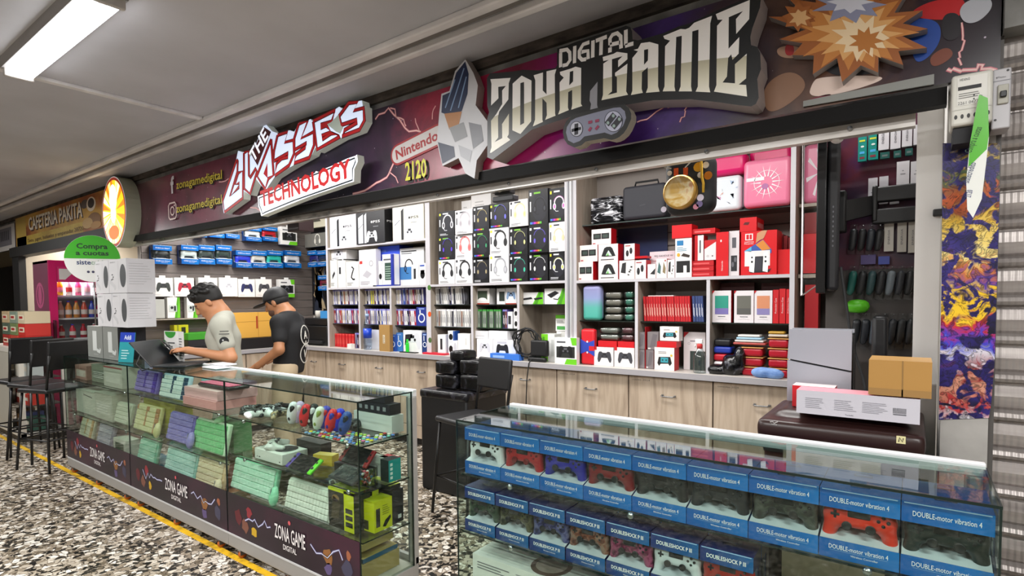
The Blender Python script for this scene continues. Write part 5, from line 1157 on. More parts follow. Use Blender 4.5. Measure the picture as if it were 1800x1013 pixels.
sbox('console_box','plain bright red carton at the shelf end by the oak side panel','console box',c7,1378,1474,782,ZB,.12,'#d8161e',Y=4.03)
for k in range(3):
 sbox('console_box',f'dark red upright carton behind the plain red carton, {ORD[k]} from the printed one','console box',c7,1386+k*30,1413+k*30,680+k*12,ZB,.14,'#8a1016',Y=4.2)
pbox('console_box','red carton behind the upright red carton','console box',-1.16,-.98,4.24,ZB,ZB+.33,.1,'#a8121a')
def wrapstack(cell,label,x0,x1,z0,n,hh,col,y=4.06,d=.12):
 for k in range(n):
  t=empty('wrapped_case',((x0+x1)/2,y,z0+k*(hh+.004)),f'{label}, {("lowest", "second lowest", "third lowest", "fourth from below", "topmost")[k]} of its stack','case',label)
  w=x1-x0-random.uniform(0,.02)
  MB().rbox(-w/2+.01,0,.003,w/2-.01,d,hh-.004,M(col,.4),.02,3).build('case',t)
  b=MB();b.rbox(-w/2,-.004,.0015,w/2,d+.004,hh,WRAPM,.016,2);b.build('wrapper',t)
WRAPM=WRAP
a=xz(cL,90,120,4.02);e=xz(cL,238,400,4.02)
softcase('console_case','upright carry case fading from lilac to teal, in the cell by the aluminium post',a[0]+.012,e[0],4.02,4.10,S5,a[1]-.02,None or(lambda:(lambda mm:mm)(noise_mat('fade',[(0,'#4ea79c'),(1,'#4ea79c')])))(),b_=.03,rim=M('#6a6a90'))
def fade():
 m,nt,b=nodes('lilac_to_teal');sp=nt.nodes.new('ShaderNodeSeparateXYZ');nt.links.new(coords(nt,(1,1,3.3)),sp.inputs[0])
 nt.links.new(ramp(nt,sp.outputs[2],[(0,'#3fa392'),(.35,'#5ab3a6'),(.6,'#8f9cc8'),(1,'#8d86b4')]),b.inputs['Base Color']);b.inputs['Roughness'].default_value=.5;return m
cs_=[o for o in bpy.data.objects if o.name.startswith('console_case')][0]
cs_.children[0].data.materials[0]=fade()
wrapstack(0,'grey carry case in crinkled clear wrap',xz(cL,258,300,4.06)[0],xz(cL,402,300,4.06)[0],S5,4,.055,'#8e8c80')
wrapstack(0,'green carry case in crinkled clear wrap',xz(cL,408,300,4.06)[0],xz(cL,492,300,4.06)[0],S5,4,.056,'#2f8a72')
a=xz(cL,80,465,4.02);e=xz(cL,195,712,4.02)
softcase('console_case','upright red and blue carry case with two snap buttons',a[0]+.012,e[0],4.015,4.075,WT,a[1],M('#d01c28',.45),b_=.02,rim=M('#8a1018'),print_=lambda b,w,h:(b.poly([(0,.3*h),(.45*w,.38*h),(w,.25*h),(w,.7*h),(.5*w,.62*h),(0,.72*h)],M('#2c44b0'),1),b.rect(.62*w,.4*h,w,.53*h,M('#d01c28'),2),b.ell(.5*w,.65*h,.06*w,.03*h,M('#dfe2ea'),3,10),b.ell(.5*w,.35*h,.06*w,.03*h,M('#dfe2ea'),3,10)))
def propad(b,w,h):
 gamepad(b,.55*w,.5*h,.66*w,M('#3f3f45'));b.rect(0,.84*h,.14*w,h,M('#c2141e'),2)
za=atY(*cL(265,602),4.02).z
sbox('gamepad_box','white gamepad box with a red top, beside the red and blue case','box',cL,190,335,602,WT,.1,'#eae6e6',Y=4.02,top='#c2141e',draw=propad)
sbox('gamepad_box','white gamepad box with a red top, beside the oak divider','box',cL,343,494,606,WT,.1,'#eae6e6',Y=4.02,top='#c2141e',draw=propad)
sbox('flat_box','flat red box on the white gamepad box beside the red and blue case','box',cL,220,362,568,za+.001,.08,'#cc1620',Y=4.03,zt=za+.05)
sbox('flat_box','flat red box on the white gamepad box beside the oak divider','box',cL,370,494,568,za+.001,.08,'#cc1620',Y=4.03,zt=za+.05)
wrapstack(0,'pale carry case in crinkled wrap on the red boxes',xz(cL,225,300,4.04)[0],xz(cL,378,300,4.04)[0],za+.053,2,.05,'#7a8278',4.04,.1)
wrapstack(0,'dark red carry case in crinkled wrap on the red boxes',xz(cL,384,300,4.04)[0],xz(cL,490,300,4.04)[0],za+.053,2,.052,'#5a2430',4.04,.1)
def tealpad(b,w,h):
 b.poly([(.15*w,.3*h),(.22*w,.58*h),(.8*w,.6*h),(.88*w,.32*h),(.78*w,.2*h),(.7*w,.3*h),(.32*w,.28*h),(.24*w,.18*h)],M('#17181a'),1);b.rect(.32*w,.34*h,.7*w,.56*h,M('#3a9aa8'),2)
 for u in(.42,.6):b.ell(u*w,.45*h,.04*w,.04*h,M('#1a3a44'),3,8)
 b.ell(.86*w,.66*h,.06*w,.05*h,M('#d8b83a'),3,8);b.lines(.2*w,.74*h,.6*w,.86*h,2,M('#8a8a90'))
z1=atY(*cL(740,605),4.02).z
sbox('accessory_box','white box with a teal gamepad grip, lower front of the middle cell','box',cL,645,796,605,WT,.1,'#ece6e2',Y=4.0,top='#c8141e',side='#c8141e',draw=tealpad)
sbox('flat_box','red box top between the two teal grip boxes','box',cL,664,812,570,z1+.001,.1,'#c8141e',Y=4.01,zt=z1+.045)
sbox('accessory_box','white box with a teal gamepad grip, upper back of the middle cell','box',cL,686,832,448,z1+.048,.08,'#ece6e2',Y=4.03,draw=tealpad)
gr=lambda b,w,h:(b.poly([(.2*w,.1*h),(.5*w,.9*h),(.9*w,.85*h),(.7*w,.2*h)],M('#6a6468'),1),b.rect(.05*w,.02*h,.3*w,.1*h,M('#d8d4d4'),2))
z2=atY(*cL(545,620),4.03).z
for(xa,xb,yt,zz,l)in((512,572,622,WT,'lower grey gift box beside the oak divider'),(580,640,625,WT,'lower grey gift box beside the teal grip box'),(514,574,490,z2,'upper grey gift box beside the oak divider'),(592,676,488,z2,'upper grey gift box beside the teal grip box')):
 sbox('gift_box',l,'box',cL,xa,xb,yt,zz+.002,.1,'#7d7678',Y=4.03,zt=(z2 if zz==WT else None),draw=gr,group='grey gift boxes')
sbox('flat_box','narrow red upright box between the grey gift boxes','box',cL,574,579,450,WT,.12,'#a8121c',Y=4.02)
def frame_print(c1,c2):
 def f(b,w,h):
  b.poly([(0,.9*h),(.12*w,h),(0,h)],M('#c2141e'),3)
  n=8;R_=.12*w
  for k,(c,v0,v1)in enumerate(((c2,.26,.45),(c1,.45,.84))):b.rect(.14*w,v0*h,.86*w,v1*h,M(c,.5),2)
  b.rect(.3*w,.18*h,.7*w,.2*h,M('#6a6a72'),2);b.line([(.2*w,.1*h),(.5*w,.13*h),(.8*w,.1*h)],.01*w,M('#b8b4b8'),2)
 return f
sbox('accessory_box','white tablet box with a clipped corner and grey drawings, behind the spray bottle','box',cL,866,1030,490,WT,.05,'#e9e2e4',Y=4.14,draw=lambda b,w,h:(b.poly([(0,.85*h),(.25*w,h),(0,h)],M('#b8141e'),2),b.rect(.3*w,.75*h,.8*w,.78*h,M('#8a8088'),1),b.ring(.25*w,.7*h,.05*w,.01*w,M('#8a8088'),1,10),b.rect(.3*w,0,w,.5*h,M('#33403c'),1)))
c=atY(*cL(985,800),4.0);t=empty('spray_bottle',(c.x,4.0,WT),'clear spray bottle with a white trigger and red collar','bottle')
b=MB();b.lathe([(0,.0015),(.042,.0015),(.045,.01),(.045,.11),(.04,.14),(.022,.165),(.017,.19)],glass_mat('spray_plastic','#e9eff0',.12,.05),n=16);b.build('body',t)
b=MB();b.lathe([(.02,.175),(.02,.205),(.016,.21)],M('#c83a3a',.4),n=14);b.build('collar',t)
b=MB();b.rbox(-.03,-.012,.21,.02,.012,.245,WHITE,.005);b.tube([(-.025,0,.21),(-.035,0,.185)],.005,WHITE,6);b.build('trigger_head',t)
FP='framed tablet cases with clipped corners'
for xa,xb,c1,c2,nm in((1082,1225,'#2f9a86','#7d74b4','teal and lilac'),(1246,1396,'#6a6a62','#5a5a58','grey'),(1399,1536,'#d8906a','#8d84b8','orange and lilac')):
 sbox('tablet_case_box',f'white framed case box with a {nm} cover','case box',cL,xa,xb,176,S5,.05,'#e9e3e6',Y=4.055,side='#b8141e',top='#b8141e',draw=frame_print(c1,c2),group=FP)
for k,(xa,xb,yt)in enumerate(((1538,1584,170),(1587,1635,162),(1638,1676,165))):
 sbox('tablet_case_box',f'red case box spine, {ORD[k]} from the orange and lilac cover','case box',cL,xa,xb,yt,S5,.16,'#c8141e',Y=4.055,draw=lambda b,w,h:b.text('Protection Case',.65*w,.3*h,.3*w,M('#f0dede'),2,.45*h,ang=PI/2))
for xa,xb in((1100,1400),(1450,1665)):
 sbox('carton','dark red carton behind the framed case boxes, '+('nearer the oak divider' if xa<1300 else 'nearer the oak side panel'),'carton',cL,xa,xb,118,S5,.05,'#5c0c12',Y=4.25)  # deep red cartons at the back of the cell
for k,(c_,hh,nm)in enumerate((('#e6dfe2',.085,'white'),('#c4182a',.05,'red'),('#2038a0',.05,'blue'),('#16161a',.05,'black'))):
 zz=WT+[0,.088,.141,.194][k]
 p=xz(cL,1090,500,4.05)[0];q=xz(cL,1232,500,4.05)[0]
 softcase('flat_case',f'{nm} flat case in the mixed pile beside the oak divider',p,q-.004*k,4.05,4.17,zz,zz+hh,M(c_,.4),b_=.015)
def redbox(x0,x1,z0,hh,label,grp):
 t=empty('red_case',((x0+x1)/2,4.03,z0),label,'case',grp);w=x1-x0
 MB().rbox(-w/2,0,.0015,w/2,.12,hh-.01,M('#b01a2c',.25),.015,3).build('case',t)
 MB().rbox(-w/2-.004,-.004,hh-.009,w/2+.004,.124,hh-.003,M('#d8a05a',.4),.002).build('card',t)
for j,(xa,xb,cn)in enumerate(((1302,1458,'beside the black bag'),(1502,1652,'next to the oak side panel'))):
 p,q=xz(cL,xa,650,4.03)[0],xz(cL,xb,650,4.03)[0]
 for k in range(4 if j else 3):redbox(p,q,WT+k*.067,.066,f'shiny red case, {("lowest", "second lowest", "third lowest", "topmost")[k]} of the stack {cn}','shiny red cases')
def heap(name,label,cat,x,y,z,parts,m,h=.008,lo=(-.2,-.12,0),hi=(.2,.14,.3)):
 """a crumpled soft thing"""
 s=SD(lo,hi,h)
 for c_,r,R_ in parts:s.ell(c_,r,.012,R_)
 s.plane((0,0,.0015),(0,0,-1));b=MB();s.to(b,m);return tag(b.build(name,None,(x,y,z)),label,cat)
BAGM=noise_mat('black_film',[(.4,'#0a0a0c'),(.55,'#17171a'),(.68,'#5c5c66')],(14,14,14),4,.18,dist=1.5,bump=.6)
heap('plastic_bag','crumpled black plastic bag at the foot of the mixed case pile','bag',xz(cL,1185,780,3.99)[0],4.03,WT,[((-.07,0,.03),(.07,.06,.04),None),((.03,0,.06),(.07,.06,.08),None),((.08,0,.11),(.04,.05,.09),None),((.0,.02,.1),(.04,.04,.04),None)],BAGM)
heap('folded_cloth','folded light blue cloth on the worktop in front of the shiny red cases','cloth',xz(cL,1497,840,3.97)[0],3.975,WT,[((-.04,0,.035),(.065,.03,.036),None),((.04,0,.03),(.06,.03,.034),None),((0,0,.05),(.07,.025,.02),None)],noise_mat('blue_cloth',[(.3,'#5a80c0'),(.7,'#8cacdc')],(20,20,40),4,.8,bump=.3),h=.006)
PKG=[('#8fb8d8',.0),('#d8d4d0',.02),('#9a6a5a',.04),('#c8c0b0',.055),('#b8902c',.065)]
for k,(cl,dz)in enumerate((('#b04a44',0),('#d4d0cc',.018),('#9fc4dc',.036),('#e2ded8',.054))):
 p=xz(cL,1235,550,4.03)[0];q=xz(cL,1480,550,4.03)[0]
 zz=WT+.212+dz
 b=MB();b.rbox(p+.01*k,4.035,zz,q-.012*k,4.15,zz+.016,M(cl,.3),.007,3)
 tag(b.build('film_packet'),f'{("dull red", "pale grey", "light blue", "white")[k]} film packet in the heap laid over the red case stack','packet')
for k in range(2):
 p=xz(cL,1500,550,4.04)[0];q=xz(cL,1648,550,4.04)[0];zz=WT+.272+k*.02
 tag(MB().rbox(p,4.04,zz,q-.02*k,4.14,zz+.018,M(('#c8bfb4','#b89030')[k],.3),.008,3).build('film_packet'),('beige','mustard')[k]+' film packet on the taller shiny red case stack','packet')
 # the corner by the pillar
cP=crop(1460,220,4.22);cQ=crop(1400,440,3.896);cR=crop(1300,550,3.376);cT=crop(1380,90,2.155);cM=crop(1600,0,4.05)
AY=2.95
t=empty('side_shelf',(0,0,0),'narrow dark-backed shelf bay between the oak side panel and the wall display','shelves')
MB().box(-.635,SY+.1,S2-.03,-.40,SB,S2-.006,MSHELF).build('shelf',t);MB().box(-.635,SY+.1,2.09,-.40,SB,2.11,MSHELF).build('shelf',t)
b=MB().box(-.635,SB,WT,-.36,SB+.02,2.6,M('#5a524d',.6));b.build('back_panel',t)  # back and side of the bay are darker than the other shelving
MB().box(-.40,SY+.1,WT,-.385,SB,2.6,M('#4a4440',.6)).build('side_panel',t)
softcase('hard_case','pale pink hard case in the narrow side bay',-.62,-.42,SY+.12,SY+.24,2.11,2.50,BABY,b_=.035,print_=lambda b,w,h:[b.poly([(w*.5,h*.5),(w*(.5+.4*math.cos(a)),h*(.5+.4*math.sin(a))),(w*(.5+.4*math.cos(a+.2)),h*(.5+.4*math.sin(a+.2)))],M('#f4eaee'),1)for a in(0,.7,1.6,2.4,3.3,4.2,5.3)],rim=M('#c85a80'))
pbox('console_box','bright red carton in the narrow side bay','console box',-.62,-.42,SY+.13,S2,S2+.26,.1,'#d2141e')
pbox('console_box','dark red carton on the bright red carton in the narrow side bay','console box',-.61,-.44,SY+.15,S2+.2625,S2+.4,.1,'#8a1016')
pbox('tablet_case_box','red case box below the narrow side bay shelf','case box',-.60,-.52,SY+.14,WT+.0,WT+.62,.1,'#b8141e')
P0,P1=atY(1411,380,3.0),atY(1441,380,2.9)
b=MB();V=[atY(1411,520,3.0),atY(1441,500,2.9),atY(1430,238,2.9),atY(1408,300,3.0)]
V=[Vector((P0.x,P0.y,V[0].z)),Vector((P1.x,P1.y,V[1].z)),Vector((P1.x,P1.y,2.42)),Vector((P0.x,P0.y,2.42))]
b.add([tuple(p)for p in V],[(0,1,2,3)],CLEAR)
t=empty('acrylic_panel',(0,0,0),'thin clear acrylic panel with a pale edge beside the television','panel');b.build('sheet',t)
b=MB();b.tube([tuple(p)for p in V],.005,M('#d8cfd0',.4),6,closed=True);b.build('edge_strip',t)
tl=atY(1437,240,2.62);tr_=atY(1479,240,2.62);tb=atY(1458,515,2.62)
mid=(tl+tr_)/2;ang=math.atan2(-mid.x,mid.y)
t=empty('television',(mid.x,2.62,tb.z),'black flat television seen edge-on, held out by the swivel arm','television',rz=ang)
w=(tr_.x-tl.x)*.98;h=tl.z-tb.z
MB().rbox(-w/2,0,0,-w/2+.035,.62,h+.05,M('#0d0d10',.25),.004).build('screen',t)
b=MB();b.rbox(-w/2+.036,.02,.01,w/2,.60,h+.03,M('#1b1b1f',.55),.015);b.fr((-w/2+.036,.015,0))
b.build('back_shell',t)
b=MB();b.fr((-w/2+.04,.018,h*.3))
for k in range(9):b.ell(.02,k*.02,.003,.005,M('#5a5a60'),1,8)
b.build('button_strip',t)
t=empty('swivel_bracket',(0,0,0),'black double swivel arm fixed to the wall display edge','bracket')
f3=lambda x,y,Y=AY-.1:tuple(atY(*cP(x,y),Y))
def bar(x0,y0,x1,y1,Y0,Y1,nm):
 a,c=atY(*cP(x0,y0),Y0),atY(*cP(x1,y1),Y0)
 return MB().rbox(min(a.x,c.x),Y0,min(a.z,c.z),max(a.x,c.x),Y1,max(a.z,c.z),M('#0b0b0c',.5),.006).build(nm,t)
bar(692,362,748,772,AY-.05,AY-.012,'wall_plate');bar(308,462,700,538,AY-.09,AY-.05,'arm_link');bar(308,626,700,706,AY-.09,AY-.05,'arm_link');bar(310,450,345,712,AY-.095,AY-.045,'pivot')
a,c=Vector(f3(325,590,AY-.08)),Vector(f3(85,640,2.80))
b=MB();dx=.028
b.add([(a.x,a.y,a.z-.04),(c.x,c.y,c.z-.045),(c.x,c.y,c.z+.045),(a.x,a.y,a.z+.04),(a.x,a.y+.03,a.z-.04),(c.x,c.y+.03,c.z-.045),(c.x,c.y+.03,c.z+.045),(a.x,a.y+.03,a.z+.04)],[(0,3,2,1),(4,5,6,7),(0,1,5,4),(2,3,7,6),(1,2,6,5),(0,4,7,3)],M('#0b0b0c',.5));b.build('front_arm',t)
MB().rbox(c.x-.03,c.y-.01,c.z-.09,c.x+.015,c.y+.06,c.z+.09,M('#0b0b0c',.5),.008).build('mount_plate',t)
ax0,ax1=atY(1462,400,AY).x,atY(1642,400,AY).x
t=empty('wall_display',(0,0,0),'dark hanging board of phone accessories beside the pillar, with a tan edge rail','display board')
b=MB().box(ax0-.02,AY,WT*.0+.02,ax1-.03,AY+.04,2.7,M('#4e4845',.6))
for k in range(9):b.box(ax0-.02,AY-.004,.1+k*.1,ax1-.03,AY,.185+k*.1,M('#8f8682',.6))
b.build('board',t)
b=MB().box(ax0-.015,AY-.003,1.62,ax1-.035,AY-.0005,2.68,noise_mat('board_print',[(.3,'#1a1030'),(.45,'#3a1430'),(.6,'#5a1a2c'),(.75,'#2a1c5a')],(4,1,4),4,.4));b.build('poster',t)
b=MB().box(ax1-.03,AY-.012,.3,ax1,AY+.03,2.7,M('#8a7040',.5))
for k in range(14):b.box(ax1-.02,AY-.0135,1.0+k*.115,ax1-.006,AY-.012,1.05+k*.115,M('#1a1510'))
b.build('edge_rail',t)
def hang(label,xa,xb,ya,yb,col,dr=None,cr=cP,Y=AY-.035,nm='accessory_box',d=.025,rz=0,ry=0,grp='boxes on the hanging board'):
 p,q=atY(*cr(xa,yb),Y),atY(*cr(xb,ya),Y)
 o=pbox(nm,label,'box',p.x,q.x-.001,Y,p.z,q.z,d,col,draw=dr,group=grp,ry=ry)
 k=MB().tube([(0,d,(q.z-p.z)*.97),(0,.034,(q.z-p.z)*.97)],.003,CHROME,6).build('hook',o)
 return o
tl_=lambda b,w,h:(b.rect(.15*w,.8*h,.8*w,.87*h,M('#cfd83a'),1),b.ell(.5*w,.6*h,.2*w,.04*h,M('#e4efe8'),1,10),b.rect(.2*w,.3*h,.75*w,.4*h,M('#4aa8e0'),1),b.rect(.2*w,.1*h,.75*w,.18*h,M('#8a2a3a'),1))
hang('teal cable box on the hanging board, nearer the security camera',202,272,82,275,'#128a80',tl_);hang('teal cable box on the hanging board, nearer the slim white boxes',277,358,60,262,'#128a80',tl_)
wt_=lambda b,w,h:(b.text('ENERGIA',.6*w,.25*h,.22*w,M('#55555c'),1,.5*h,ang=PI/2),)
OW=['first','second','third','fourth']
for k,(xa,xb,yt,yb)in enumerate(((342,438,-5,192),(442,524,-8,182),(528,610,-10,165),(613,694,-12,150))):
 hang(f'slim white box in the top row of the board, {OW[k]} from the teal boxes',xa,xb,yt,yb,'#dcd9de',wt_)
 hang(f'dark teal package end under the top slim boxes, {OW[k]} from the teal boxes',xa+25,xb+2,yb+3,yb+62,'#1d5a54',lambda b,w,h:b.rect(.2*w,.3*h,.8*w,.6*h,M('#6a7a78'),1))
pl=lambda b,w,h:(b.ell(.5*w,.6*h,.08*w,.02*h,M('#8a8a90'),1,8),b.rect(.3*w,.45*h,.7*w,.48*h,M('#8a8a90'),1))
for k,(xa,xb,yt,yb)in enumerate(((488,588,262,450),(592,680,262,450))):hang(f'slim white box in the second row of the board, {("nearer the television", "by the tan rail")[k]}',xa,xb,yt,yb,'#d9d6da',pl)
for k,(xa,xb,yt,yb)in enumerate(((277,351,388,600),(358,431,376,590),(437,512,455,590))):hang(f'slim white box half behind the swivel arm, {OW[k]} from the television',xa,xb,yt,yb,'#cfccd2',pl)
for k,(xa,xb,yt,yb)in enumerate(((395,472,722,940),(492,568,712,945),(573,650,716,950))):hang(f'cream slim box below the swivel arm, {OW[k]} from the television',xa,xb,yt,yb,'#d2cdc2',wt_)
def blister(label,xa,xb,ya,yb,cr,col,lean,Y=AY-.06):
 p,q=atY(*cr(xa,yb),Y),atY(*cr(xb,ya),Y);w,h=q.x-p.x,q.z-p.z
 t=empty('blister_pack',((p.x+q.x)/2,Y,p.z),label,'package','clear packs on the hanging board');t.rotation_euler=(0,lean,0)
 b=MB();b.box(-w/2,0,0,w/2,.03,h,CLEAR);b.build('tray',t)
 s=SD((-w,-.01,-.02),(w,.06,h+.02),.008);s.cap((-.1*w,.016,.2*h),(.05*w,.016,.75*h),.013,.017,0);s.cap((.1*w,.016,.55*h),(.15*w,.016,.3*h),.012,.009,.01)
 b=MB();s.to(b,M(col,.4));b.build('gadget',t)
 MB().tube([(0,.028,h*.97),(0,.058,h*.97)],.0025,CHROME,6).build('hook',t)
for k,(xa,xb)in enumerate(((125,180),(190,245),(255,310),(318,372))):blister(f'clear tray pack below the swivel arm, {OW[k]} from the television',xa,xb,735,960,cP,('#222428','#1a1a1e','#2b3038','#1a1a1e')[k],.08)
OX=ORD
for k in range(7):blister(f'clear pack in the middle row of the board, {OX[k]} from the television',335+k*66,392+k*66,105,338,cQ,('#1d6a60','#16181c','#26484a','#16181c','#7a8288','#2b2d34','#16181c')[k],.1)
for k in range(7):blister(f'clear pack in the low row of the board, {OX[k]} from the television',365+k*62,420+k*62,432,680,cQ,('#16181c','#26282e','#5a6068','#16181c','#1c1e24','#16181c','#16181c')[k],.08)
hang('small blue pack at the top of the middle clear row',560,640,40,100,'#3a4aa8',None,cQ);hang('small purple pack at the top of the middle clear row',440,545,30,100,'#4a3a78',None,cQ)
c=atY(*cQ(417,385),AY-.07);b=MB();b.lathe([(0,-.03)]+[(.047*math.cos(a),.034*math.sin(a))for a in(-.9,-.5,0,.5,.9)]+[(0,.031)],M('#56b81e',.4),n=20)
o=tag(b.build('round_case',None,(c.x,AY-.062,c.z)),'bright green round pouch hanging between the clear pack rows','pouch')
MB().tube([(0,.03,.02),(0,.06,.02)],.003,CHROME,6).build('hook',o)
c=atY(1470,238,2.37)
t=empty('security_camera',(c.x,c.y,c.z),'small white security camera under the rail beside the television','camera')
b=MB();b.lathe([(0,-.035),(.021,-.034),(.024,-.026),(.024,.03),(.02,.04),(0,.042)],M('#e3e1df',.35),n=18,axis='y');b.build('body',t)
MB().lathe([(0,-.038),(.013,-.0375),(.013,-.034)],BLACK,n=16,axis='y').build('lens',t);MB().rbox(-.012,-.0,.018,.012,.03,.085,M('#d9d7d5',.4),.004).build('mount',t)
b=MB();p=atY(1647,374,2.58);b.rbox(p.x-.012,2.57,p.z-.013,p.x+.028,2.6,p.z+.013,BLACK,.004);tag(b.build('door_stop'),'black rubber block on the white board beside the poster pillar','stopper')
a=atY(*cQ(575,450),2.72);c=atY(*cQ(580,800),2.72)
b=MB();b.rbox(a.x-.028,2.70,1.0,a.x+.028,2.74,a.z,M('#17181b',.4),.015);b.rbox(a.x-.06,2.64,.985,a.x+.06,2.8,1.0,M('#17181b',.4),.006);tag(b.build('headset_stand'),'black upright headset stand behind the brown carton','stand')
tag(MB().box(-.36,2.62,.94,.045,2.92,.985,M('#77706b',.5)).build('ledge'),'grey ledge below the hanging board, behind the brown carton','ledge')
L=[(640,0,2.62),(655,120,2.60),(690,260,2.56),(730,380,2.53),(755,490,2.50)]
P=[atY(*cR(x,y),Y)for x,y,Y in L];top=atY(1478,470,2.66)
tag(MB().tube([tuple(top)]+[tuple(p)for p in P]+[(P[-1].x+.02,2.45,1.07)],.0055,RUBBER,6).build('power_lead'),'black lead running down from the television past the big console','cable')
q=lambda x,y,Y:atY(*cR(x,y),Y)
HY=2.12;fl,frr=q(100,625,HY),q(1108,745,HY)
x0,x1=fl.x,frr.x;zt=1.062
t=empty('storage_chest',(0,0,0),'dark brown plastic chest with a domed lid behind the blue gamepad counter','chest')
MBR=M('#2a1614',.35)
s=SD((x0-.03,HY-.03,zt-.09),(x1+.03,HY+.52,zt+.09),.012)
s.box(((x0+x1)/2,HY+.24,zt-.0325),((x1-x0)/2,.245,.035),.02,0);s.box(((x0+x1)/2,HY+.27,zt+.0),((x1-x0)/2-.045,.19,.03),.03,.03)
b=MB();s.to(b,MBR);b.build('lid',t)
zz=zt-.066
b=MB();b.rbox(x0+.02,HY+.03,.01,x1-.02,HY+.47,zz,M('#17100e',.5),.01);b.build('body',t)
b=MB();b.box(x0+.085,HY+.022,.05,x1-.10,HY+.031,zz-.01,M('#b5a78f',.5));b.build('front_panel',t)
b=MB();b.rbox(x1-.115,HY+.012,zz-.09,x1-.012,HY+.03,zz-.003,M('#120d0c',.5),.006);b.rbox(x0+.02,HY+.012,zz-.05,x0+.085,HY+.03,zz-.003,M('#120d0c',.5),.006);b.build('latch',t)
b=MB();b.fr((q(958,755,HY-.006).x,HY-.0055,q(958,755,HY-.006).z));b.rect(-.012,-.012,.012,.012,M('#d8cf9c'),1);b.line([(-.006,-.007),(-.004,.007),(.004,-.006),(.006,.006)],.003,M('#3a3428'),2);b.build('sticker',t)
b=MB();u0=q(205,657,HY-.006);b.fr((u0.x,HY-.0055,u0.z));b.line([(-.014,.004),(-.004,.006),(.0,.0),(.012,.008)],.004,M('#a8a4a2'),1);b.line([(-.01,-.003),(.01,-.004)],.003,M('#a8a4a2'),1);b.build('emblem',t)
WZ2=zt+.002
a=q(342,625,HY+.05);c=q(1068,715,HY+.05);tp=q(342,510,HY+.05)
WB=M('#dedbe2',.45)
zb=1.034;zt_=zb+.076
def wprint(b,w,h):
 for u0,u1,n in((.08,.28,6),(.33,.52,6),(.56,.76,7)):b.lines(u0*w,.28*h,u1*w,.75*h,n,M('#9a98a0'))
 b.rect(.80*w,.3*h,.90*w,.34*h,M('#55555c'),1)
 for k in range(12):b.rect((.80+k*.0085)*w,.36*h,(.804+k*.0085)*w,.58*h,M('#3a3a40'),1)
 b.text('Teclado',.42*w,.08*h,.06*h,M('#55555c'),1,.07*w)
o=pbox('keyboard_carton','long white carton with a pink top and fine print, lying on the dark chest','carton',a.x,c.x,HY+.03,zt+.031,zt+.031+.082,.10,'#c6c3cb',top='#dc98a6',draw=wprint)
kz=zt+.031+.0855
a=q(766,330,HY+.02);c=q(1138,560,HY+.02)
def kprint(b,w,h):b.line([(.55*w,0),(.55*w,h)],.004,M('#8f6c3a'),1);b.rect(0,.0,w,.2*h,M('#9c7642'),1)
pbox('kraft_carton','brown cardboard carton standing on the long white carton','carton',a.x,c.x,HY+.025,kz,kz+.115,.16,'#b08446',top='#b98f55',draw=kprint)
a=q(316,445,HY+.16);c=q(566,445,HY+.16)
pbox('accessory_box','red and white box standing between the long white carton and big console','box',a.x,c.x,HY+.15,zt+.031,q(420,437,HY+.15).z,.08,'#cc1722',top='#e6dede',draw=lambda b,w,h:b.text('Bocilla smart',.2*w,.82*h,.07*h,M('#f2e4e4'),1,.5*w))
a=q(289,97,HY+.27);c=q(662,490,HY+.27)
t=empty('game_console',(0,0,0),'large pale grey upright game console with a black diagonal seam on the chest','game console')
X0,X1,Z0,Z1=a.x,c.x,zt+.031,a.z;Yc=HY+.26;u=(q(289,277,Yc).z-Z0)/(Z1-Z0);v=(q(662,352,Yc).z-Z0)/(Z1-Z0)
PW=M('#a6a8b2',.4)
b=MB();b.fr((X0,Yc+.02,Z0));W_,H_=X1-X0,Z1-Z0
b.prism([(0,u*H_+.004),(W_,v*H_+.004),(W_,H_),(.006,H_)],.02,PW);b.build('side_plate',t)
b=MB();b.fr((X0,Yc+.02,Z0));b.prism([(0,.002),(W_,.002),(W_,v*H_-.003),(0,u*H_-.003)],.02,PW);b.build('side_plate',t)
MB().rbox(X0+.006,Yc+.018,Z0+.002,X1+.006,Yc+.10,Z1-.012,M('#101014',.2),.006).build('core',t);
b=MB();b.fr((X0,Yc+.12,Z0));b.prism([(0,0),(W_,0),(W_,H_),(0,H_)],.02,PW);b.build('side_plate',t)
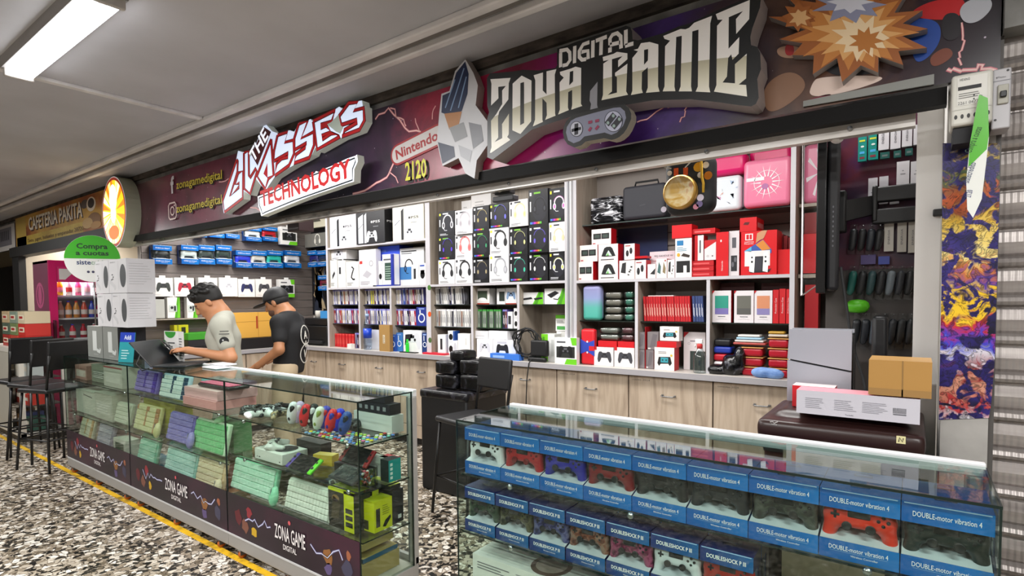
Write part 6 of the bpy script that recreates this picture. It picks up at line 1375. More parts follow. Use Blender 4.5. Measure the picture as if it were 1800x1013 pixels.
def poster_mat():
 m,nt,b=nodes('poster_print');co=coords(nt);sp=nt.nodes.new('ShaderNodeSeparateXYZ');nt.links.new(co,sp.inputs[0])
 n1=N(nt,'ShaderNodeTexNoise',i_Scale=17.,i_Detail=3,i_Distortion=.9);n2=N(nt,'ShaderNodeTexNoise',i_Scale=26.,i_Detail=6,i_Distortion=1.4);n3=N(nt,'ShaderNodeTexNoise',i_Scale=12.,i_Detail=2,i_Distortion=.5)
 for n in(n1,n2,n3):nt.links.new(co,n.inputs['Vector'])
 za,zb=atY(1700,738,2.298).z,atY(1700,250,2.298).z
 mr=N(nt,'ShaderNodeMapRange');mr.inputs[1].default_value=za;mr.inputs[2].default_value=zb;nt.links.new(sp.outputs[2],mr.inputs[0])
 ad=N(nt,'ShaderNodeMath',operation='MULTIPLY_ADD');ad.inputs[1].default_value=.22;nt.links.new(n2.outputs[0],ad.inputs[0]);nt.links.new(mr.outputs[0],ad.inputs[2])
 su=N(nt,'ShaderNodeMath',operation='SUBTRACT');su.inputs[1].default_value=.11;nt.links.new(ad.outputs[0],su.inputs[0])
 hot=ramp(nt,su.outputs[0],[(0,'#e2dfe8'),(.05,'#b81c28'),(.12,'#d89a80'),(.17,'#8a1420'),(.23,'#dcd8e4'),(.28,'#2a3cc0'),(.35,'#c42430'),(.39,'#f0c82a'),(.45,'#e8bc22'),(.49,'#4a2a9a'),(.54,'#c8702e'),(.60,'#f2e08e'),(.72,'#e0b838'),(.76,'#8a4420'),(.81,'#c8581c'),(.87,'#3a5a3a'),(.93,'#c8a838'),(1,'#2a3a6a')])
 cold=ramp(nt,n3.outputs[0],[(.3,'#0e0a28'),(.5,'#241a66'),(.65,'#34287c'),(.75,'#5a2260')])
 mx=nt.nodes.new('ShaderNodeMixRGB');nt.links.new(ramp(nt,n1.outputs[0],[(.47,'#000000'),(.52,'#ffffff')]),mx.inputs[0]);nt.links.new(cold,mx.inputs[1]);nt.links.new(hot,mx.inputs[2])
 ln=nt.nodes.new('ShaderNodeMixRGB');ln.blend_type='MULTIPLY';ln.inputs[0].default_value=.8
 nt.links.new(mx.outputs[0],ln.inputs[1]);nt.links.new(ramp(nt,n2.outputs[0],[(.40,'#ffffff'),(.46,'#3a2a30'),(.50,'#ffffff'),(.60,'#ffffff'),(.63,'#6a4a40'),(.66,'#ffffff')]),ln.inputs[2])
 nt.links.new(ln.outputs[0],b.inputs['Base Color']);b.inputs['Roughness'].default_value=.35
 return m
POST=poster_mat()
b=MB();b.fr((0,2.298,0))
E_=[(1657,252),(1757,252),(1757,330),(1753,480),(1748,640),(1742,712),(1738,735),(1650,738),(1655,500)]
b.prism([(p.x,p.z)for p in(atY(x,y,2.298)for x,y in E_)],.0015,POST)
o=tag(b.build('poster'),'tall colourful swirling poster on the pillar, torn at its lower corner','poster')
g=lambda x,y,Y:atY(*cM(x,y),Y)
MYv=2.19
t=empty('electric_meter',(0,0,0),'white electricity meter with a dark counter window above the poster pillar','meter')
a,c=g(296,570,MYv),g(585,860,MYv)
b=MB().rbox(a.x,MYv,c.z,c.x,2.298,a.z+.012,M('#d9d8cf',.4),.008);b.build('case',t)
w,h=c.x-a.x,a.z+.012-c.z
b=MB();b.fr((a.x,MYv-.0005,c.z));b.rect(.14*w,.38*h,.86*w,.93*h,M('#e6e5df'),1);b.rect(.16*w,.68*h,.72*w,.75*h,M('#17171a'),2)
for k in range(5):b.rect((.18+k*.11)*w,.69*h,(.25+k*.11)*w,.74*h,M('#e6e5df'),3)if k>9 else None
b.lines(.18*w,.52*h,.7*w,.64*h,3,M('#6a6a66'));b.text('HEXING',.2*w,.86*h,.05*h,M('#3a3a3c'),2,.24*w);b.text('2261 0477',.16*w,.40*h,.06*h,M('#5a5a58'),2,.5*w)
for v in(.48,.55):b.ell(.55*w,v*h,.022*w,.016*h,BLACK,2,10)
b.build('face_plate',t)
b=MB();b.fr((a.x,MYv-.0005,c.z));b.rect(.02*w,.30*h,.98*w,.31*h,M('#b5b4ac'),1)
for k in range(6):b.ell((.12+k*.155)*w,.17*h,.04*w,.045*h,M('#3a3a3a'),1,10)
b.build('terminal_cover',t)
b=MB().box(a.x+.006,MYv+.02,c.z-.05,c.x-.01,2.297,c.z-.002,M('#15151a',.6));b.build('wiring_gap',t)
a,c=g(580,500,MYv+.02),g(712,905,MYv+.02)
t=empty('breaker_box',(0,0,0),'grey circuit breaker plate beside the electricity meter','breaker')
a.x=max(a.x,g(586,500,MYv).x+.002)
b=MB().rbox(a.x,MYv+.02,c.z,c.x,2.298,a.z,M('#bdbcc0',.4),.004);b.build('plate',t)
w,h=c.x-a.x,a.z-c.z
b=MB().rbox(a.x+.28*w,MYv+.012,c.z+.40*h,a.x+.86*w,MYv+.021,c.z+.72*h,M('#aaa89c',.4),.002);b.rbox(a.x+.40*w,MYv+.002,c.z+.50*h,a.x+.74*w,MYv+.013,c.z+.60*h,BLACK,.002);b.build('switch',t)
b=MB();b.fr((a.x,MYv+.0195,c.z))
for u,v in((.8,.95),(.2,.15)):b.ell(u*w,v*h,.08*w,.02*h,M('#3a3a3c'),1,10)
b.text('BTicino',.2*w,.84*h,.03*h,M('#55555a'),1,.5*w);b.rect(.02*w,.79*h,.98*w,.80*h,M('#8a8a90'),1);b.build('face_plate',t)
RB=[(735,165),(768,178),(772,330),(762,420),(745,560),(712,632),(690,600),(686,490),(700,350),(720,240)]
RY_=2.165
t=empty('hanging_ribbon',(0,0,0),'green and white printed ribbon tag hanging in front of the electricity meter','tag')
pp=[atY(*cT(x,y),RY_)for x,y in RB]
b=MB();b.fr((0,RY_,0));b.prism([(p.x,p.z)for p in pp],.0015,M('#e9ebe6',.3));
gp=[atY(*cT(x,y),RY_)for x,y in((735,165),(768,178),(772,320),(764,372),(694,440),(700,350),(720,240))]
b.fr((0,RY_-.0015,0));b.poly([(p.x,p.z)for p in gp],M('#54b428',.3),1)
p=atY(*cT(718,385),RY_);b.text('Compra a cuotas',p.x-.008,p.z,.018,M('#123a1a'),2,.075,ang=1.25);p=atY(*cT(702,500),RY_);b.text('sistecrédito',p.x-.004,p.z,.017,M('#2a3a6a'),2,.06,ang=1.3);p=atY(*cT(706,555),RY_);b.text('2120',p.x-.002,p.z,.014,M('#3a3a78'),2,.022,ang=1.35)
b.build('strip',t)
MB().tube([(pp[0].x+.006,RY_-.001,pp[0].z-.004),(pp[0].x+.004,MYv+.003,pp[0].z+.006)],.002,GREY,6).build('pin',t)
tag(MB().rbox(.0,2.30,atY(1602,183,2.3).z-.01,.012,2.32,atY(1602,183,2.3).z+.014,M('#d8b81c',.4),.003).build('cable_clip'),'small yellow clip on the black beam beside the electricity meter','clip')
# gamepads (shared solids)
def pad_solid(h=.0035):
 s=SD((-.1,-.08,-.045),(.1,.07,.045),h)
 s.box((0,.012,0),(.058,.030,.017),.014,0)
 for k in(-1,1):
  s.ell((k*.052,.014,0),(.030,.030,.018),.012)
  s.cap((k*.058,.0,-.004),(k*.070,-.050,-.008),.021,.0155,.012)
  s.box((k*.052,.042,-.003),(.018,.006,.008),.005,.006)
 return s.mesh()
PV,PQ=pad_solid()
def mesh_of(fn,name):
 b=MB();fn(b);o=b.build(name);me=o.data;bpy.data.objects.remove(o);return me
_pm={}
def gp(parent,x,y,z,col,rot=(PI/2,0,0),sc=1.,stick='#1a1a1d',touch='#1d1d21',glossy=.32,mesh=None,top=False,label=None,group=None,detail=True):
 """one gamepad: body, touchpad, two thumbsticks, cross, four buttons"""
 k=col if isinstance(col,str)else col.name
 if k not in _pm:
  _pm[k]=mesh_of(lambda b:b.add(PV,PQ,M(col,glossy)if isinstance(col,str)else col,True),'gamepad')
 o=bpy.data.objects.new('gamepad',_pm[k]);COL.objects.link(o);o.parent=parent
 o.location=(x,y,z);o.rotation_euler=rot;o.scale=(sc,sc,sc)
 if label:tag(o,label,'gamepad',group)
 if not detail:return o
 for nm,key,f in(('touchpad',touch,lambda b:b.rbox(-.026,.010,.010,.026,.040,.0195,M(touch,.3),.004)),('direction_pad',stick,lambda b:(b.rbox(-.0635,.010,.012,-.0425,.017,.022,M(stick,.4),.002),b.rbox(-.0565,.003,.012,-.0495,.024,.022,M(stick,.4),.002))),('action_button',stick+'b',lambda b:[b.lathe([(.0045,.012),(.0045,.021),(.003,.022),(0,.022)],M(stick,.3),(.053+dx,.0135+dy,0),10)for dx,dy in((.0105,0),(-.0105,0),(0,.0105),(0,-.0105))]),('thumbstick',stick+'s',lambda b:b.lathe([(.006,.010),(.006,.02),(.0115,.023),(.0115,.028),(.009,.0275),(0,.0265)],M(stick,.45),(0,0,0),14))):
  if('p',nm,key)not in _pm:_pm[('p',nm,key)]=mesh_of(f,nm)
  for xx in((-.026,.026)if nm=='thumbstick' else(0,)):
   q=bpy.data.objects.new(nm,_pm[('p',nm,key)]);COL.objects.link(q);q.parent=o
   if nm=='thumbstick':q.location=(xx,-.011,0)
 return o
def camo(name,a,b_,c):return noise_mat(name,[(.36,a),(.48,b_),(.6,c)],(40,40,40),3,.32,dist=1)
WHITEIN=M('#c3c8ce',.5)
def carton_mesh(w,h,d,c1,c2,t1,t2,hd,tr,cap1):
 def f(b):
  e=.0015
  b.add([(-w/2,0,0),(w/2,0,0),(w/2,0,tr),(-w/2,0,tr)],[(0,1,2,3)],c1)
  b.add([(-w/2,0,h-hd),(w/2,0,h-hd),(w/2,0,h),(-w/2,0,h)],[(0,1,2,3)],c1)
  b.add([(-w/2,0,h),(w/2,0,h),(w/2,d,h),(-w/2,d,h)],[(0,1,2,3)],c2)
  b.add([(-w/2,d,0),(w/2,d,0),(w/2,d,h),(-w/2,d,h)],[(1,0,3,2)],c2)
  for s in(-1,1):
   x=s*w/2
   b.add([(x,0,0),(x,d,0),(x,d,h),(x,.0,h),(x,0,h-hd),(x,d*.62,h-hd*1.0),(x,d*.62,tr*1.35),(x,0,tr)],[(0,1,2,5,6,7)if False else(0,1,6,7),(1,2,5,6),(2,3,4,5)],c2)
  b.add([(-w/2+e,0.001,tr),(w/2-e,.001,tr),(w/2-e,d*.62,tr*1.35),(-w/2+e,d*.62,tr*1.35)],[(0,1,2,3)],WHITEIN)
  b.add([(-w/2+e,d*.62,tr*1.35),(w/2-e,d*.62,tr*1.35),(w/2-e,d*.62,h-hd),(-w/2+e,d*.62,h-hd)],[(0,1,2,3)],WHITEIN if False else M('#5d6672',.5))
  b.add([(-w/2,0,0),(w/2,0,0),(w/2,d,0),(-w/2,d,0)],[(3,2,1,0)],c2)
  b.fr((-w/2,0,0));W=M('#eef2f6',.4)
  b.text(t1,.5*w,h-hd*.66,hd*.27,W,2,w*(.74 if len(t1)>14 else .62),'c',bold=cap1)
  b.text(t1,.5*w,tr*.52,tr*.25,W,2,w*(.74 if len(t1)>14 else .62),'c',bold=cap1)
  b.text(t2,.58*w,tr*.26,tr*.10,W,2,w*.34,'c')
  b.rect(.14*w,tr*.44,.86*w,tr*.455,M('#7fb0d8',.4),1)
  b.rect(.03*w,h-hd*.08,.97*w,h-hd*.03,M('#a9cdea',.3),1)
 return mesh_of(f,'carton')
def bluemat(name,a,c):
 m,nt,b=nodes(name);sp=nt.nodes.new('ShaderNodeSeparateXYZ');nt.links.new(coords(nt,(5.5,1,1)),sp.inputs[0])
 ad=N(nt,'ShaderNodeMath',operation='ADD');ad.inputs[1].default_value=.5;nt.links.new(sp.outputs[0],ad.inputs[0])
 nt.links.new(ramp(nt,ad.outputs[0],[(0,a),(1,c)]),b.inputs['Base Color']);b.inputs['Roughness'].default_value=.22
 return m
BB=bluemat('print_blue','#0e57a4','#136cb8');BB2=M('#0b458a',.25);BN=bluemat('print_navy','#0b2064','#12609e');BN2=M('#0c1c58',.25)
BW,BHt,BD=.1745,.183,.1
CM4=carton_mesh(BW,BHt,BD,BB,BB2,'DOUBLE-motor vibration 4','Wireless Controller',.050,.050,.0)
CM3=carton_mesh(.150,.176,BD,BN,BN2,'DOUBLESHOCK P III','Wireless Controller',.046,.046,.02)
WIN=mesh_of(lambda b:b.add([(-.085,.0012,.048),(.085,.0012,.048),(.085,.0012,.136),(-.085,.0012,.136)],[(0,1,2,3)],CLEAR),'window')
WIN3=mesh_of(lambda b:b.add([(-.073,.0012,.044),(.073,.0012,.044),(.073,.0012,.132),(-.073,.0012,.132)],[(0,1,2,3)],CLEAR),'window')
TAB=mesh_of(lambda b:(b.tube([(-.02,.05,0),(-.02,.045,.006),(-.012,.04,.012),(.012,.04,.012),(.02,.045,.006),(.02,.05,0)],.0022,WRAP,6),b.box(-.022,.048,0,.022,.056,.002,WRAP)),'hang_tab')
def winbox(label,x,y,z,cm,win,h,col,group,tilt=-.12,parent=None,**k):
 t=empty('gamepad_box',(x,y,z),label,'gamepad box',group)
 for nm,me,loc in(('carton',cm,(0,0,0)),('window',win,(0,0,0)),('hang_tab',TAB,(0,0,h))):
  o=bpy.data.objects.new(nm,me);COL.objects.link(o);o.parent=t;o.location=loc
 gp(t,0,.032,h*.535,col,(PI/2+tilt,0,0),**k)
 return t
COLS=[('#e2e3e6','white'),('#a81c26','clear red'),('#2a2a96','dark violet blue'),('#7a1820','dark red'),('#1c1d20','black'),('#24252a','charcoal'),(camo('camo_grey','#1a1c1a','#2d302c','#4a4d46'),'dark camouflage'),('#d8321c','bright orange-red'),('#12201e','black-green')]
ZR1,ZR2=.815+.0015,.585+.0015
for k,(c,nm)in enumerate(COLS):
 x=RX0+.02+BW/2+k*.1765
 winbox(f'blue window box with a {nm} gamepad, {ORD[k]} in the upper row',x,RY0+.028,ZR1,CM4,WIN,BHt,c,'blue window gamepad boxes',stick='#17171a' if nm!='clear red' else '#6a1018',touch='#141416')
 winbox(f'blue gamepad box standing behind the {nm} gamepad box, {ORD[k]} from the chair end',x,RY0+.028+BD+.004,ZR1,CM4,WIN,BHt,('#22242a','#2b2f3a')[k%2],'blue window gamepad boxes',detail=False)
C3=[(camo('camo_green','#12241c','#1f3a2c','#3a4a3c'),'green camouflage'),(camo('camo_olive','#1c1c14','#33321f','#55523a'),'olive camouflage'),(camo('camo_blue','#14163a','#2a2c66','#5a5c8a'),'blue camouflage'),(camo('camo_rust','#3a1c14','#7a3c28','#8a6a5a'),'rust camouflage'),(camo('camo_pink','#3c0c24','#7a1c48','#a04a6c'),'plum camouflage'),('#dadde0','white'),('#a8261c','red')]
for k,(c,nm)in enumerate(C3):
 x=RX0+.016+.075+k*.1545
 winbox(f'navy window box with {nm} gamepad, {ORD[k]} in the lower row',x,RY0+.028,ZR2,CM3,WIN3,.176,c,'navy window gamepad boxes',sc=.9,stick='#1c1c20',touch='#26262c')
 winbox(f'navy gamepad box behind the {nm} gamepad box in the lower row',x,RY0+.028+BD+.004,ZR2,CM3,WIN3,.176,'#22242a','navy window gamepad boxes',sc=.9,detail=False)
zf=.1395
def kbtop(b,w,d):
 b.ell(.52*w,.32*d,.13*w,.3*d,M('#5a463e'),1,22);b.ell(.52*w,.32*d,.10*w,.22*d,M('#9a8a80'),2,20)
 b.poly([(.42*w,.86*d),(.62*w,.70*d),(.64*w,.8*d),(.46*w,.93*d)],M('#8f86c0'),2);b.text('keyboard',.1*w,.7*d,.03,M('#55555a'),2,.14*w);b.rect(.66*w,.66*d,.86*w,.72*d,M('#a8a4b0'),2)
o=pbox('keyboard_carton','grey-white printed carton on the floor of the blue gamepad counter','carton',-1.40,-.80,RY0+.03,zf,zf+.36,.28,'#d9d9d4',draw=lambda b,w,h:(b.lines(.04*w,.86*h,.3*w,.95*h,3,M('#6a6a70')),b.lines(.35*w,.84*h,.8*w,.95*h,4,M('#8a8a90'))),drawT=kbtop)
pbox('keyboard_carton','darker carton further along the floor of the blue gamepad counter','carton',-.74,-.14,RY0+.06,zf,zf+.3,.24,'#8f8578')
# keyboards and mice in the pastel counters
def kb_mesh(cases,keys,w=.34,h=.145,rows=5,n=14,key2=None):
 """standing upright, leaning back: local z up the board"""
 def f(b):
  b.rbox(-w/2,0,0,w/2,.03,h,M(cases,.45),.01,3)
 def g(b):
  random.seed(len(cases)+rows)
  ph=(h-.018)/rows
  for r in range(rows):
   x=-w/2+.010;off=(w-.02)/n
   for k in range(n):
    if r==0 and 4<=k<=8:
     if k==4:b.rbox(x,-.009,.009+r*ph,x+off*5-.0025,.002,.009+(r+1)*ph-.003,M(keys,.5),.003,1)
     x+=off;continue
    c=key2 if key2 and(k in(n-1,n-2,6)or(r==rows-1 and k in(0,7)))else keys
    b.rbox(x,-.009,.009+r*ph,x+off-.0025,.002,.009+(r+1)*ph-.003,M(c,.5),.003,1);x+=off
 return mesh_of(f,'case'),mesh_of(g,'key_field')
_kb={}
def keyboard(label,x,y,z,cases,keys,lean=-.22,w=.34,h=.145,key2=None,rz=0.,mouse=None,flat=False,group='keyboards in the glass counter',rows=5):
 k=(cases,keys,w,h,key2)
 if k not in _kb:_kb[k]=kb_mesh(cases,keys,w,h,rows,14,key2)
 t=empty('keyboard',(x,y,z+.031*math.sin(-lean)),label,'keyboard',group);t.rotation_euler=(lean,0,rz)
 for nm,me in zip(('case','key_field'),_kb[k]):
  o=bpy.data.objects.new(nm,me);COL.objects.link(o);o.parent=t
 return t
_ms={}
def mouse(label,x,y,z,col,rot=(PI/2-.2,0,0),group='mice in the glass counter'):
 if col not in _ms:
  s=SD((-.05,-.07,-.01),(.05,.07,.05),.005);s.ell((0,0,.008),(.032,.056,.03),0);s.plane((0,0,0),(0,0,-1))
  b=MB();s.to(b,M(col,.35));b.box(-.0015,.008,.034,.0015,.045,.038,M('#8a8a90'));o=b.build('mouse');_ms[col]=o.data;bpy.data.objects.remove(o)
 o=bpy.data.objects.new('computer_mouse',_ms[col]);COL.objects.link(o);o.location=(x,y,z);o.rotation_euler=rot
 return tag(o,label,'mouse',group)
Z1,Z2,Z0=.825+.001,.53+.001,.139
FYb=LY0+.075
def kx(px,py=700,Y=None):return max(atY(px,py,Y or FYb).x,-6.112)
def kbprint(c):return lambda b,w,h:(b.rect(.08*w,.2*h,.92*w,.7*h,M(c),1),b.lines(.12*w,.25*h,.88*w,.65*h,4,M('#f2ede8')))
pbox('keyboard_carton','pinkish keyboard box at the stool end of the top counter shelf','carton',kx(120),kx(154),FYb,Z1,Z1+.125,.2,'#b98a80',draw=kbprint('#d8c0b4'))
pbox('keyboard_carton','grey-green keyboard box, second on the top counter shelf from the stools','carton',kx(158),kx(186),FYb+.02,Z1,Z1+.15,.2,'#9a9c8c',draw=kbprint('#8a8c80'))
pbox('keyboard_carton','white keyboard box with a red edge, third on the top counter shelf from the stools','carton',kx(189),kx(221),FYb-.02,Z1,Z1+.165,.2,'#d9d4c8',draw=lambda b,w,h:(b.rect(0,.92*h,w,h,M('#b05a5a'),1),b.rect(.1*w,.2*h,.9*w,.7*h,M('#e8e2d8'),1)))
pbox('keyboard_carton','white keyboard carton with a dark handle slot, middle counter shelf by the stools','carton',kx(132,720),kx(168,720),FYb,Z2,Z2+.2,.2,'#d4d4c6',draw=lambda b,w,h:b.poly([(.4*w,.86*h),(.85*w,.78*h),(.85*w,.74*h),(.4*w,.82*h)],M('#2a2a2c'),1))
pbox('keyboard_carton','grey-white keyboard carton beside the one with the handle slot','carton',kx(170,720),kx(200,720),FYb-.01,Z2,Z2+.22,.2,'#c9c6b8',draw=kbprint('#d8d4c8'))
keyboard('cream keyboard on the middle shelf at the end of the stool section',kx(212,730),FYb,Z2,'#cfd0bd','#dcdcca',w=.28,h=.17)
keyboard('cream and orange keyboard on the counter floor nearest the stools',kx(151,760),FYb-.01,Z0+.16,'#d8d0b4','#e4ddc4',w=.3,h=.19,key2='#d8a86a')
pbox('keyboard_carton','low tan carton under the cream and orange keyboard','carton',kx(125,800),kx(163,800),FYb-.03,Z0,Z0+.158,.2,'#a89478')
keyboard('lilac-grey keyboard on the counter floor in the stool section',kx(183,780),FYb-.01,Z0+.15,'#9a90a4','#b8b0c0',w=.3,h=.2)
pbox('keyboard_carton','pink-brown carton behind the lilac-grey keyboard','carton',kx(165,760),kx(206,760),FYb+.07,Z0,Z0+.38,.18,'#b08a84')
pbox('keyboard_carton','low dark carton under the lilac-grey keyboard','carton',kx(165,800),kx(202,800),FYb-.03,Z0,Z0+.148,.1,'#6a5a52')
pbox('accessory_box','white box with a green window on the counter floor at the first glass seam','box',kx(205,790),kx(226,790),FYb-.02,Z0,Z0+.28,.1,'#d8d4c8',draw=lambda b,w,h:b.rect(.15*w,.62*h,.85*w,.9*h,M('#4a5a44'),1))
keyboard('purple keyboard on the top shelf just past the first glass seam',kx(253,670),FYb,Z1,'#7a68b8','#9a86d0',w=.36,h=.165,key2='#5a3ab0')
keyboard('pale blue keyboard with dark teal keys on the top shelf',kx(304,685),FYb-.01,Z1,'#b4cfdc','#dce8e4',w=.40,h=.17,key2='#12405e')
zz=Z1
for k,(cl,nm,dz,dx)in enumerate((('#e8a0a0','coral pink',.055,0),('#efb8bc','pale pink',.06,.02))):
 pbox('keyboard_carton',f'flat {nm} keyboard carton, {("lower", "upper")[k]} of the pair in the middle section','carton',kx(330),kx(392)-.03,FYb-.03+.01*k,zz,zz+dz,.26,cl,top='#f0c4c4');zz+=dz+.002
t=empty('keyboard',(kx(368,690),FYb+.02,zz+.002),'pink and black keyboard lying flat on the pink cartons','keyboard');
MB().rbox(-.2,0,0,.2,.14,.022,M('#2a2226',.4),.008).build('case',t)
b=MB()
for r in range(4):
 for k in range(13):b.rbox(-.19+k*.029,.012+r*.03,.021,-.19+k*.029+.025,.012+r*.03+.025,.03,M('#e8688c',.45),.003,1)
b.build('key_field',t)
for k,(cl,nm)in enumerate((('#8fc4c8','aqua'),('#c0a8d0','lilac'))):
 pbox('keyboard_carton',f'flat {nm} keyboard box at the back of the top shelf, middle section','carton',kx(328)+k*.22,kx(328)+.2+k*.22,FYb+.1,zz+.004 if False else Z1+.121,Z1+.15,.16,cl)
keyboard('yellow-cream keyboard with brown keys on the middle shelf',kx(256,740),FYb-.01,Z2,'#d8cd94','#e6dfb0',w=.40,h=.2,key2='#c08a5a')
mouse('yellow-cream mouse leaning by the yellow-cream keyboard',kx(285,750),FYb-.02,Z2+.058,'#ddd49a')
keyboard('lavender keyboard on the middle shelf between cream and green ones',kx(314,750),FYb-.01,Z2,'#6f63b4','#8d82c8',w=.36,h=.2)
mouse('lavender mouse leaning by the lavender keyboard',kx(344,775),FYb-.02,Z2+.058,'#9a90d4')
keyboard('light green keyboard with white frame on the middle shelf',kx(366,770),FYb-.01,Z2,'#cfe8c8','#7cc488',w=.42,h=.2)
mouse('pale green mouse on the top edge behind the light green keyboard',kx(373,745),FYb+.07,Z2+.2,'#a8dca8',rot=(.1,0,0))
pbox('keyboard_carton','green carton standing behind the light green keyboard','carton',kx(352,760),kx(392,760)-.02,FYb+.075,Z2,Z2+.195,.12,'#5a8a5c')
pbox('keyboard_carton','yellow-green carton standing behind the yellow-cream keyboard','carton',kx(238,730),kx(292,730),FYb+.06,Z2,Z2+.235,.12,'#a8a040')
keyboard('mint keyboard low in the middle section by the first glass seam',kx(258,790),FYb-.01,Z0+.17,'#8fd0b4','#b4e2cc',w=.3,h=.195)
keyboard('pale aqua keyboard low in the middle section',kx(315,800),FYb-.01,Z0+.16,'#9fd0c8','#c4e6e0',w=.44,h=.21)
keyboard('peach keyboard low in the middle section by the second glass seam',kx(366,820),FYb-.01,Z0+.15,'#e0bc94','#ecd4b4',w=.34,h=.2)
mouse('peach mouse leaning beside the peach keyboard',kx(391,840),FYb-.02,Z0+.20,'#ecd4b4')
for xa,xb,hh,cl,nm in((236,275,.168,'#4f7a90','teal-blue'),(283,345,.158,'#8a5a44','brown'),(347,395,.148,'#9a6a50','reddish brown')):
 pbox('keyboard_carton',f'{nm} carton holding up the low keyboards of the middle section','carton',kx(xa,820),kx(xb,820)-.02,FYb-.03,Z0,Z0+hh,.2,cl)
pbox('keyboard_carton','long brown carton lying behind the aqua and peach keyboards','carton',kx(283,800),kx(386,800)-.06,FYb+.08,Z0+.16,Z0+.37,.1,'#8a4f38')
Z3a,Z3b,Z3c=.821,.599,.363
keyboard('mint green keyboard leaning on the low shelf beside the second glass seam',kx(446,855),FYb-.02,Z3c,'#8fd4b0','#c4e8d4',w=.46,h=.19)
mouse('mint green mouse leaning beside the mint keyboard',kx(494,880),FYb-.03,Z3c+.058,'#8fdcb4')
keyboard('white keyboard leaning on the low shelf with a white lead',kx(543,890),FYb-.02,Z3c,'#c8ccc0','#e4e6dc',w=.40,h=.165)
MB_t=MB().tube([(kx(570,870),FYb+.04,Z3c+.15),(kx(568,860),FYb+.04,Z3c+.2),(kx(572,850),FYb+.05,Z3c+.21),(kx(578,850),FYb+.09,Z3c+.1),(kx(580,850),FYb+.1,Z3c+.004)],.004,WHITE,6)
tag(MB_t.build('keyboard_lead'),'thin white lead looping up behind the white keyboard','cable')
pbox('keyboard_carton','dark carton behind the mint and white keyboards on the low shelf','carton',kx(415,850),kx(580,870),FYb+.12,Z3c,Z3c+.2,.1,'#5a5238')
def yb(b,w,h):
 b.rect(.62*w,0,w,h,M('#d8dc1c'),1);b.rect(0,.93*h,w,h,M('#d8dc1c'),1)
 for k in range(3):b.rect(.68*w,(.12+.17*k)*h,.95*w,(.24+.17*k)*h,M('#26261c'),2)
 b.poly([(.1*w,.2*h),(.4*w,.25*h),(.5*w,.7*h),(.2*w,.8*h)],M('#4a4030'),2);b.ell(.3*w,.75*h,.15*w,.1*h,M('#8a6a3a'),2,10)
pbox('accessory_box','tall black box with a yellow edge and three small pictures','box',kx(582,890),kx(628,900)-.006,LY0+.06,Z3c,Z3c+.2,.1,'#26241e',draw=yb,side='#2a2a2c',top='#d8dc1c')
def yb2(b,d,h):
 b.rect(.1*d,.15*h,.32*d,.75*h,M('#24261c'),1);b.poly([(.45*d,.12*h),(.6*d,.3*h),(.9*d,.42*h),(.92*d,.32*h),(.62*d,.08*h)],M('#24261c'),1);b.lines(.45*d,.5*h,.9*d,.85*h,5,M('#8a8c1c'))
o=pbox('accessory_box','bright yellow stick box behind the end glass on the low shelf','box',-2.20,-2.115,LY0+.12,Z3c,Z3c+.155,.115,'#d4d81a',drawR=yb2,draw=lambda b,w,h:b.rect(.05*w,.05*h,.5*w,.35*h,M('#3a3c1c'),1))
o2=MB().box(-.03,.05,.155,-.028,.09,.185,M('#d4d81a',.4)).build('hang_tab',o)
pbox('accessory_box','large dark grey carton behind the bright yellow stick box','box',-2.38,-2.125,LY0+.245,Z3c,Z3c+.17,.075,'#1d1d21',side='#26262b',drawR=lambda b,d,h:(b.rect(.5*d,.12*h,.8*d,.24*h,M('#e4e4e4'),1),))
pbox('accessory_box','flat box with a yellow band lying on the large dark grey carton','box',-2.37,-2.14,LY0+.245,Z3c+.172,Z3c+.195,.07,'#2a2a30',top='#c8cc1c')
pbox('tan_carton','tan carton on the counter floor behind the end glass','carton',-2.44,-2.13,LY0+.05,Z0,Z0+.09,.24,'#a8935c',top='#b7a266')
pbox('tan_carton','flat blue-edged tan carton under the tilted one behind the end glass','carton',-2.42,-2.13,LY0+.06,Z0+.092,Z0+.115,.22,'#2a5a7a',top='#b09a60')
o=pbox('tan_carton','tilted tan carton resting on top of the counter floor cartons','carton',-2.41,-2.15,LY0+.06,Z0+.125,Z0+.158,.21,'#a8935c',top='#b7a05e',ry=-.12)
heap('plastic_bag','crumpled clear plastic bag on the counter floor near the rear post','bag',-2.2,LY1-.085,Z0,[((0,0,.03),(.05,.03,.035),None),((.03,.01,.05),(.03,.025,.04),None)],M('#c4c8cc',.2),h=.008,lo=(-.1,-.06,0),hi=(.1,.05,.12))
t=empty('game_console',(kx(455,800),LY0+.05,Z3b),'white slim console lying flat with a round black vent','game console')
MB().rbox(0,0,.001,.28,.16,.063,M('#dcdcd6',.45),.004).build('body',t)
b=MB();b.lathe([(.062,.0635),(.062,.066),(.02,.0665),(0,.0665)],M('#26262a',.5),(.19,.085,0),26);b.build('vent',t)
b=MB();b.fr((0,0,0));b.ell(.03,.018,.004,.004,BLACK,1,8);b.rect(.045,.015,.06,.021,BLACK,1);b.rect(.25,.015,.262,.021,BLACK,1);b.build('port_strip',t)
gp(None,kx(468,780)+.02,LY0+.12,Z3b+.063+.019,'#d6d6d2',rot=(0,0,2.4),label='pale grey gamepad resting on the white slim console',stick='#3c3c40',touch='#c8c8c4')
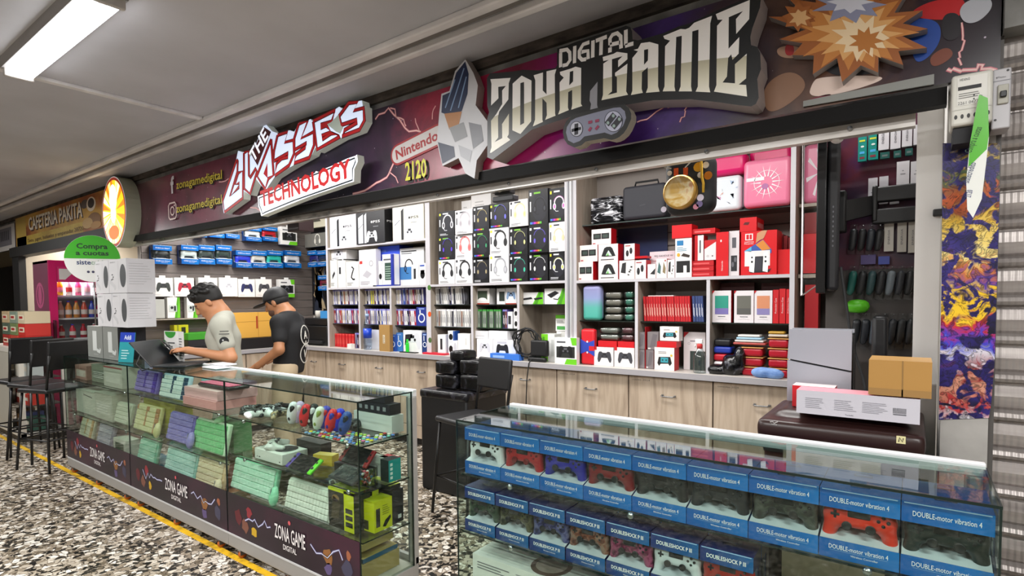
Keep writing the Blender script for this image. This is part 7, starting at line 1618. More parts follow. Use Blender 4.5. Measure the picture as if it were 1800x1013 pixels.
def handheld(label,x,y,z,c1,c2,lean,rz=0.,body='#17171a'):
 t=empty('handheld_console',(x,y,z),label,'handheld console','handheld consoles');t.rotation_euler=(lean,0,rz)
 MB().rbox(-.09,0,0,.09,.012,.1,M(body,.25),.003).build('screen',t)
 for s,c in((-1,c1),(1,c2)):
  b=MB();b.rbox(s*.09-(.03 if s<0 else 0),-.001,0,s*.09+(.03 if s>0 else 0),.014,.1,M(c,.4),.006,3)
  for zz_,r in(((.07,.008),(.035,.004))if s<0 else((.035,.008),(.07,.004))):b.lathe([(r,-.001),(r,-.006),(0,-.007)],BLACK,(s*.105,0,zz_),12,'y')
  for dx,dz in((.005,0),(-.005,0),(0,.005),(0,-.005)):b.lathe([(.002,-.001),(.002,-.004),(0,-.004)],BLACK,(s*.105+dx,0,(.035 if s<0 else .07)+dz),8,'y')
  b.build('side_grip',t)
 return t
handheld('handheld console with a purple and a lime green grip, tilted at the shelf front',kx(535,840),LY0+.03,Z3b+.014,'#4a3290','#6ee02a',-.95,-.04)
handheld('handheld console with two red grips behind the purple and green one',kx(583,815)+.03,LY0+.17,Z3b+.058,'#8a1c22','#a8242a',-.75,-.05)
pbox('console_box','dark flat carton propping the red-gripped handheld console','box',kx(560,815),kx(625,815)-.03,LY0+.17,Z3b,Z3b+.045,.13,'#1c1c20')
t=empty('handheld_console',(kx(603,845),LY0+.05,Z3b+.015),'all-black handheld console lying near the end glass corner','handheld console','handheld consoles');t.rotation_euler=(-1.15,0,-.1)
MB().rbox(-.11,0,0,.11,.014,.11,M('#1c1d20',.3),.012,3).build('body',t);b=MB();b.fr((0,-.0005,0));b.rect(-.07,.015,.07,.095,M('#2c2e32',.15),1)
for u in(-.09,.09):b.ring(u,.075,.01,.003,M('#9a9aa0'),1,12)
b.build('screen',t)
pbox('yellow_box','small golden yellow angled box behind the console gamepad','box',kx(524,775),kx(548,775),LY0+.18,Z3b,Z3b+.06,.06,'#d8b83c',top='#e4cc6a',rz=.3)
pbox('accessory_box','low black box at the back of the console shelf','box',kx(480,770),kx(522,770),LY0+.22,Z3b,Z3b+.1,.07,'#17171a')
pbox('accessory_box','low white tray at the back of the console shelf','box',kx(585,790),kx(640,790),LY0+.235,Z3b,Z3b+.10,.04,'#d8d8d4')
bx,by=-2.165,LY0+.125
t=empty('glass_bowl',(bx,by,Z3b+.001),'clear plastic tub of coloured caps standing by the end glass','tub')
MB().lathe([(0,0),(.040,0),(.050,.085),(.047,.085),(.038,.004),(0,.004)],CLEAR,n=22).build('tub',t)
random.seed(9)
for k in range(46):
 a_=random.uniform(0,6.28);r_=random.uniform(0,.032);zq=.008+.06*(k/46)
 o=MB().lathe([(0,-.004),(.007,-.004),(.008,0),(.006,.004),(0,.004)],M(('#c83a3a','#e8e4de','#2a2a30','#d86a7a','#3a6a9a','#c8342c','#8a3a3a')[k%7],.4),n=8).build('stick_cap',None,(bx+r_*math.cos(a_),by+r_*math.sin(a_),Z3b+zq))
 o.rotation_euler=(random.uniform(-1,1),random.uniform(-1,1),0);tag(o,'small coloured rubber stick cap heaped inside the clear tub','cap','caps in the clear tub')
pbox('accessory_box','red box with white print at the back of the console shelf','box',-2.22,-2.125,LY0+.245,Z3b,Z3b+.10,.06,'#b4202a',draw=lambda b,w,h:b.rect(.1*w,.55*h,.5*w,.85*h,M('#e4d8d4'),1),drawR=lambda b,w,h:b.rect(.1*w,.5*h,.9*w,.8*h,M('#d86a6a'),1))
pbox('accessory_box','teal box with a row of white icons beside the tub of caps','box',-2.15,-2.09,LY0+.195,Z3b,Z3b+.11,.08,'#1a2a2c',side='#149a98',top='#1a2a2c',drawR=lambda b,w,h:[b.rect(.12*w,(.12+.2*k)*h,.32*w,(.25+.2*k)*h,M('#dff0ee'),1)for k in range(4)])
UP=[(424,722,.10,'#1c241e','black',2.2),(440,712,.14,'#20241f','black',1.2),(436,738,.05,'#1a201c','black',2.6),(462,725,.09,'#22262a','black',1.9),(478,715,.14,'#dfe2e6','white',2.0),(455,738,.035,'#e2e4e2','white and black',1.4),(500,718,.13,camo('camo_sand','#2a2418','#5a4c34','#a89470'),'sand camouflage',1.1),(490,705,.2,'#1c1e22','black',2.4)]
for k,(px,py,dy,c,nm,rz)in enumerate(UP):
 Y_=LY0+.03+dy
 gp(None,max(kx(px,py,Y_),-3.18),Y_,Z3a+.037,c,rot=(.06*(-1)**k,.07*(-1)**(k//2),rz),label=f'{nm} gamepad lying on the top console shelf, {ORD[k]} from the second glass seam',group='gamepads on the top console shelf',detail=True,sc=.92)
STD=[(512,'#e4e4e8','#131316'),(523,'#c9b0d8','#e8e4ea'),(533,'#d8222c','#17171a'),(546,'#17171a','#e0e0e2'),(556,'#dfe4d8','#8a9a4a'),(566,'#3a3ab0','#c8242c'),(577,'#d8242c','#2a2a9a'),(589,'#1f2fd0','#d8242c'),(600,'#1f4a9a','#14202e')]
for k,(px,c1,c2)in enumerate(STD):
 Y_=LY0+.08+.03*(k%2)
 t=empty('silicone_grip',(kx(px,745,Y_),Y_,Z3a+.013),f'{("white", "lilac", "red and black", "black and white", "pale green", "blue and red", "red and navy", "bright blue", "dark blue")[k]} gamepad skin standing upright on the top console shelf','gamepad skin','upright gamepad skins')
 t.rotation_euler=(0,.16+.02*k,.5)
 s=SD((-.05,-.05,-.01),(.05,.05,.13),.006);s.cap((0,0,.018),(0,0,.10),.02,.024,0);s.ell((0,.0,.06),(.03,.03,.05),.01);s.plane((0,0,.001),(0,0,-1))
 b=MB();s.to(b,M(c1,.45));b.build('skin',t)
 b=MB();s2=SD((-.05,-.06,-.01),(.05,.04,.13),.006);s2.cap((-.004,-.017,.03),(.004,-.017,.095),.011,.014,0);s2.to(b,M(c2,.45));b.build('grip_panel',t)
gp(None,kx(612,742,LY0+.24),LY0+.24,Z3a+.027,'#1a1b1e',rot=(0,0,.4),label='black gamepad lying beside the dark blue skin at the shelf back',detail=False)
random.seed(17);n_=0
CAPC=['#e4e4e4','#8fb8e8','#d86aa0','#1a1a1e','#e8d83a','#7ad0b8','#c83a3a','#e8e0d0','#5a8ad8','#b8e05a','#f0b0c0','#2a2a30']
capm={c:mesh_of(lambda b:b.lathe([(.0085,0),(.0095,.003),(.009,.006),(.006,.0065),(.005,.0045),(0,.0045)],M(c,.45),n=10),'cap')for c in CAPC}
for r in range(10):
 for k in range(15):
  x=-2.53+k*.0295+random.uniform(-.002,.002);y=LY0+.034+r*.027
  if x<-2.53+.012*max(0,r-3)*1.2 or x>-2.09 or y>LY1-.07:continue
  if x<kx(612,742)+.06 and r>5:continue
  o=bpy.data.objects.new('stick_cap',capm[CAPC[(k//2+r*3+random.randint(0,2))%len(CAPC)]]);COL.objects.link(o);o.location=(x,y,Z3a)
  tag(o,'small round rubber thumb cap in the colourful rows on the shelf','cap','thumb caps laid in rows');n_+=1
pbox('accessory_box','black box with icon print on the white tray near the rear post','box',-2.42,-2.16,LY1-.10,.9125,.967,.075,'#1c1c1f',draw=lambda b,w,h:[b.rect((.08+.18*k)*w,.3*h,(.17+.18*k)*w,.7*h,M('#8a8a8e'),1)for k in range(5)],top='#26262a')
pbox('accessory_box','white tray box under the black icon box near the rear post','box',-2.44,-2.14,LY1-.105,Z3a,.911,.08,'#d4d4d0')
pbox('accessory_box','smaller black box on the black icon box near the rear post','box',-2.40,-2.2,LY1-.095,.9695,1.0,.06,'#202024',draw=lambda b,w,h:b.ell(.3*w,.5*h,.1*w,.3*h,M('#9a9aa0'),1,10))
# side partition: hanging gamepad boxes
cK=crop(240,380,6.756);cK2=crop(400,380,6.756);cN=crop(240,500,7.233)
PX=-6.38
def onX(cr,x,y,X=PX):return atX(*cr(x,y),X)
def peg(o,y=.05,z=.19,L=.09):
 MB().tube([(0,y,z),(0,y+L,z+.002)],.003,CHROME,6).build('hook',o)
def hung(label,cr,xa,xb,yt,yb,kind,col,group):
 p,q=onX(cr,xa,yt),onX(cr,xb,yb);w=q.y-p.y-.006;h=p.z-q.z
 if kind=='w':
  t=winbox(label,PX,(p.y+q.y)/2,q.z,CM4,WIN,BHt,col,group,detail=False)
  t.rotation_euler=(0,0,PI/2);t.scale=(w/BW,1,h/BHt);peg(t)
  return t
 o=pbox('gamepad_box',label,'gamepad box',-w/2,w/2,0,0,h,.07,'#ebe9e6',group=group,draw=col)
 o.location=(PX,(p.y+q.y)/2,q.z);o.rotation_euler=(0,0,PI/2)
 b=MB();b.rbox(-.03,.01,h,.03,.014,h+.022,PAPER,.003);b.rect if 0 else None;b.build('hang_tab',o);peg(o,.02,h+.012,.085)
 return o
GW='blue gamepad boxes hung on the side partition'
for k,(cr,xa,xb,c,nm)in enumerate(((cK,190,430,'#1c211f','black'),(cK,525,745,'#c9d2cc','silver'),(cK,735,940,'#34403c','dark grey'),(cK,940,1140,'#2a3a34','grey-green'),(cK2,95,300,'#2a3ad0','royal blue'),(cK2,280,475,'#d8d4cc','pale'),(cK2,470,665,'#2ab8a8','turquoise'),(cK2,680,880,'#ece9ea','white'))):
 hung(f'blue box with a {nm} gamepad in the full lower blue row of the partition',cr,xa,xb,340 if cr is cK else 405,576 if cr is cK else 618,'w',c,GW)
for k,(cr,xa,xb,c,nm)in enumerate(((cK,705,840,'#2a3a4a','slate'),(cK,860,1050,'#3a4a8a','navy'),(cK,1055,1230,'#2a3038','charcoal'),(cK2,215,410,'#e2e4e6','white'),(cK2,415,600,'#b81c28','red'))):
 hung(f'blue box with a {nm} gamepad in the cut-off top row of the partition',cr,xa,xb,80 if cr is cK else 120,262+(xa-860)*.05 if cr is cK else 305,'w',c,GW)
def wp(c):return lambda b,w,h:(gamepad(b,.52*w,.52*h,.64*w,M(c),M('#2a2a30')if c!='#d8d8de' else M('#b8b8c0')),b.lines(.08*w,.08*h,.4*w,.16*h,2,M('#c9c4c0')))
for k,(cr,xa,xb,c,nm)in enumerate(((cK,185,440,'#3a3f3c','dark grey'),(cK,445,690,'#b0243a','crimson'),(cK,730,965,'#c8344c','rose red'),(cK,975,1205,'#d8d8de','pale grey'),(cK2,120,330,'#2a3060','navy'),(cK2,330,530,'#4a4a4e','black and white'))):
 hung(f'white box printed with a {nm} gamepad, hung on the partition',cr,xa,xb,728 if cr is cK else 745,955 if cr is cK else 960,'p',wp(c),'white gamepad boxes on the partition')
for lb,(cr,xa,xb,yt,yb)in{'white and green window box hung under the blue row by the corner':(cK2,610,800,750,965),'white and green window box hung in the top row by the corner':(cK2,630,830,120,350)}.items():hung(lb,cr,xa,xb,yt,yb,'p',padbox,'green-cornered gamepad boxes')
def gwp(b,w,h):gcorner(b,w,h);b.rect(.1*w,.3*h,.75*w,.62*h,M('#c9d0cc'),3);b.ell(.35*w,.5*h,.12*w,.07*h,M('#26262a'),4,10);b.rect(.5*w,.34*h,.68*w,.58*h,M('#33383a'),4)
for k,(xa,xb)in enumerate(((385,560),(635,780))):hung(f'white and green battery box {("behind the paper brochure", "behind the seated head of dark hair")[k] if k == 0 else "in front of the bent dark-haired person"}, on the partition',cN,xa,xb,165,425,'p',gwp,'battery boxes')
p,q=onX(cN,385,165),onX(cN,560,425)
for k in range(4):pbox('accessory_box',f'grey-edged box behind the first battery box, {ORD[k]} from the partition','box',PX-.025-.018*k,PX-.01-.018*k,p.y-.17,q.z,p.z-.02,.15,'#b9bab4',draw=lambda b,w,h:b.rect(.3*w,.3*h,.9*w,.6*h,M('#4a4a4c'),1),group='battery boxes')
tag(MB().box(-6.485,2.45,onX(cN,400,437).z-.012,-6.3,3.6,onX(cN,400,437).z-.002,MSHELF).build('wall_shelf'),'thin shelf on the partition under the battery boxes','shelf')
p,q=onX(cN,215,455,-6.3),onX(cN,410,600,-6.3)
o=pbox('accessory_box','yellow box with a dark window on the side worktop','box',-(q.y-p.y)/2,(q.y-p.y)/2,0,0,.30,.1,'#c8c01c',draw=lambda b,w,h:(b.rect(.5*w,.62*h,.8*w,.92*h,M('#26240c'),1),b.rect(.2*w,.55*h,.3*w,h,M('#8a8a1c'),1)));o.location=(-6.3,max((p.y+q.y)/2,2.69),WT+.0015);o.rotation_euler=(0,0,PI/2)
pbox('black_machine','low black machine on the side worktop under the long yellow carton','printer',-6.42,-6.12,3.17,WT,WT+.125,.55,'#141416')
o=pbox('long_carton','long yellow carton standing on the low black machine','carton',-.27,.27,0,0,.29,.14,'#dfa94a',draw=lambda b,w,h:(b.line([(0,.62*h),(w,.66*h)],.004,M('#a87a30'),1),b.line([(.55*w,0),(.55*w,h)],.004,M('#a87a30'),1),b.rect(.5*w,.35*h,.54*w,.85*h,M('#a8401c'),2)));o.location=(-6.2,3.46,WT+.128);o.rotation_euler=(0,0,PI/2)
for k in range(3):pbox('flat_carton',('dark lower','dark upper','green-topped')[k]+' flat carton on the side worktop behind the phone user','carton',-6.45,-6.13,2.68,WT+.072*k,WT+.07+.072*k,.36,('#1b1b1d','#26262a','#3f9a2c')[k],draw=lambda b,w,h:b.rect(.1*w,.3*h,.5*w,.6*h,M('#8a8a8c'),1),side=('#1b1b1d','#26262a','#3f9a2c')[k])
t=empty('printer',(0,0,0),'black office printer on the worktop in the back corner','printer')
MB().rbox(-6.16,4.06,WT+.002,-5.70,4.36,WT+.24,M('#0f0f11',.45),.012).build('body',t);MB().rbox(-6.12,4.02,WT+.03,-5.76,4.10,WT+.06,M('#1c1c1f',.5),.005).build('paper_tray',t)
MB().rbox(-6.18,4.08,WT+.242,-5.72,4.34,WT+.33,M('#151518',.4),.01).build('scanner_lid',t)
MB().box(-6.2,4.15,WT+.332,-5.63,4.36,WT+.345,MSHELF);
tag(MB().lathe([(0,0),(.045,0),(.045,.085),(.04,.09),(0,.09)],M('#e0dcd4',.5),(-6.05,4.2,WT+.332),18).build('paper_roll'),'white roll standing on top of the black printer','roll')
pbox('desk_tray','light blue plastic tray on top of the black printer','tray',-5.88,-5.74,4.1,WT+.33,WT+.42,.16,'#3f8fd0')
t=empty('corner_panel',(0,0,0),'dark printed panel covering the back corner wall behind the printer','panel')
b=MB().box(-6.48,4.405,1.32,-5.62,4.418,2.75,M('#17171c',.5));b.fr((-6.48,4.405,1.32));random.seed(12)
for k in range(16):b.poly([(random.uniform(.02,.3),random.uniform(0,.7))]+[(random.uniform(.02,.3),random.uniform(0,.7))for _ in range(2)],M(random.choice(('#7a8aa8','#2a3040','#b8a484','#4a5a78','#8a7454')),.5),1)
b.build('print',t)
def cbox(lb,px0,px1,yt,yb,c,Y=4.28):
 p,q=atY(px0,yb,Y),atY(px1,yt,Y)
 t=winbox(lb,(p.x+q.x)/2,Y,p.z,CM4,WIN,BHt,c,'blue gamepad boxes in the back corner',detail=False);s=(q.x-p.x)/BW;t.scale=(s,1,(q.z-p.z)/BHt);peg(t)
cbox('blue box with a violet gamepad in the back corner, nearer the partition',541,556,440,470,'#2c2a6a');cbox('blue box with a dark gamepad in the back corner, nearer the shelving',557,573,440,469,'#1c2a4a')
cbox('blue box with a maroon gamepad hung low in the back corner',559,575,484,511,'#7a1c3a')
p,q=atY(536,436,4.3),atY(573,408,4.3)
pbox('headset_pack','clear pack with a white headset in the back corner','headset box',p.x,q.x,4.3,p.z,q.z,.06,'#7c7a74',draw=lambda b,w,h:headset(b,.6*w,.5*h,.8*h,M('#f2f0e6'),M('#e0dcd0')))
p,q=atY(543,402,4.3),atY(573,378,4.3)
pbox('accessory_box','cream boxed gadget at the top of the back corner','box',p.x,q.x,4.3,p.z,q.z+.1,.06,'#e2dcc4',draw=lambda b,w,h:b.poly([(.2*w,.3*h),(.7*w,.3*h),(.6*w,.5*h),(.3*w,.5*h)],M('#5a564c'),1))
a=atY(520,408,2.62)
tag(MB().rbox(a.x-.055,2.58,a.z,a.x+.10,2.72,2.86,M('#2a1416',.4),.005).build('hanging_box'),'dark maroon box hanging under the shop ceiling near the letter sign','box')
a=atY(880,325,2.37)
t=empty('hook_charm',(a.x,a.y,a.z),'dark hook bracket with small pale trinkets under the rail','bracket')
MB().rbox(-.045,0,-.05,.06,.05,.08,M('#17171a',.5),.006).build('bracket',t);MB().rbox(-.05,-.01,-.09,.09,.04,-.06,M('#2b2b30',.5),.006).build('tray',t)
for dx,dz,c in((-.03,.03,'#c8b89a'),(.0,-.01,'#ece4dc'),(.03,.04,'#5a3a6a')):MB().rbox(dx-.012,-.02,dz-.03,dx+.014,.0,dz+.02,M(c,.5),.008).build('trinket',t)
# on the counter top
TZ=CH+.0015
S_=crop(150,430,4.607)
def sbx(lb,xa,xm,xb,yt,yb,z0,z1,col,side,pr,prs,Y):
 p=atY(*S_(xa,yb),Y);q=atY(*S_(xm,yb),Y)
 return pbox('console_box',lb,'console box',p.x,q.x-.003,Y,z0,z1,.2,col,draw=pr,drawR=prs,side=side,group='console cartons stacked on the counter')
def sser(b,w,h):
 b.poly([(.42*w+.5*w*(.5-.5*math.cos(a))if a<=PI else .92*w,h*(.12+.72*(a/PI)))for a in[PI*i/14 for i in range(15)]],M('#55585a'),1)if 0 else b.ell(.80*w,.5*h,.17*w,.34*h,M('#4e5153'),1,22)
 b.line([(.55*w,.1*h),(.55*w,.95*h)],.004,M('#c4c5c8'),1);b.line([(.05*w,.35*h),(.3*w,.2*h),(.35*w,.1*h)],.03,M('#c9cacd'),1)
 for u,v in((.2,.55),(.25,.48),(.15,.4),(.22,.42)):b.ell(u*w,v*h,.03*w,.02*h,M('#2b2b30'),2,8)
 b.text('SERIES S',.08*w,.9*h,.035*h,M('#8a8a8e'),1,.3*w)
sl=lambda b,d,h:b.lines(.08*d,.25*h,.9*d,.92*h,9,M('#b9babd'),.2)
SY_=1.72;z0=TZ;z1=atY(*S_(150,664),SY_).z;z2=atY(*S_(150,398),SY_).z;z3=atY(*S_(150,132),SY_).z
sgr=lambda b,w,h:(b.rect(.35*w,.22*h,.62*w,.85*h,M('#c9cdcb'),1),b.line([(.62*w,.24*h),(.8*w,.2*h),(.84*w,.3*h)],.03,M('#c9cdcb'),1),b.rect(.4*w,.1*h,.7*w,.115*h,M('#b4b6b4'),1))
for k,(xa,xb)in enumerate(((27,148),(150,272))):sbx(('grey console carton at the stool end of the counter top','grey console carton second from the stools on the counter top')[k],xa,xb,0,0,960,z0,z1-.002,'#878a86','#1c1c1f',sgr,None,SY_)
for r,(za,zb)in enumerate(((z1,z2-.002),(z2,z3))):
 for k,(xa,xb)in enumerate(((105,222),(225,346))if r==0 else((98,205),(208,350))):
  sbx(f'white console carton with a black round vent, {("lower", "upper")[r]} row, {("stool", "laptop")[k]} side',xa,xb,0,0,660,za,zb,'#d9d9dc','#d2d2d6',sser,sl if k else None,SY_)
t=empty('flyer_holder',(-4.95,1.70,TZ),'clear leaning holder with a blue and teal leaflet on the counter top','leaflet holder');t.rotation_euler=(-.12,0,.25)
b=MB().box(-.085,0,.002,.085,.003,.235,M('#2f9aa4',.35));b.fr((-.085,0,0));b.rect(0,.16,.17,.235,M('#2a44b4',.35),1);b.text('Addi',.05,.18,.035,M('#dfe6f6'),2,.08,bold=.02);b.lines(.03,.03,.14,.11,4,M('#bfe4e4'));b.build('leaflet',t)
MB().box(-.088,.004,.0,.088,.07,.004,CLEAR).build('foot',t)
lp=atZ(352,640,CH);t=empty('laptop',(lp.x-.02,lp.y-.11,TZ),'open dark laptop on the counter top','laptop',rz=math.atan2(.59,.81)+PI/2)
MB().rbox(-.17,-.12,0,.17,.12,.014,M('#1d2226',.35),.004).build('base',t)
b=MB();b.rbox(-.16,-.10,.0135,.16,.03,.0155,M('#0f1113',.5),.002)
b.build('key_field',t)
o=MB().rbox(-.17,0,0,.17,.008,.235,M('#15191c',.3),.004).build('lid',t);o.location=(0,.125,.008);o.rotation_euler=(-.72,0,0)
tag(MB().tube([atZ(235,615,TZ+.10)+Vector((0,.06,0)),atZ(240,640,TZ+.02),atZ(250,652,TZ+.006),atZ(262,648,TZ+.006)],.004,RUBBER,6).build('cable'),'short black cable curling beside the open laptop','cable')
t=empty('brochure',(-4.60,1.95,TZ),'folded white brochure with a green half circle behind the laptop','leaflet',rz=.15)
b=MB().box(-.2,0,0,-.02,.002,.24,PAPER);b.fr((-.2,0,0));b.ell(.08,.235,.07,.05,M('#3f9a3c'),1,16,PI,2*PI);b.lines(.02,.03,.16,.17,5,M('#4a4a4e'));b.build('panel',t)
b=MB();b.add([(-.018,0,0),(.1,-.03,0),(.1,-.03,.24),(-.018,0,.24)],[(0,1,2,3)],PAPER);b.fr((-.018,0,0),(.97,-.24,0));b.lines(.015,.03,.1,.2,8,M('#6a6a6e'));b.build('panel',t)
for k,(px,py,nm)in enumerate(((372,648,'lower'),(385,645,'upper'))):
 a=atZ(px,py,TZ);tag(MB().rbox(-.10,-.05,0,.10,.05,.010,M('#e4e4e8',.3),.004).build('phone_box',None,(a.x,a.y+.03,TZ+.0115*k)),f'{nm} slim white phone of the pair lying on the counter top','phone')
pbox('yellow_box','small orange toy-like box behind the leaflet holder','box',-4.98,-4.9,1.9,TZ,TZ+.12,.06,'#d88a1c');pbox('small_box','pale blue small box behind the leaflet holder','box',-5.08,-4.99,1.88,TZ,TZ+.15,.06,'#b4c0e0')
# chair, stools, black bin
def chair(name,label,x,y,rz,sh,bh,group=None,slim=False):
 t=empty(name,(x,y,0),label,'chair' if name=='chair' else 'stool',group,rz);w=.19;BK=M('#0c0c0d',.4)
 MB().rbox(-w,-w,sh-.04,w,w,sh,M('#1a1a1c',.45),.018,3).build('seat',t)
 o=MB().rbox(-w+.01,0,0,w-.01,.03,bh,M('#121214',.45),.014,3).build('backrest',t);o.location=(0,w-.01,sh+.17);o.rotation_euler=(-.12,0,0)
 for sx in(-1,1):
  MB().tube([(sx*(w-.02),w-.02,sh-.02),(sx*(w-.02),w+.01,sh+.18),(sx*(w-.02),w+.035,sh+.17+bh*.5)],.011,BK,8).build('back_post',t)
  for sy in(-1,1):MB().tube([(sx*(w-.03),sy*(w-.03),sh-.03),(sx*(w+.01),sy*(w+.02),.001)],.011,BK,8).build('leg',t)
 b=MB();z=sh*.38;k=w-.01
 b.tube([(-k,-k,z),(k,-k,z),(k,k,z),(-k,k,z)],.008,BK,6,closed=True);b.build('foot_ring',t)
 return t
chair('chair','black padded metal chair between the black bin and blue gamepad counter',-2.5,2.95,-.2,.69,.22)
ST='black bar stools in front of the counter'
for k,(x,y,lb)in enumerate(((-7.36,1.62,'black metal bar stool farthest from the glass counter, by the snack case'),(-6.87,1.64,'black metal bar stool between the other two stools'),(-6.40,1.62,'black metal bar stool touching the end of the glass counter'))):
 chair('bar_stool',lb,x,y,-1.45+.1*k,.74,.26,ST)
FILM=noise_mat('bin_film',[(.42,'#08080a'),(.55,'#141417'),(.68,'#3a3a42')],(8,8,8),4,.25,dist=1.2,bump=.5)
t=empty('black_bin',(-2.93,3.36,0),'tall black bin wrapped in black film behind the padded chair','bin')
MB().rbox(-.24,-.25,.0,.24,.25,.76,M('#111113',.5),.015).build('body',t);s=SD((-.28,-.29,.6),(.28,.29,.84),.014);s.box((0,0,.765),(.25,.26,.035),.02,0);b=MB();s.to(b,FILM);b.build('film_cover',t)
for k,(x,y,z,w,h)in enumerate(((-2.98,3.28,.803,.11,.11),(-2.74,3.30,.803,.11,.12),(-2.99,3.28,.917,.10,.10),(-2.76,3.31,.927,.10,.11),(-2.90,3.32,1.02,.07,.08))):
 s=SD((-.15,-.12,-.01),(.15,.14,.16),.009);s.box((0,0,h/2),(w,.09,h/2),.02,0);s.ell((.03,-.02,h*.9),(w*.6,.06,.015),.02);s.plane((0,0,.001),(0,0,-1));b=MB();s.to(b,FILM)
 tag(b.build('wrapped_package',None,(x,y,z)),f'black film package on the bin, {("lower, farther from the chair", "lower, beside the chair back", "upper, farther from the chair", "upper, beside the chair back", "smallest and topmost")[k]}','package','black packages on the bin')
 # cafeteria side
FXX=-8.4
t=empty('drinks_fridge',(0,0,0),'pink glass-door drinks fridge in the cafeteria','fridge');y0,y1=2.12,2.85;zt_=2.02;PKF=M('#d81c6c',.35)
b=MB();b.box(FXX-.6,y0,.02,FXX-.02,y0+.03,zt_,M('#8a4a64',.4));b.box(FXX-.6,y1-.03,.02,FXX-.02,y1,zt_,M('#8a4a64',.4));b.box(FXX-.6,y0,zt_-.03,FXX-.02,y1,zt_,M('#8a2a50',.4));b.box(FXX-.6,y0+.03,.02,FXX-.58,y1-.03,zt_-.03,M('#dfe4e8',.4));b.box(FXX-.6,y0,.0,FXX-.02,y1,.25,PKF)
b.fr((FXX-.35,y0,1.6));b.ring(0,0,.14,.04,M('#c85a8a'),1,20);b.ell(.0,.0,.07,.12,M('#c85a8a'),1,14);b.build('cabinet',t)
b=MB();b.box(FXX-.02,y0,.25,FXX+.02,y0+.075,zt_,PKF);b.box(FXX-.02,y1-.06,.25,FXX+.02,y1,zt_,PKF);b.box(FXX-.02,y0+.075,zt_-.07,FXX+.02,y1-.06,zt_,PKF);b.box(FXX-.02,y0+.075,.25,FXX+.02,y1-.06,.3,PKF);b.box(FXX-.012,y0+.075,zt_-.26,FXX+.012,y1-.06,zt_-.07,M('#e0327c',.4));b.fr((FXX+.0125,y0+.1,zt_-.2),(0,1,0));b.text('Postobón',.3,0,.07,M('#f8dce8'),1,.24);b.poly([(0,.1),(.18,.1),(.06,-.03),(0,-.03)],M('#e8e4e4'),1)
d=b.build('door',t);MB().box(FXX-.004,y0+.075,.3,FXX+.004,y1-.06,zt_-.26,CLEAR).build('glass',d);MB().rbox(FXX+.02,y0+.02,1.0,FXX+.045,y0+.05,1.3,M('#5a0c30'),.005).build('handle',d)
area('fridge_light',(FXX-.12,2.48,zt_-.05),.05,.6,14,(.95,1,1))
for i,z in enumerate((1.60,1.32,1.07,.80)):MB().box(FXX-.57,y0+.035,z-.02,FXX-.05,y1-.035,z,M('#e4e8ea',.4)).build('shelf',t)
def bottle(x,y,z,h,r,c,cap,lb):
 o=empty('drink_bottle',(x,y,z+.001),lb,'bottle','drinks in the pink fridge')
 MB().lathe([(0,0),(r,0),(r,h*.6),(r*.45,h*.85),(r*.4,h*.92)],M(c,.2),n=12).build('bottle_body',o);MB().lathe([(r*.45,h*.92),(r*.45,h),(0,h)],M(cap,.4),n=10).build('cap',o)
 b=MB().lathe([(r*1.02,h*.2),(r*1.02,h*.48)],M('#e8e2d8' if c!='#e8e2d8' else '#c83a3a',.4),n=12,cap=False);b.build('label_band',o)
BC=[('#d8c41c','yellow'),('#e8e2d8','white'),('#e0608a','pink'),('#d4d8e0','silver'),('#3a3028','dark'),('#2a4a7a','blue')],[('#c8a48a','tan'),('#d88a3a','amber'),('#e0a04a','orange'),('#d8604a','coral'),('#3a5ac8','blue'),('#b82a5a','magenta'),('#6a1c2a','cola')],[('#c81c2a','red'),('#d83a4a','light red'),('#b8243a','deep red'),('#c84a5a','rose'),('#8a8aa0','grey')],[('#3a7a3a','green'),('#2a6a4a','bottle green'),('#d8dce8','clear'),('#c8ccd8','frosted'),('#d0c8b8','beige')]
for r,L in enumerate(BC):
 for k,(c,nm)in enumerate(L):
  z=(1.60,1.32,1.07,.80)[r];h=(.2,.21,.17,.2)[r]
  bottle(FXX-.10,y0+.13+k*.56/len(L)*1.0,z,h,.034,c,('#e8e4e0','#2a3ac8','#c81c2a')[k%3],f'{nm} drink bottle, {ORD[k]} from the fridge handle on the {("top", "second", "third", "lowest lit")[r]} fridge shelf')
a=atY(163,455,1.95)
t=empty('round_notice',(a.x,1.95,a.z),'round green and white credit notice on a stand behind the console cartons','sign')
R_=.30;t.scale=(.74,)*3;t.rotation_euler=(0,0,1.05);b=MB();b.fr((0,0,0));b.prism([(R_*math.cos(PI*k/20),R_*math.sin(PI*k/20))for k in range(40)],.006,M('#e9ebe9',.35))
b.fr((0,-.006,0));b.poly([(R_*.995*math.cos(PI*k/20),max(.0,R_*.995*math.sin(PI*k/20)))for k in range(0,21)],M('#3cb01e',.35),1)
W=M('#10361c')
b.text('Compra',0,.13,.065,W,2,.33,'c',bold=.03);b.text('a cuotas',0,.045,.06,W,2,.35,'c',bold=.03);b.text('siste',-.17,-.075,.06,M('#23366a'),2,.15,bold=.02);b.text('crédito',-.015,-.075,.06,M('#6a9a7a'),2,.20)
for k in range(3):b.ell(-.05+.05*k,-.17,.016,.016,M('#3a3a5a'),2,10)
b.build('disc',t);MB().tube([(0,.006,-.2),(0,.012,(TZ-a.z+.004)/.74)],.008,STEEL,6).build('post',t);MB().rbox(-.05,-.02,(TZ-a.z)/.74,.05,.03,(TZ-a.z)/.74+.006,STEEL,.002).build('foot',t)
t=empty('snack_case',(0,0,0),'white framed glass snack case at the far end of the stools','counter');X0,X1,Y0,Y1,H_=-9.2,-7.78,1.68,2.09,1.0
FR=M('#d6d2c8',.45)
b=MB()
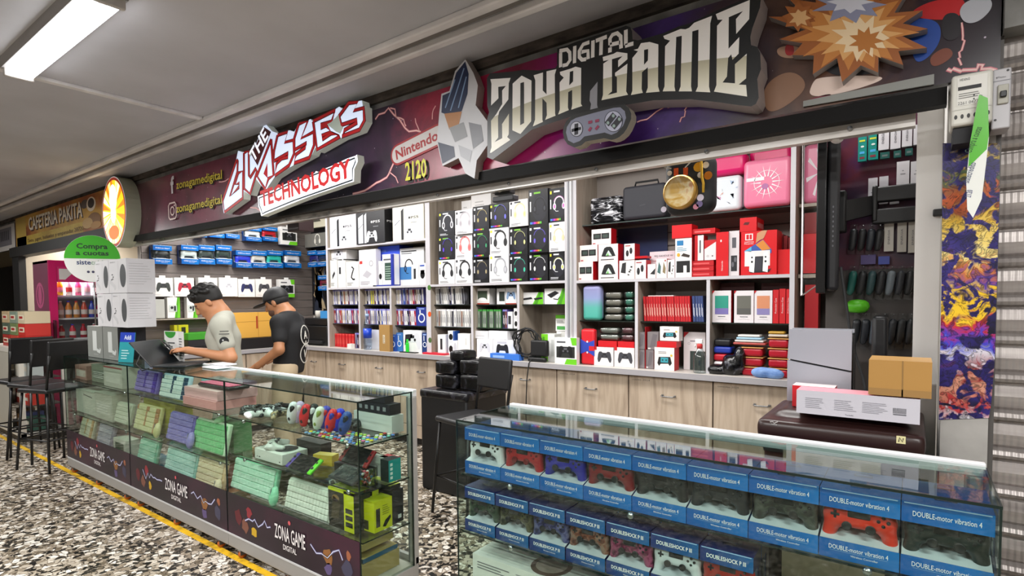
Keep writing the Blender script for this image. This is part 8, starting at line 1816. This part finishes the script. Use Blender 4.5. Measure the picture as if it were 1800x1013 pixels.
for x in(X0,X1-.04):
 for y in(Y0,Y1-.04):b.box(x,y,.05,x+.04,y+.04,H_,FR)
for z in(.05,H_-.04):b.box(X0,Y0,z,X1,Y0+.04,z+.04,FR);b.box(X1-.04,Y0,z,X1,Y1,z+.04,FR);b.box(X0,Y1-.04,z,X1,Y1,z+.04,FR)
b.box(X0,Y0,0,X1,Y1,.05,M('#2a2622'));b.build('frame',t);MB().box(X0,Y0,H_,X1,Y1,H_+.012,FR).build('top',t)
for z in(.38,.68):MB().box(X0+.04,Y0+.04,z-.01,X1-.04,Y1-.04,z,M('#4a443c')).build('shelf',t)
MB().box(X1-.008,Y0+.04,.09,X1-.004,Y1-.04,H_-.04,CLEAR).build('side_glass',t)
MB().box(X0+.04,Y0+.004,.09,X1-.4,Y0+.01,H_-.04,M('#b8b4a8')).build('front_board',t)
random.seed(6);GS='snack packs in the case'
for z,L in((.68,('#d8dcd8','#2a4a8a','#e8e4d8','#5a8a9a')),(.38,('#d8301c','#c8301c','#8a2a1c','#3a3a3a')),(.1,('#2a5a4a','#3a4a8a','#a87a4a','#8a6a4a'))):
 for k,c in enumerate(L):pbox('snack_box',f'snack pack in the case, {ORD[k]} from the stools on the {("top" if z > .6 else "middle" if z > .3 else "bottom")} shelf','snack box',-7.98-.17*k,-7.84-.17*k,1.76+.03*(k%2),z,z+random.uniform(.12,.2),.14,c,group=GS,draw=lambda b,w,h:b.rect(.15*w,.4*h,.85*w,.7*h,M('#e8e0d0'),1))
for k in range(9):
 c=('#d02a24','#c8342c','#d8c8a8','#c84a3a','#7a8a5a','#8a9a8a','#b0342c','#5a6a5a','#c8b08a')[k];lv,cx=k%3,k//3
 pbox('snack_box',f'stacked snack pack on the snack case, {("lower", "middle", "upper")[lv]} row, {ORD[cx]} from the fridge','snack box',-8.06-.33*cx,-7.80-.33*cx,1.75,H_+.012+.135*lv,H_+.145+.135*lv,.22,c,group='snack packs on the snack case',draw=lambda b,w,h:(b.rect(.12*w,.3*h,.88*w,.7*h,M('#ece0c8'),1),b.rect(.2*w,.4*h,.7*w,.6*h,M('#a82420'),2)))
t=empty('wall_television',(0,0,0),'black television on the wall beyond the cafeteria post','television');a,c=atY(-40,545,3.2),atY(32,466,3.2)
MB().rbox(a.x,3.2,a.z,c.x,3.25,c.z,M('#0a0a0c',.2),.01).build('screen',t);MB().box(a.x+.5,3.25,a.z+.1,c.x-.3,3.31,c.z-.1,BLACK).build('mount',t)
struct(MB().box(-22,3.3,0,-10.45,3.38,2.9,M('#cdbfa0',.8)).build('wall_next_shop'))
# people
def rotY(a):c,s=math.cos(a),math.sin(a);return np.array([[c,0,s],[0,1,0],[-s,0,c]])
def person(label,loc,ang,J,skin,shirt,trousers,cap=None,pitch=.4,shirtprint=None):
 """local axes: x ahead, y to the person's own side, z up"""
 root=empty('person',(*loc,0),label,'person',None,ang)
 lo,hi=(-.42,-.42,-.02),(.55,.42,1.72);h=.0085
 B=SD(lo,hi,h);HC=np.array(J['head']);R=rotY(pitch);hp=lambda*p:HC+R@np.array(p)
 B.ell(hp(-.01,0,.025),(.098,.077,.10),0,R);B.ell(hp(.025,0,-.045),(.068,.058,.072),.03,R);B.ell(hp(.05,0,-.098),(.028,.028,.02),.025,R)
 B.cap(hp(.088,0,.012),hp(.108,0,-.03),.010,.015,.012);B.ell(hp(.078,0,-.066),(.017,.026,.010),.01,R);B.ell(hp(.082,0,.022),(.014,.052,.010),.014,R)
 for s in(-1,1):B.ell(hp(.083,s*.031,.004),(.013,.018,.012),.004,R,sub=True);B.ell(hp(.073,s*.031,.004),(.0135,.0135,.0125),.002,R);B.ell(hp(-.012,s*.080,-.008),(.020,.010,.032),.006,R);B.ell(hp(.03,s*.045,-.03),(.03,.022,.025),.02,R)
 nk=np.array(J['neck']);B.cap(hp(-.035,0,-.05),nk,.055,.062,.03)
 ch=np.array(J['chest']);pv=np.array(J['pelvis'])
 B.cap(nk,ch,.08,.12,.05);B.cap(ch+(0,-.07,0),pv+(0,-.05,0),.095,.095,.04);B.cap(ch+(0,.07,0),pv+(0,.05,0),.095,.095,.04)
 hands=[]
 for s in('L','R'):
  sh,el,wr,hd=(np.array(J[k+s])for k in('sh','el','wr','hd'))
  B.cap(nk+(0,(.03 if s=='L' else-.03),-.02),sh,.06,.062,.04);B.cap(sh,el,.053,.042,.03);B.cap(el,wr,.043,.027,.02)
  d=hd-wr;L=np.linalg.norm(d);d=d/L;up=np.array(J.get('palm'+s,(0,0,1.)));up=up-d*(up@d);up/=np.linalg.norm(up);sd=np.cross(d,up)
  B.cap(wr,wr+d*.03,.026,.026,.015);k=1 if s=='L' else-1
  for i,(o,ln)in enumerate(((-.030,.068),(-.010,.078),(.010,.074),(.029,.056))):
   a=wr+d*.03;kn=wr+d*.088+sd*o;B.cap(a+sd*o*.6,kn,.0145,.0115,.012)
   m=kn+d*ln*.5-up*.012;e=m+d*ln*.25-up*ln*.42;B.cap(kn,m,.0098,.0092,.004);B.cap(m,e,.0092,.0078,.003)
  a=wr+d*.03-sd*.024*1;m=a+d*.03-sd*.026+up*(-.012);e=m+d*.032-up*.008;B.cap(a,m,.013,.011,.008);B.cap(m,e,.0108,.009,.004)
  hands.append(hd)
 for s,k in(('L',1),('R',-1)):
  hip=pv+(0,k*.085,-.03);kn,an=np.array(J['kn'+s]),np.array(J['an'+s]);B.cap(hip,kn,.085,.055,.04);B.cap(kn,an,.053,.037,.02);B.cap(an,an+(.14,k*.015,-.045),.035,.028,.02)
 b=MB();B.to(b,M(skin,.5));b.build('body',root)
 S=SD(lo,hi,h);S.cap(nk+(-.01,0,-.045),ch,.09,.128,.05)
 for k in(-1,1):S.cap(ch+(0,k*.065,0),pv+(0,k*.055,.0),.108,.112,.05)
 for s in('L','R'):
  sh,el=np.array(J['sh'+s]),np.array(J['el'+s]);S.cap(nk+(-.02,(.04 if s=='L' else-.04),-.035),sh,.072,.075,.05);S.cap(sh,sh+(el-sh)*.58,.066,.062,.03);S.plane if 0 else None
 T=SD(lo,hi,h)
 S.D=np.maximum(S.D,-(np.where(B.D<1,B.D,1)+.0))if 0 else S.D
 S.plane(pv+(0,0,-.05),(0,0,-1));nd=HC-nk;nd=nd/np.linalg.norm(nd);S.plane(nk+nd*.03+np.array((0,0,.0)),tuple(nd+np.array((.0,0,.3))))if True else None
 b=MB();S.to(b,shirt);b.build('t_shirt',root)
 T.cap(pv+(0,-.06,.04),pv+(0,.06,.04),.113,.113,0)
 for s,k in(('L',1),('R',-1)):
  hip=pv+(0,k*.085,-.03);kn,an=np.array(J['kn'+s]),np.array(J['an'+s]);T.cap(hip,kn,.108,.082,.03);T.cap(kn,an,.080,.070,.02)
 T.plane((0,0,pv[2]+.05),(0,0,1));T.plane((0,0,.045),(0,0,-1));b=MB();T.to(b,M(trousers,.7));b.build('trousers',root)
 for s,k in(('L',1),('R',-1)):
  an=np.array(J['an'+s]);F=SD(an+(-.12,-.1,-.1),an+(.26,.1,.08),.007);F.cap(an+(-.03,0,-.035),an+(.15,k*.015,-.045),.045,.04,0);F.plane((0,0,.001),(0,0,-1));b=MB();F.to(b,M('#e2e0dc',.5));b.build('shoe',root)
 Hh=SD(HC-.2,HC+.2,.0065);
 if cap is None:
  Hh.ell(hp(-.024,0,.052),(.108,.088,.092),0,R);random.seed(3)
  for i in range(46):
   a,e=random.uniform(0,2*PI),random.uniform(.1,1.3);q=hp(-.014+.108*math.cos(a)*math.cos(e),.086*math.sin(a)*math.cos(e),.06+.085*math.sin(e));Hh.ell(q,(.022,.022,.016),.008)
  Hh.ell(hp(.052,0,.085),(.045,.06,.026),.02,R)
  Hh.ell(hp(-.03,0,.01),(.092,.083,.076),.01,R);Hh.plane(hp(0,0,.006),tuple(R@np.array((.42,0,-1.))))
  b=MB();Hh.to(b,M('#0f0d0c',.55));b.build('hair',root)
 else:
  Hh.ell(hp(-.016,0,.02),(.104,.084,.09),0,R);Hh.plane(hp(.0,0,-.035),tuple(R@np.array((.75,0,-.6))));Hh.plane(hp(0,0,-.03),tuple(R@np.array((0,0,-1.))));b=MB();Hh.to(b,M('#0f0d0c',.6));b.build('hair',root)
  C_=SD(HC-.26,HC+.26,.0065);C_.ell(hp(-.012,0,.045),(.113,.094,.098),0,R);C_.plane(hp(0,0,.03),tuple(R@np.array((.12,0,-1.))));C_.ell(hp(.125,0,.033),(.085,.078,.010),.012,R);b=MB();C_.to(b,M('#131315',.6));c=b.build('cap',root)
  b=MB();p=hp(.2,0,.031);b.lathe([(0,0),(.02,.001),(.0,.003)],M('#c8c4bc'),tuple(p),10);b.build('brim_tip',c)
  Bd=SD(HC-.2,HC+.2,.0065);Bd.ell(hp(.03,0,-.062),(.071,.062,.062),0,R);Bd.plane(hp(.0,0,-.055),tuple(R@np.array((-.5,0,1.))));Bd.ell(hp(.09,0,-.035),(.035,.04,.035),.01,R,sub=True);b=MB();Bd.to(b,M('#5a3e30',.7));b.build('beard',root)
 b=MB()
 for s in(-1,1):b.tube([tuple(hp(.086,s*.018,.024)),tuple(hp(.088,s*.034,.029)),tuple(hp(.076,s*.052,.022))],.0045,M('#17100c'),6)
 b.build('eyebrow',root);b=MB()
 for s in(-1,1):b.lathe([(0,-.006),(.005,-.003),(.005,.003),(0,.006)],M('#1a120e',.2),tuple(hp(.083,s*.031,.003)),10)
 b.build('eye',root);b=MB();b.tube([tuple(hp(.089,-.02,-.066)),tuple(hp(.096,0,-.067)),tuple(hp(.089,.02,-.066))],.004,M('#9a5a4a',.4),6);b.build('lips',root)
 return root,hp
FA=math.atan2(-.85,-.52);L1=atY(394,640,2.22);L2=atY(508,640,2.82)
J1=dict(head=(.10,0,1.497),neck=(.02,0,1.40),chest=(.0,0,1.22),pelvis=(-.03,0,.90),shL=(-.0,.19,1.315),elL=(-.07,.26,1.075),wrL=(.22,.16,1.135),hdL=(.32,.09,1.15),shR=(.03,-.19,1.315),elR=(.0,-.26,1.06),wrR=(.24,-.08,1.115),hdR=(.33,-.01,1.14),knL=(-.0,.10,.48),anL=(-.05,.11,.085),knR=(.03,-.10,.48),anR=(.0,-.11,.085))
SH1=M('#a8a89c',.8)
p1,hp1=person('person with short dark hair in a pale grey t-shirt, looking down at a phone',(L1.x,L1.y),FA,J1,'#b9815c',SH1,'#cfcfc8',pitch=.62)
b=MB();b.fr((-.03,.286,1.205),(-1,0,.0),(-.05,.26,1));b.ell(.0,.0,.033,.033,M('#17171a'),1,20);b.ell(-.008,.008,.006,.006,M('#d8d8d8'),2,8);b.ell(.01,-.006,.006,.006,M('#d8d8d8'),2,8);b.rect(-.035,.05,.035,.06,M('#6a6a64'),1);b.rect(-.03,.07,.03,.08,M('#6a6a64'),1);b.build('sleeve_print',p1)
ph=MB().rbox(-.037,-.075,-.005,.037,.075,.005,M('#131316',.2),.004).build('phone',None)
mw=Matrix.Translation((L1.x,L1.y,0))@Matrix.Rotation(FA,4,'Z')
ph.matrix_world=mw@Matrix.Translation((.36,.045,1.155))@Matrix.Rotation(-.9,4,'Y')@Matrix.Rotation(PI/2,4,'Z')
tag(ph,'black phone held in both hands by the person in pale grey','phone')
FA2=math.atan2(-.55,-.84)
J2=dict(head=(.10,0,1.487),neck=(.01,0,1.385),chest=(-.03,0,1.22),pelvis=(.0,0,.91),shL=(-.0,.165,1.315),elL=(-.03,.245,1.09),wrL=(.16,.24,.955),hdL=(.24,.22,.92),shR=(.0,-.165,1.315),elR=(.0,-.24,1.09),wrR=(.2,-.2,.97),hdR=(.28,-.17,.95),knL=(.03,.10,.49),anL=(-.02,.12,.085),knR=(.04,-.10,.49),anR=(.02,-.11,.085))
p2,hp2=person('person in a black cap and black printed t-shirt, facing the side partition',(L2.x,L2.y),FA2,J2,'#a8734f',M('#101013',.8),'#b8a588',cap=1,pitch=.38)
b=MB();W=M('#d6d4cc',.6);b.fr((-.168,0,1.13),(0,-1,0),(-.03,0,1))
for v in(.07,-.09):b.ring(0,v,.075,.009,W,2,22,0,2*PI,1.15)
b.text('A',0,.04,.07,W,3,.07,'c',bold=.03);b.text('V',0,-.125,.07,W,3,.07,'c',bold=.03);b.line([(-.03,-.01),(0,.02),(.03,-.01),(0,-.035),(-.03,-.01)],.01,W,3)
b.v=[((-.032 if z>1.1 else-.03+.10*(1.1-z))-math.sqrt(max(.0001,.1295**2-max(0,abs(y+.01)-.035)**2))-.002+.012*(z>1.22)*(z-1.22)/.05,y+.01,z)for x,y,z in b.v];b.build('back_print',p2)
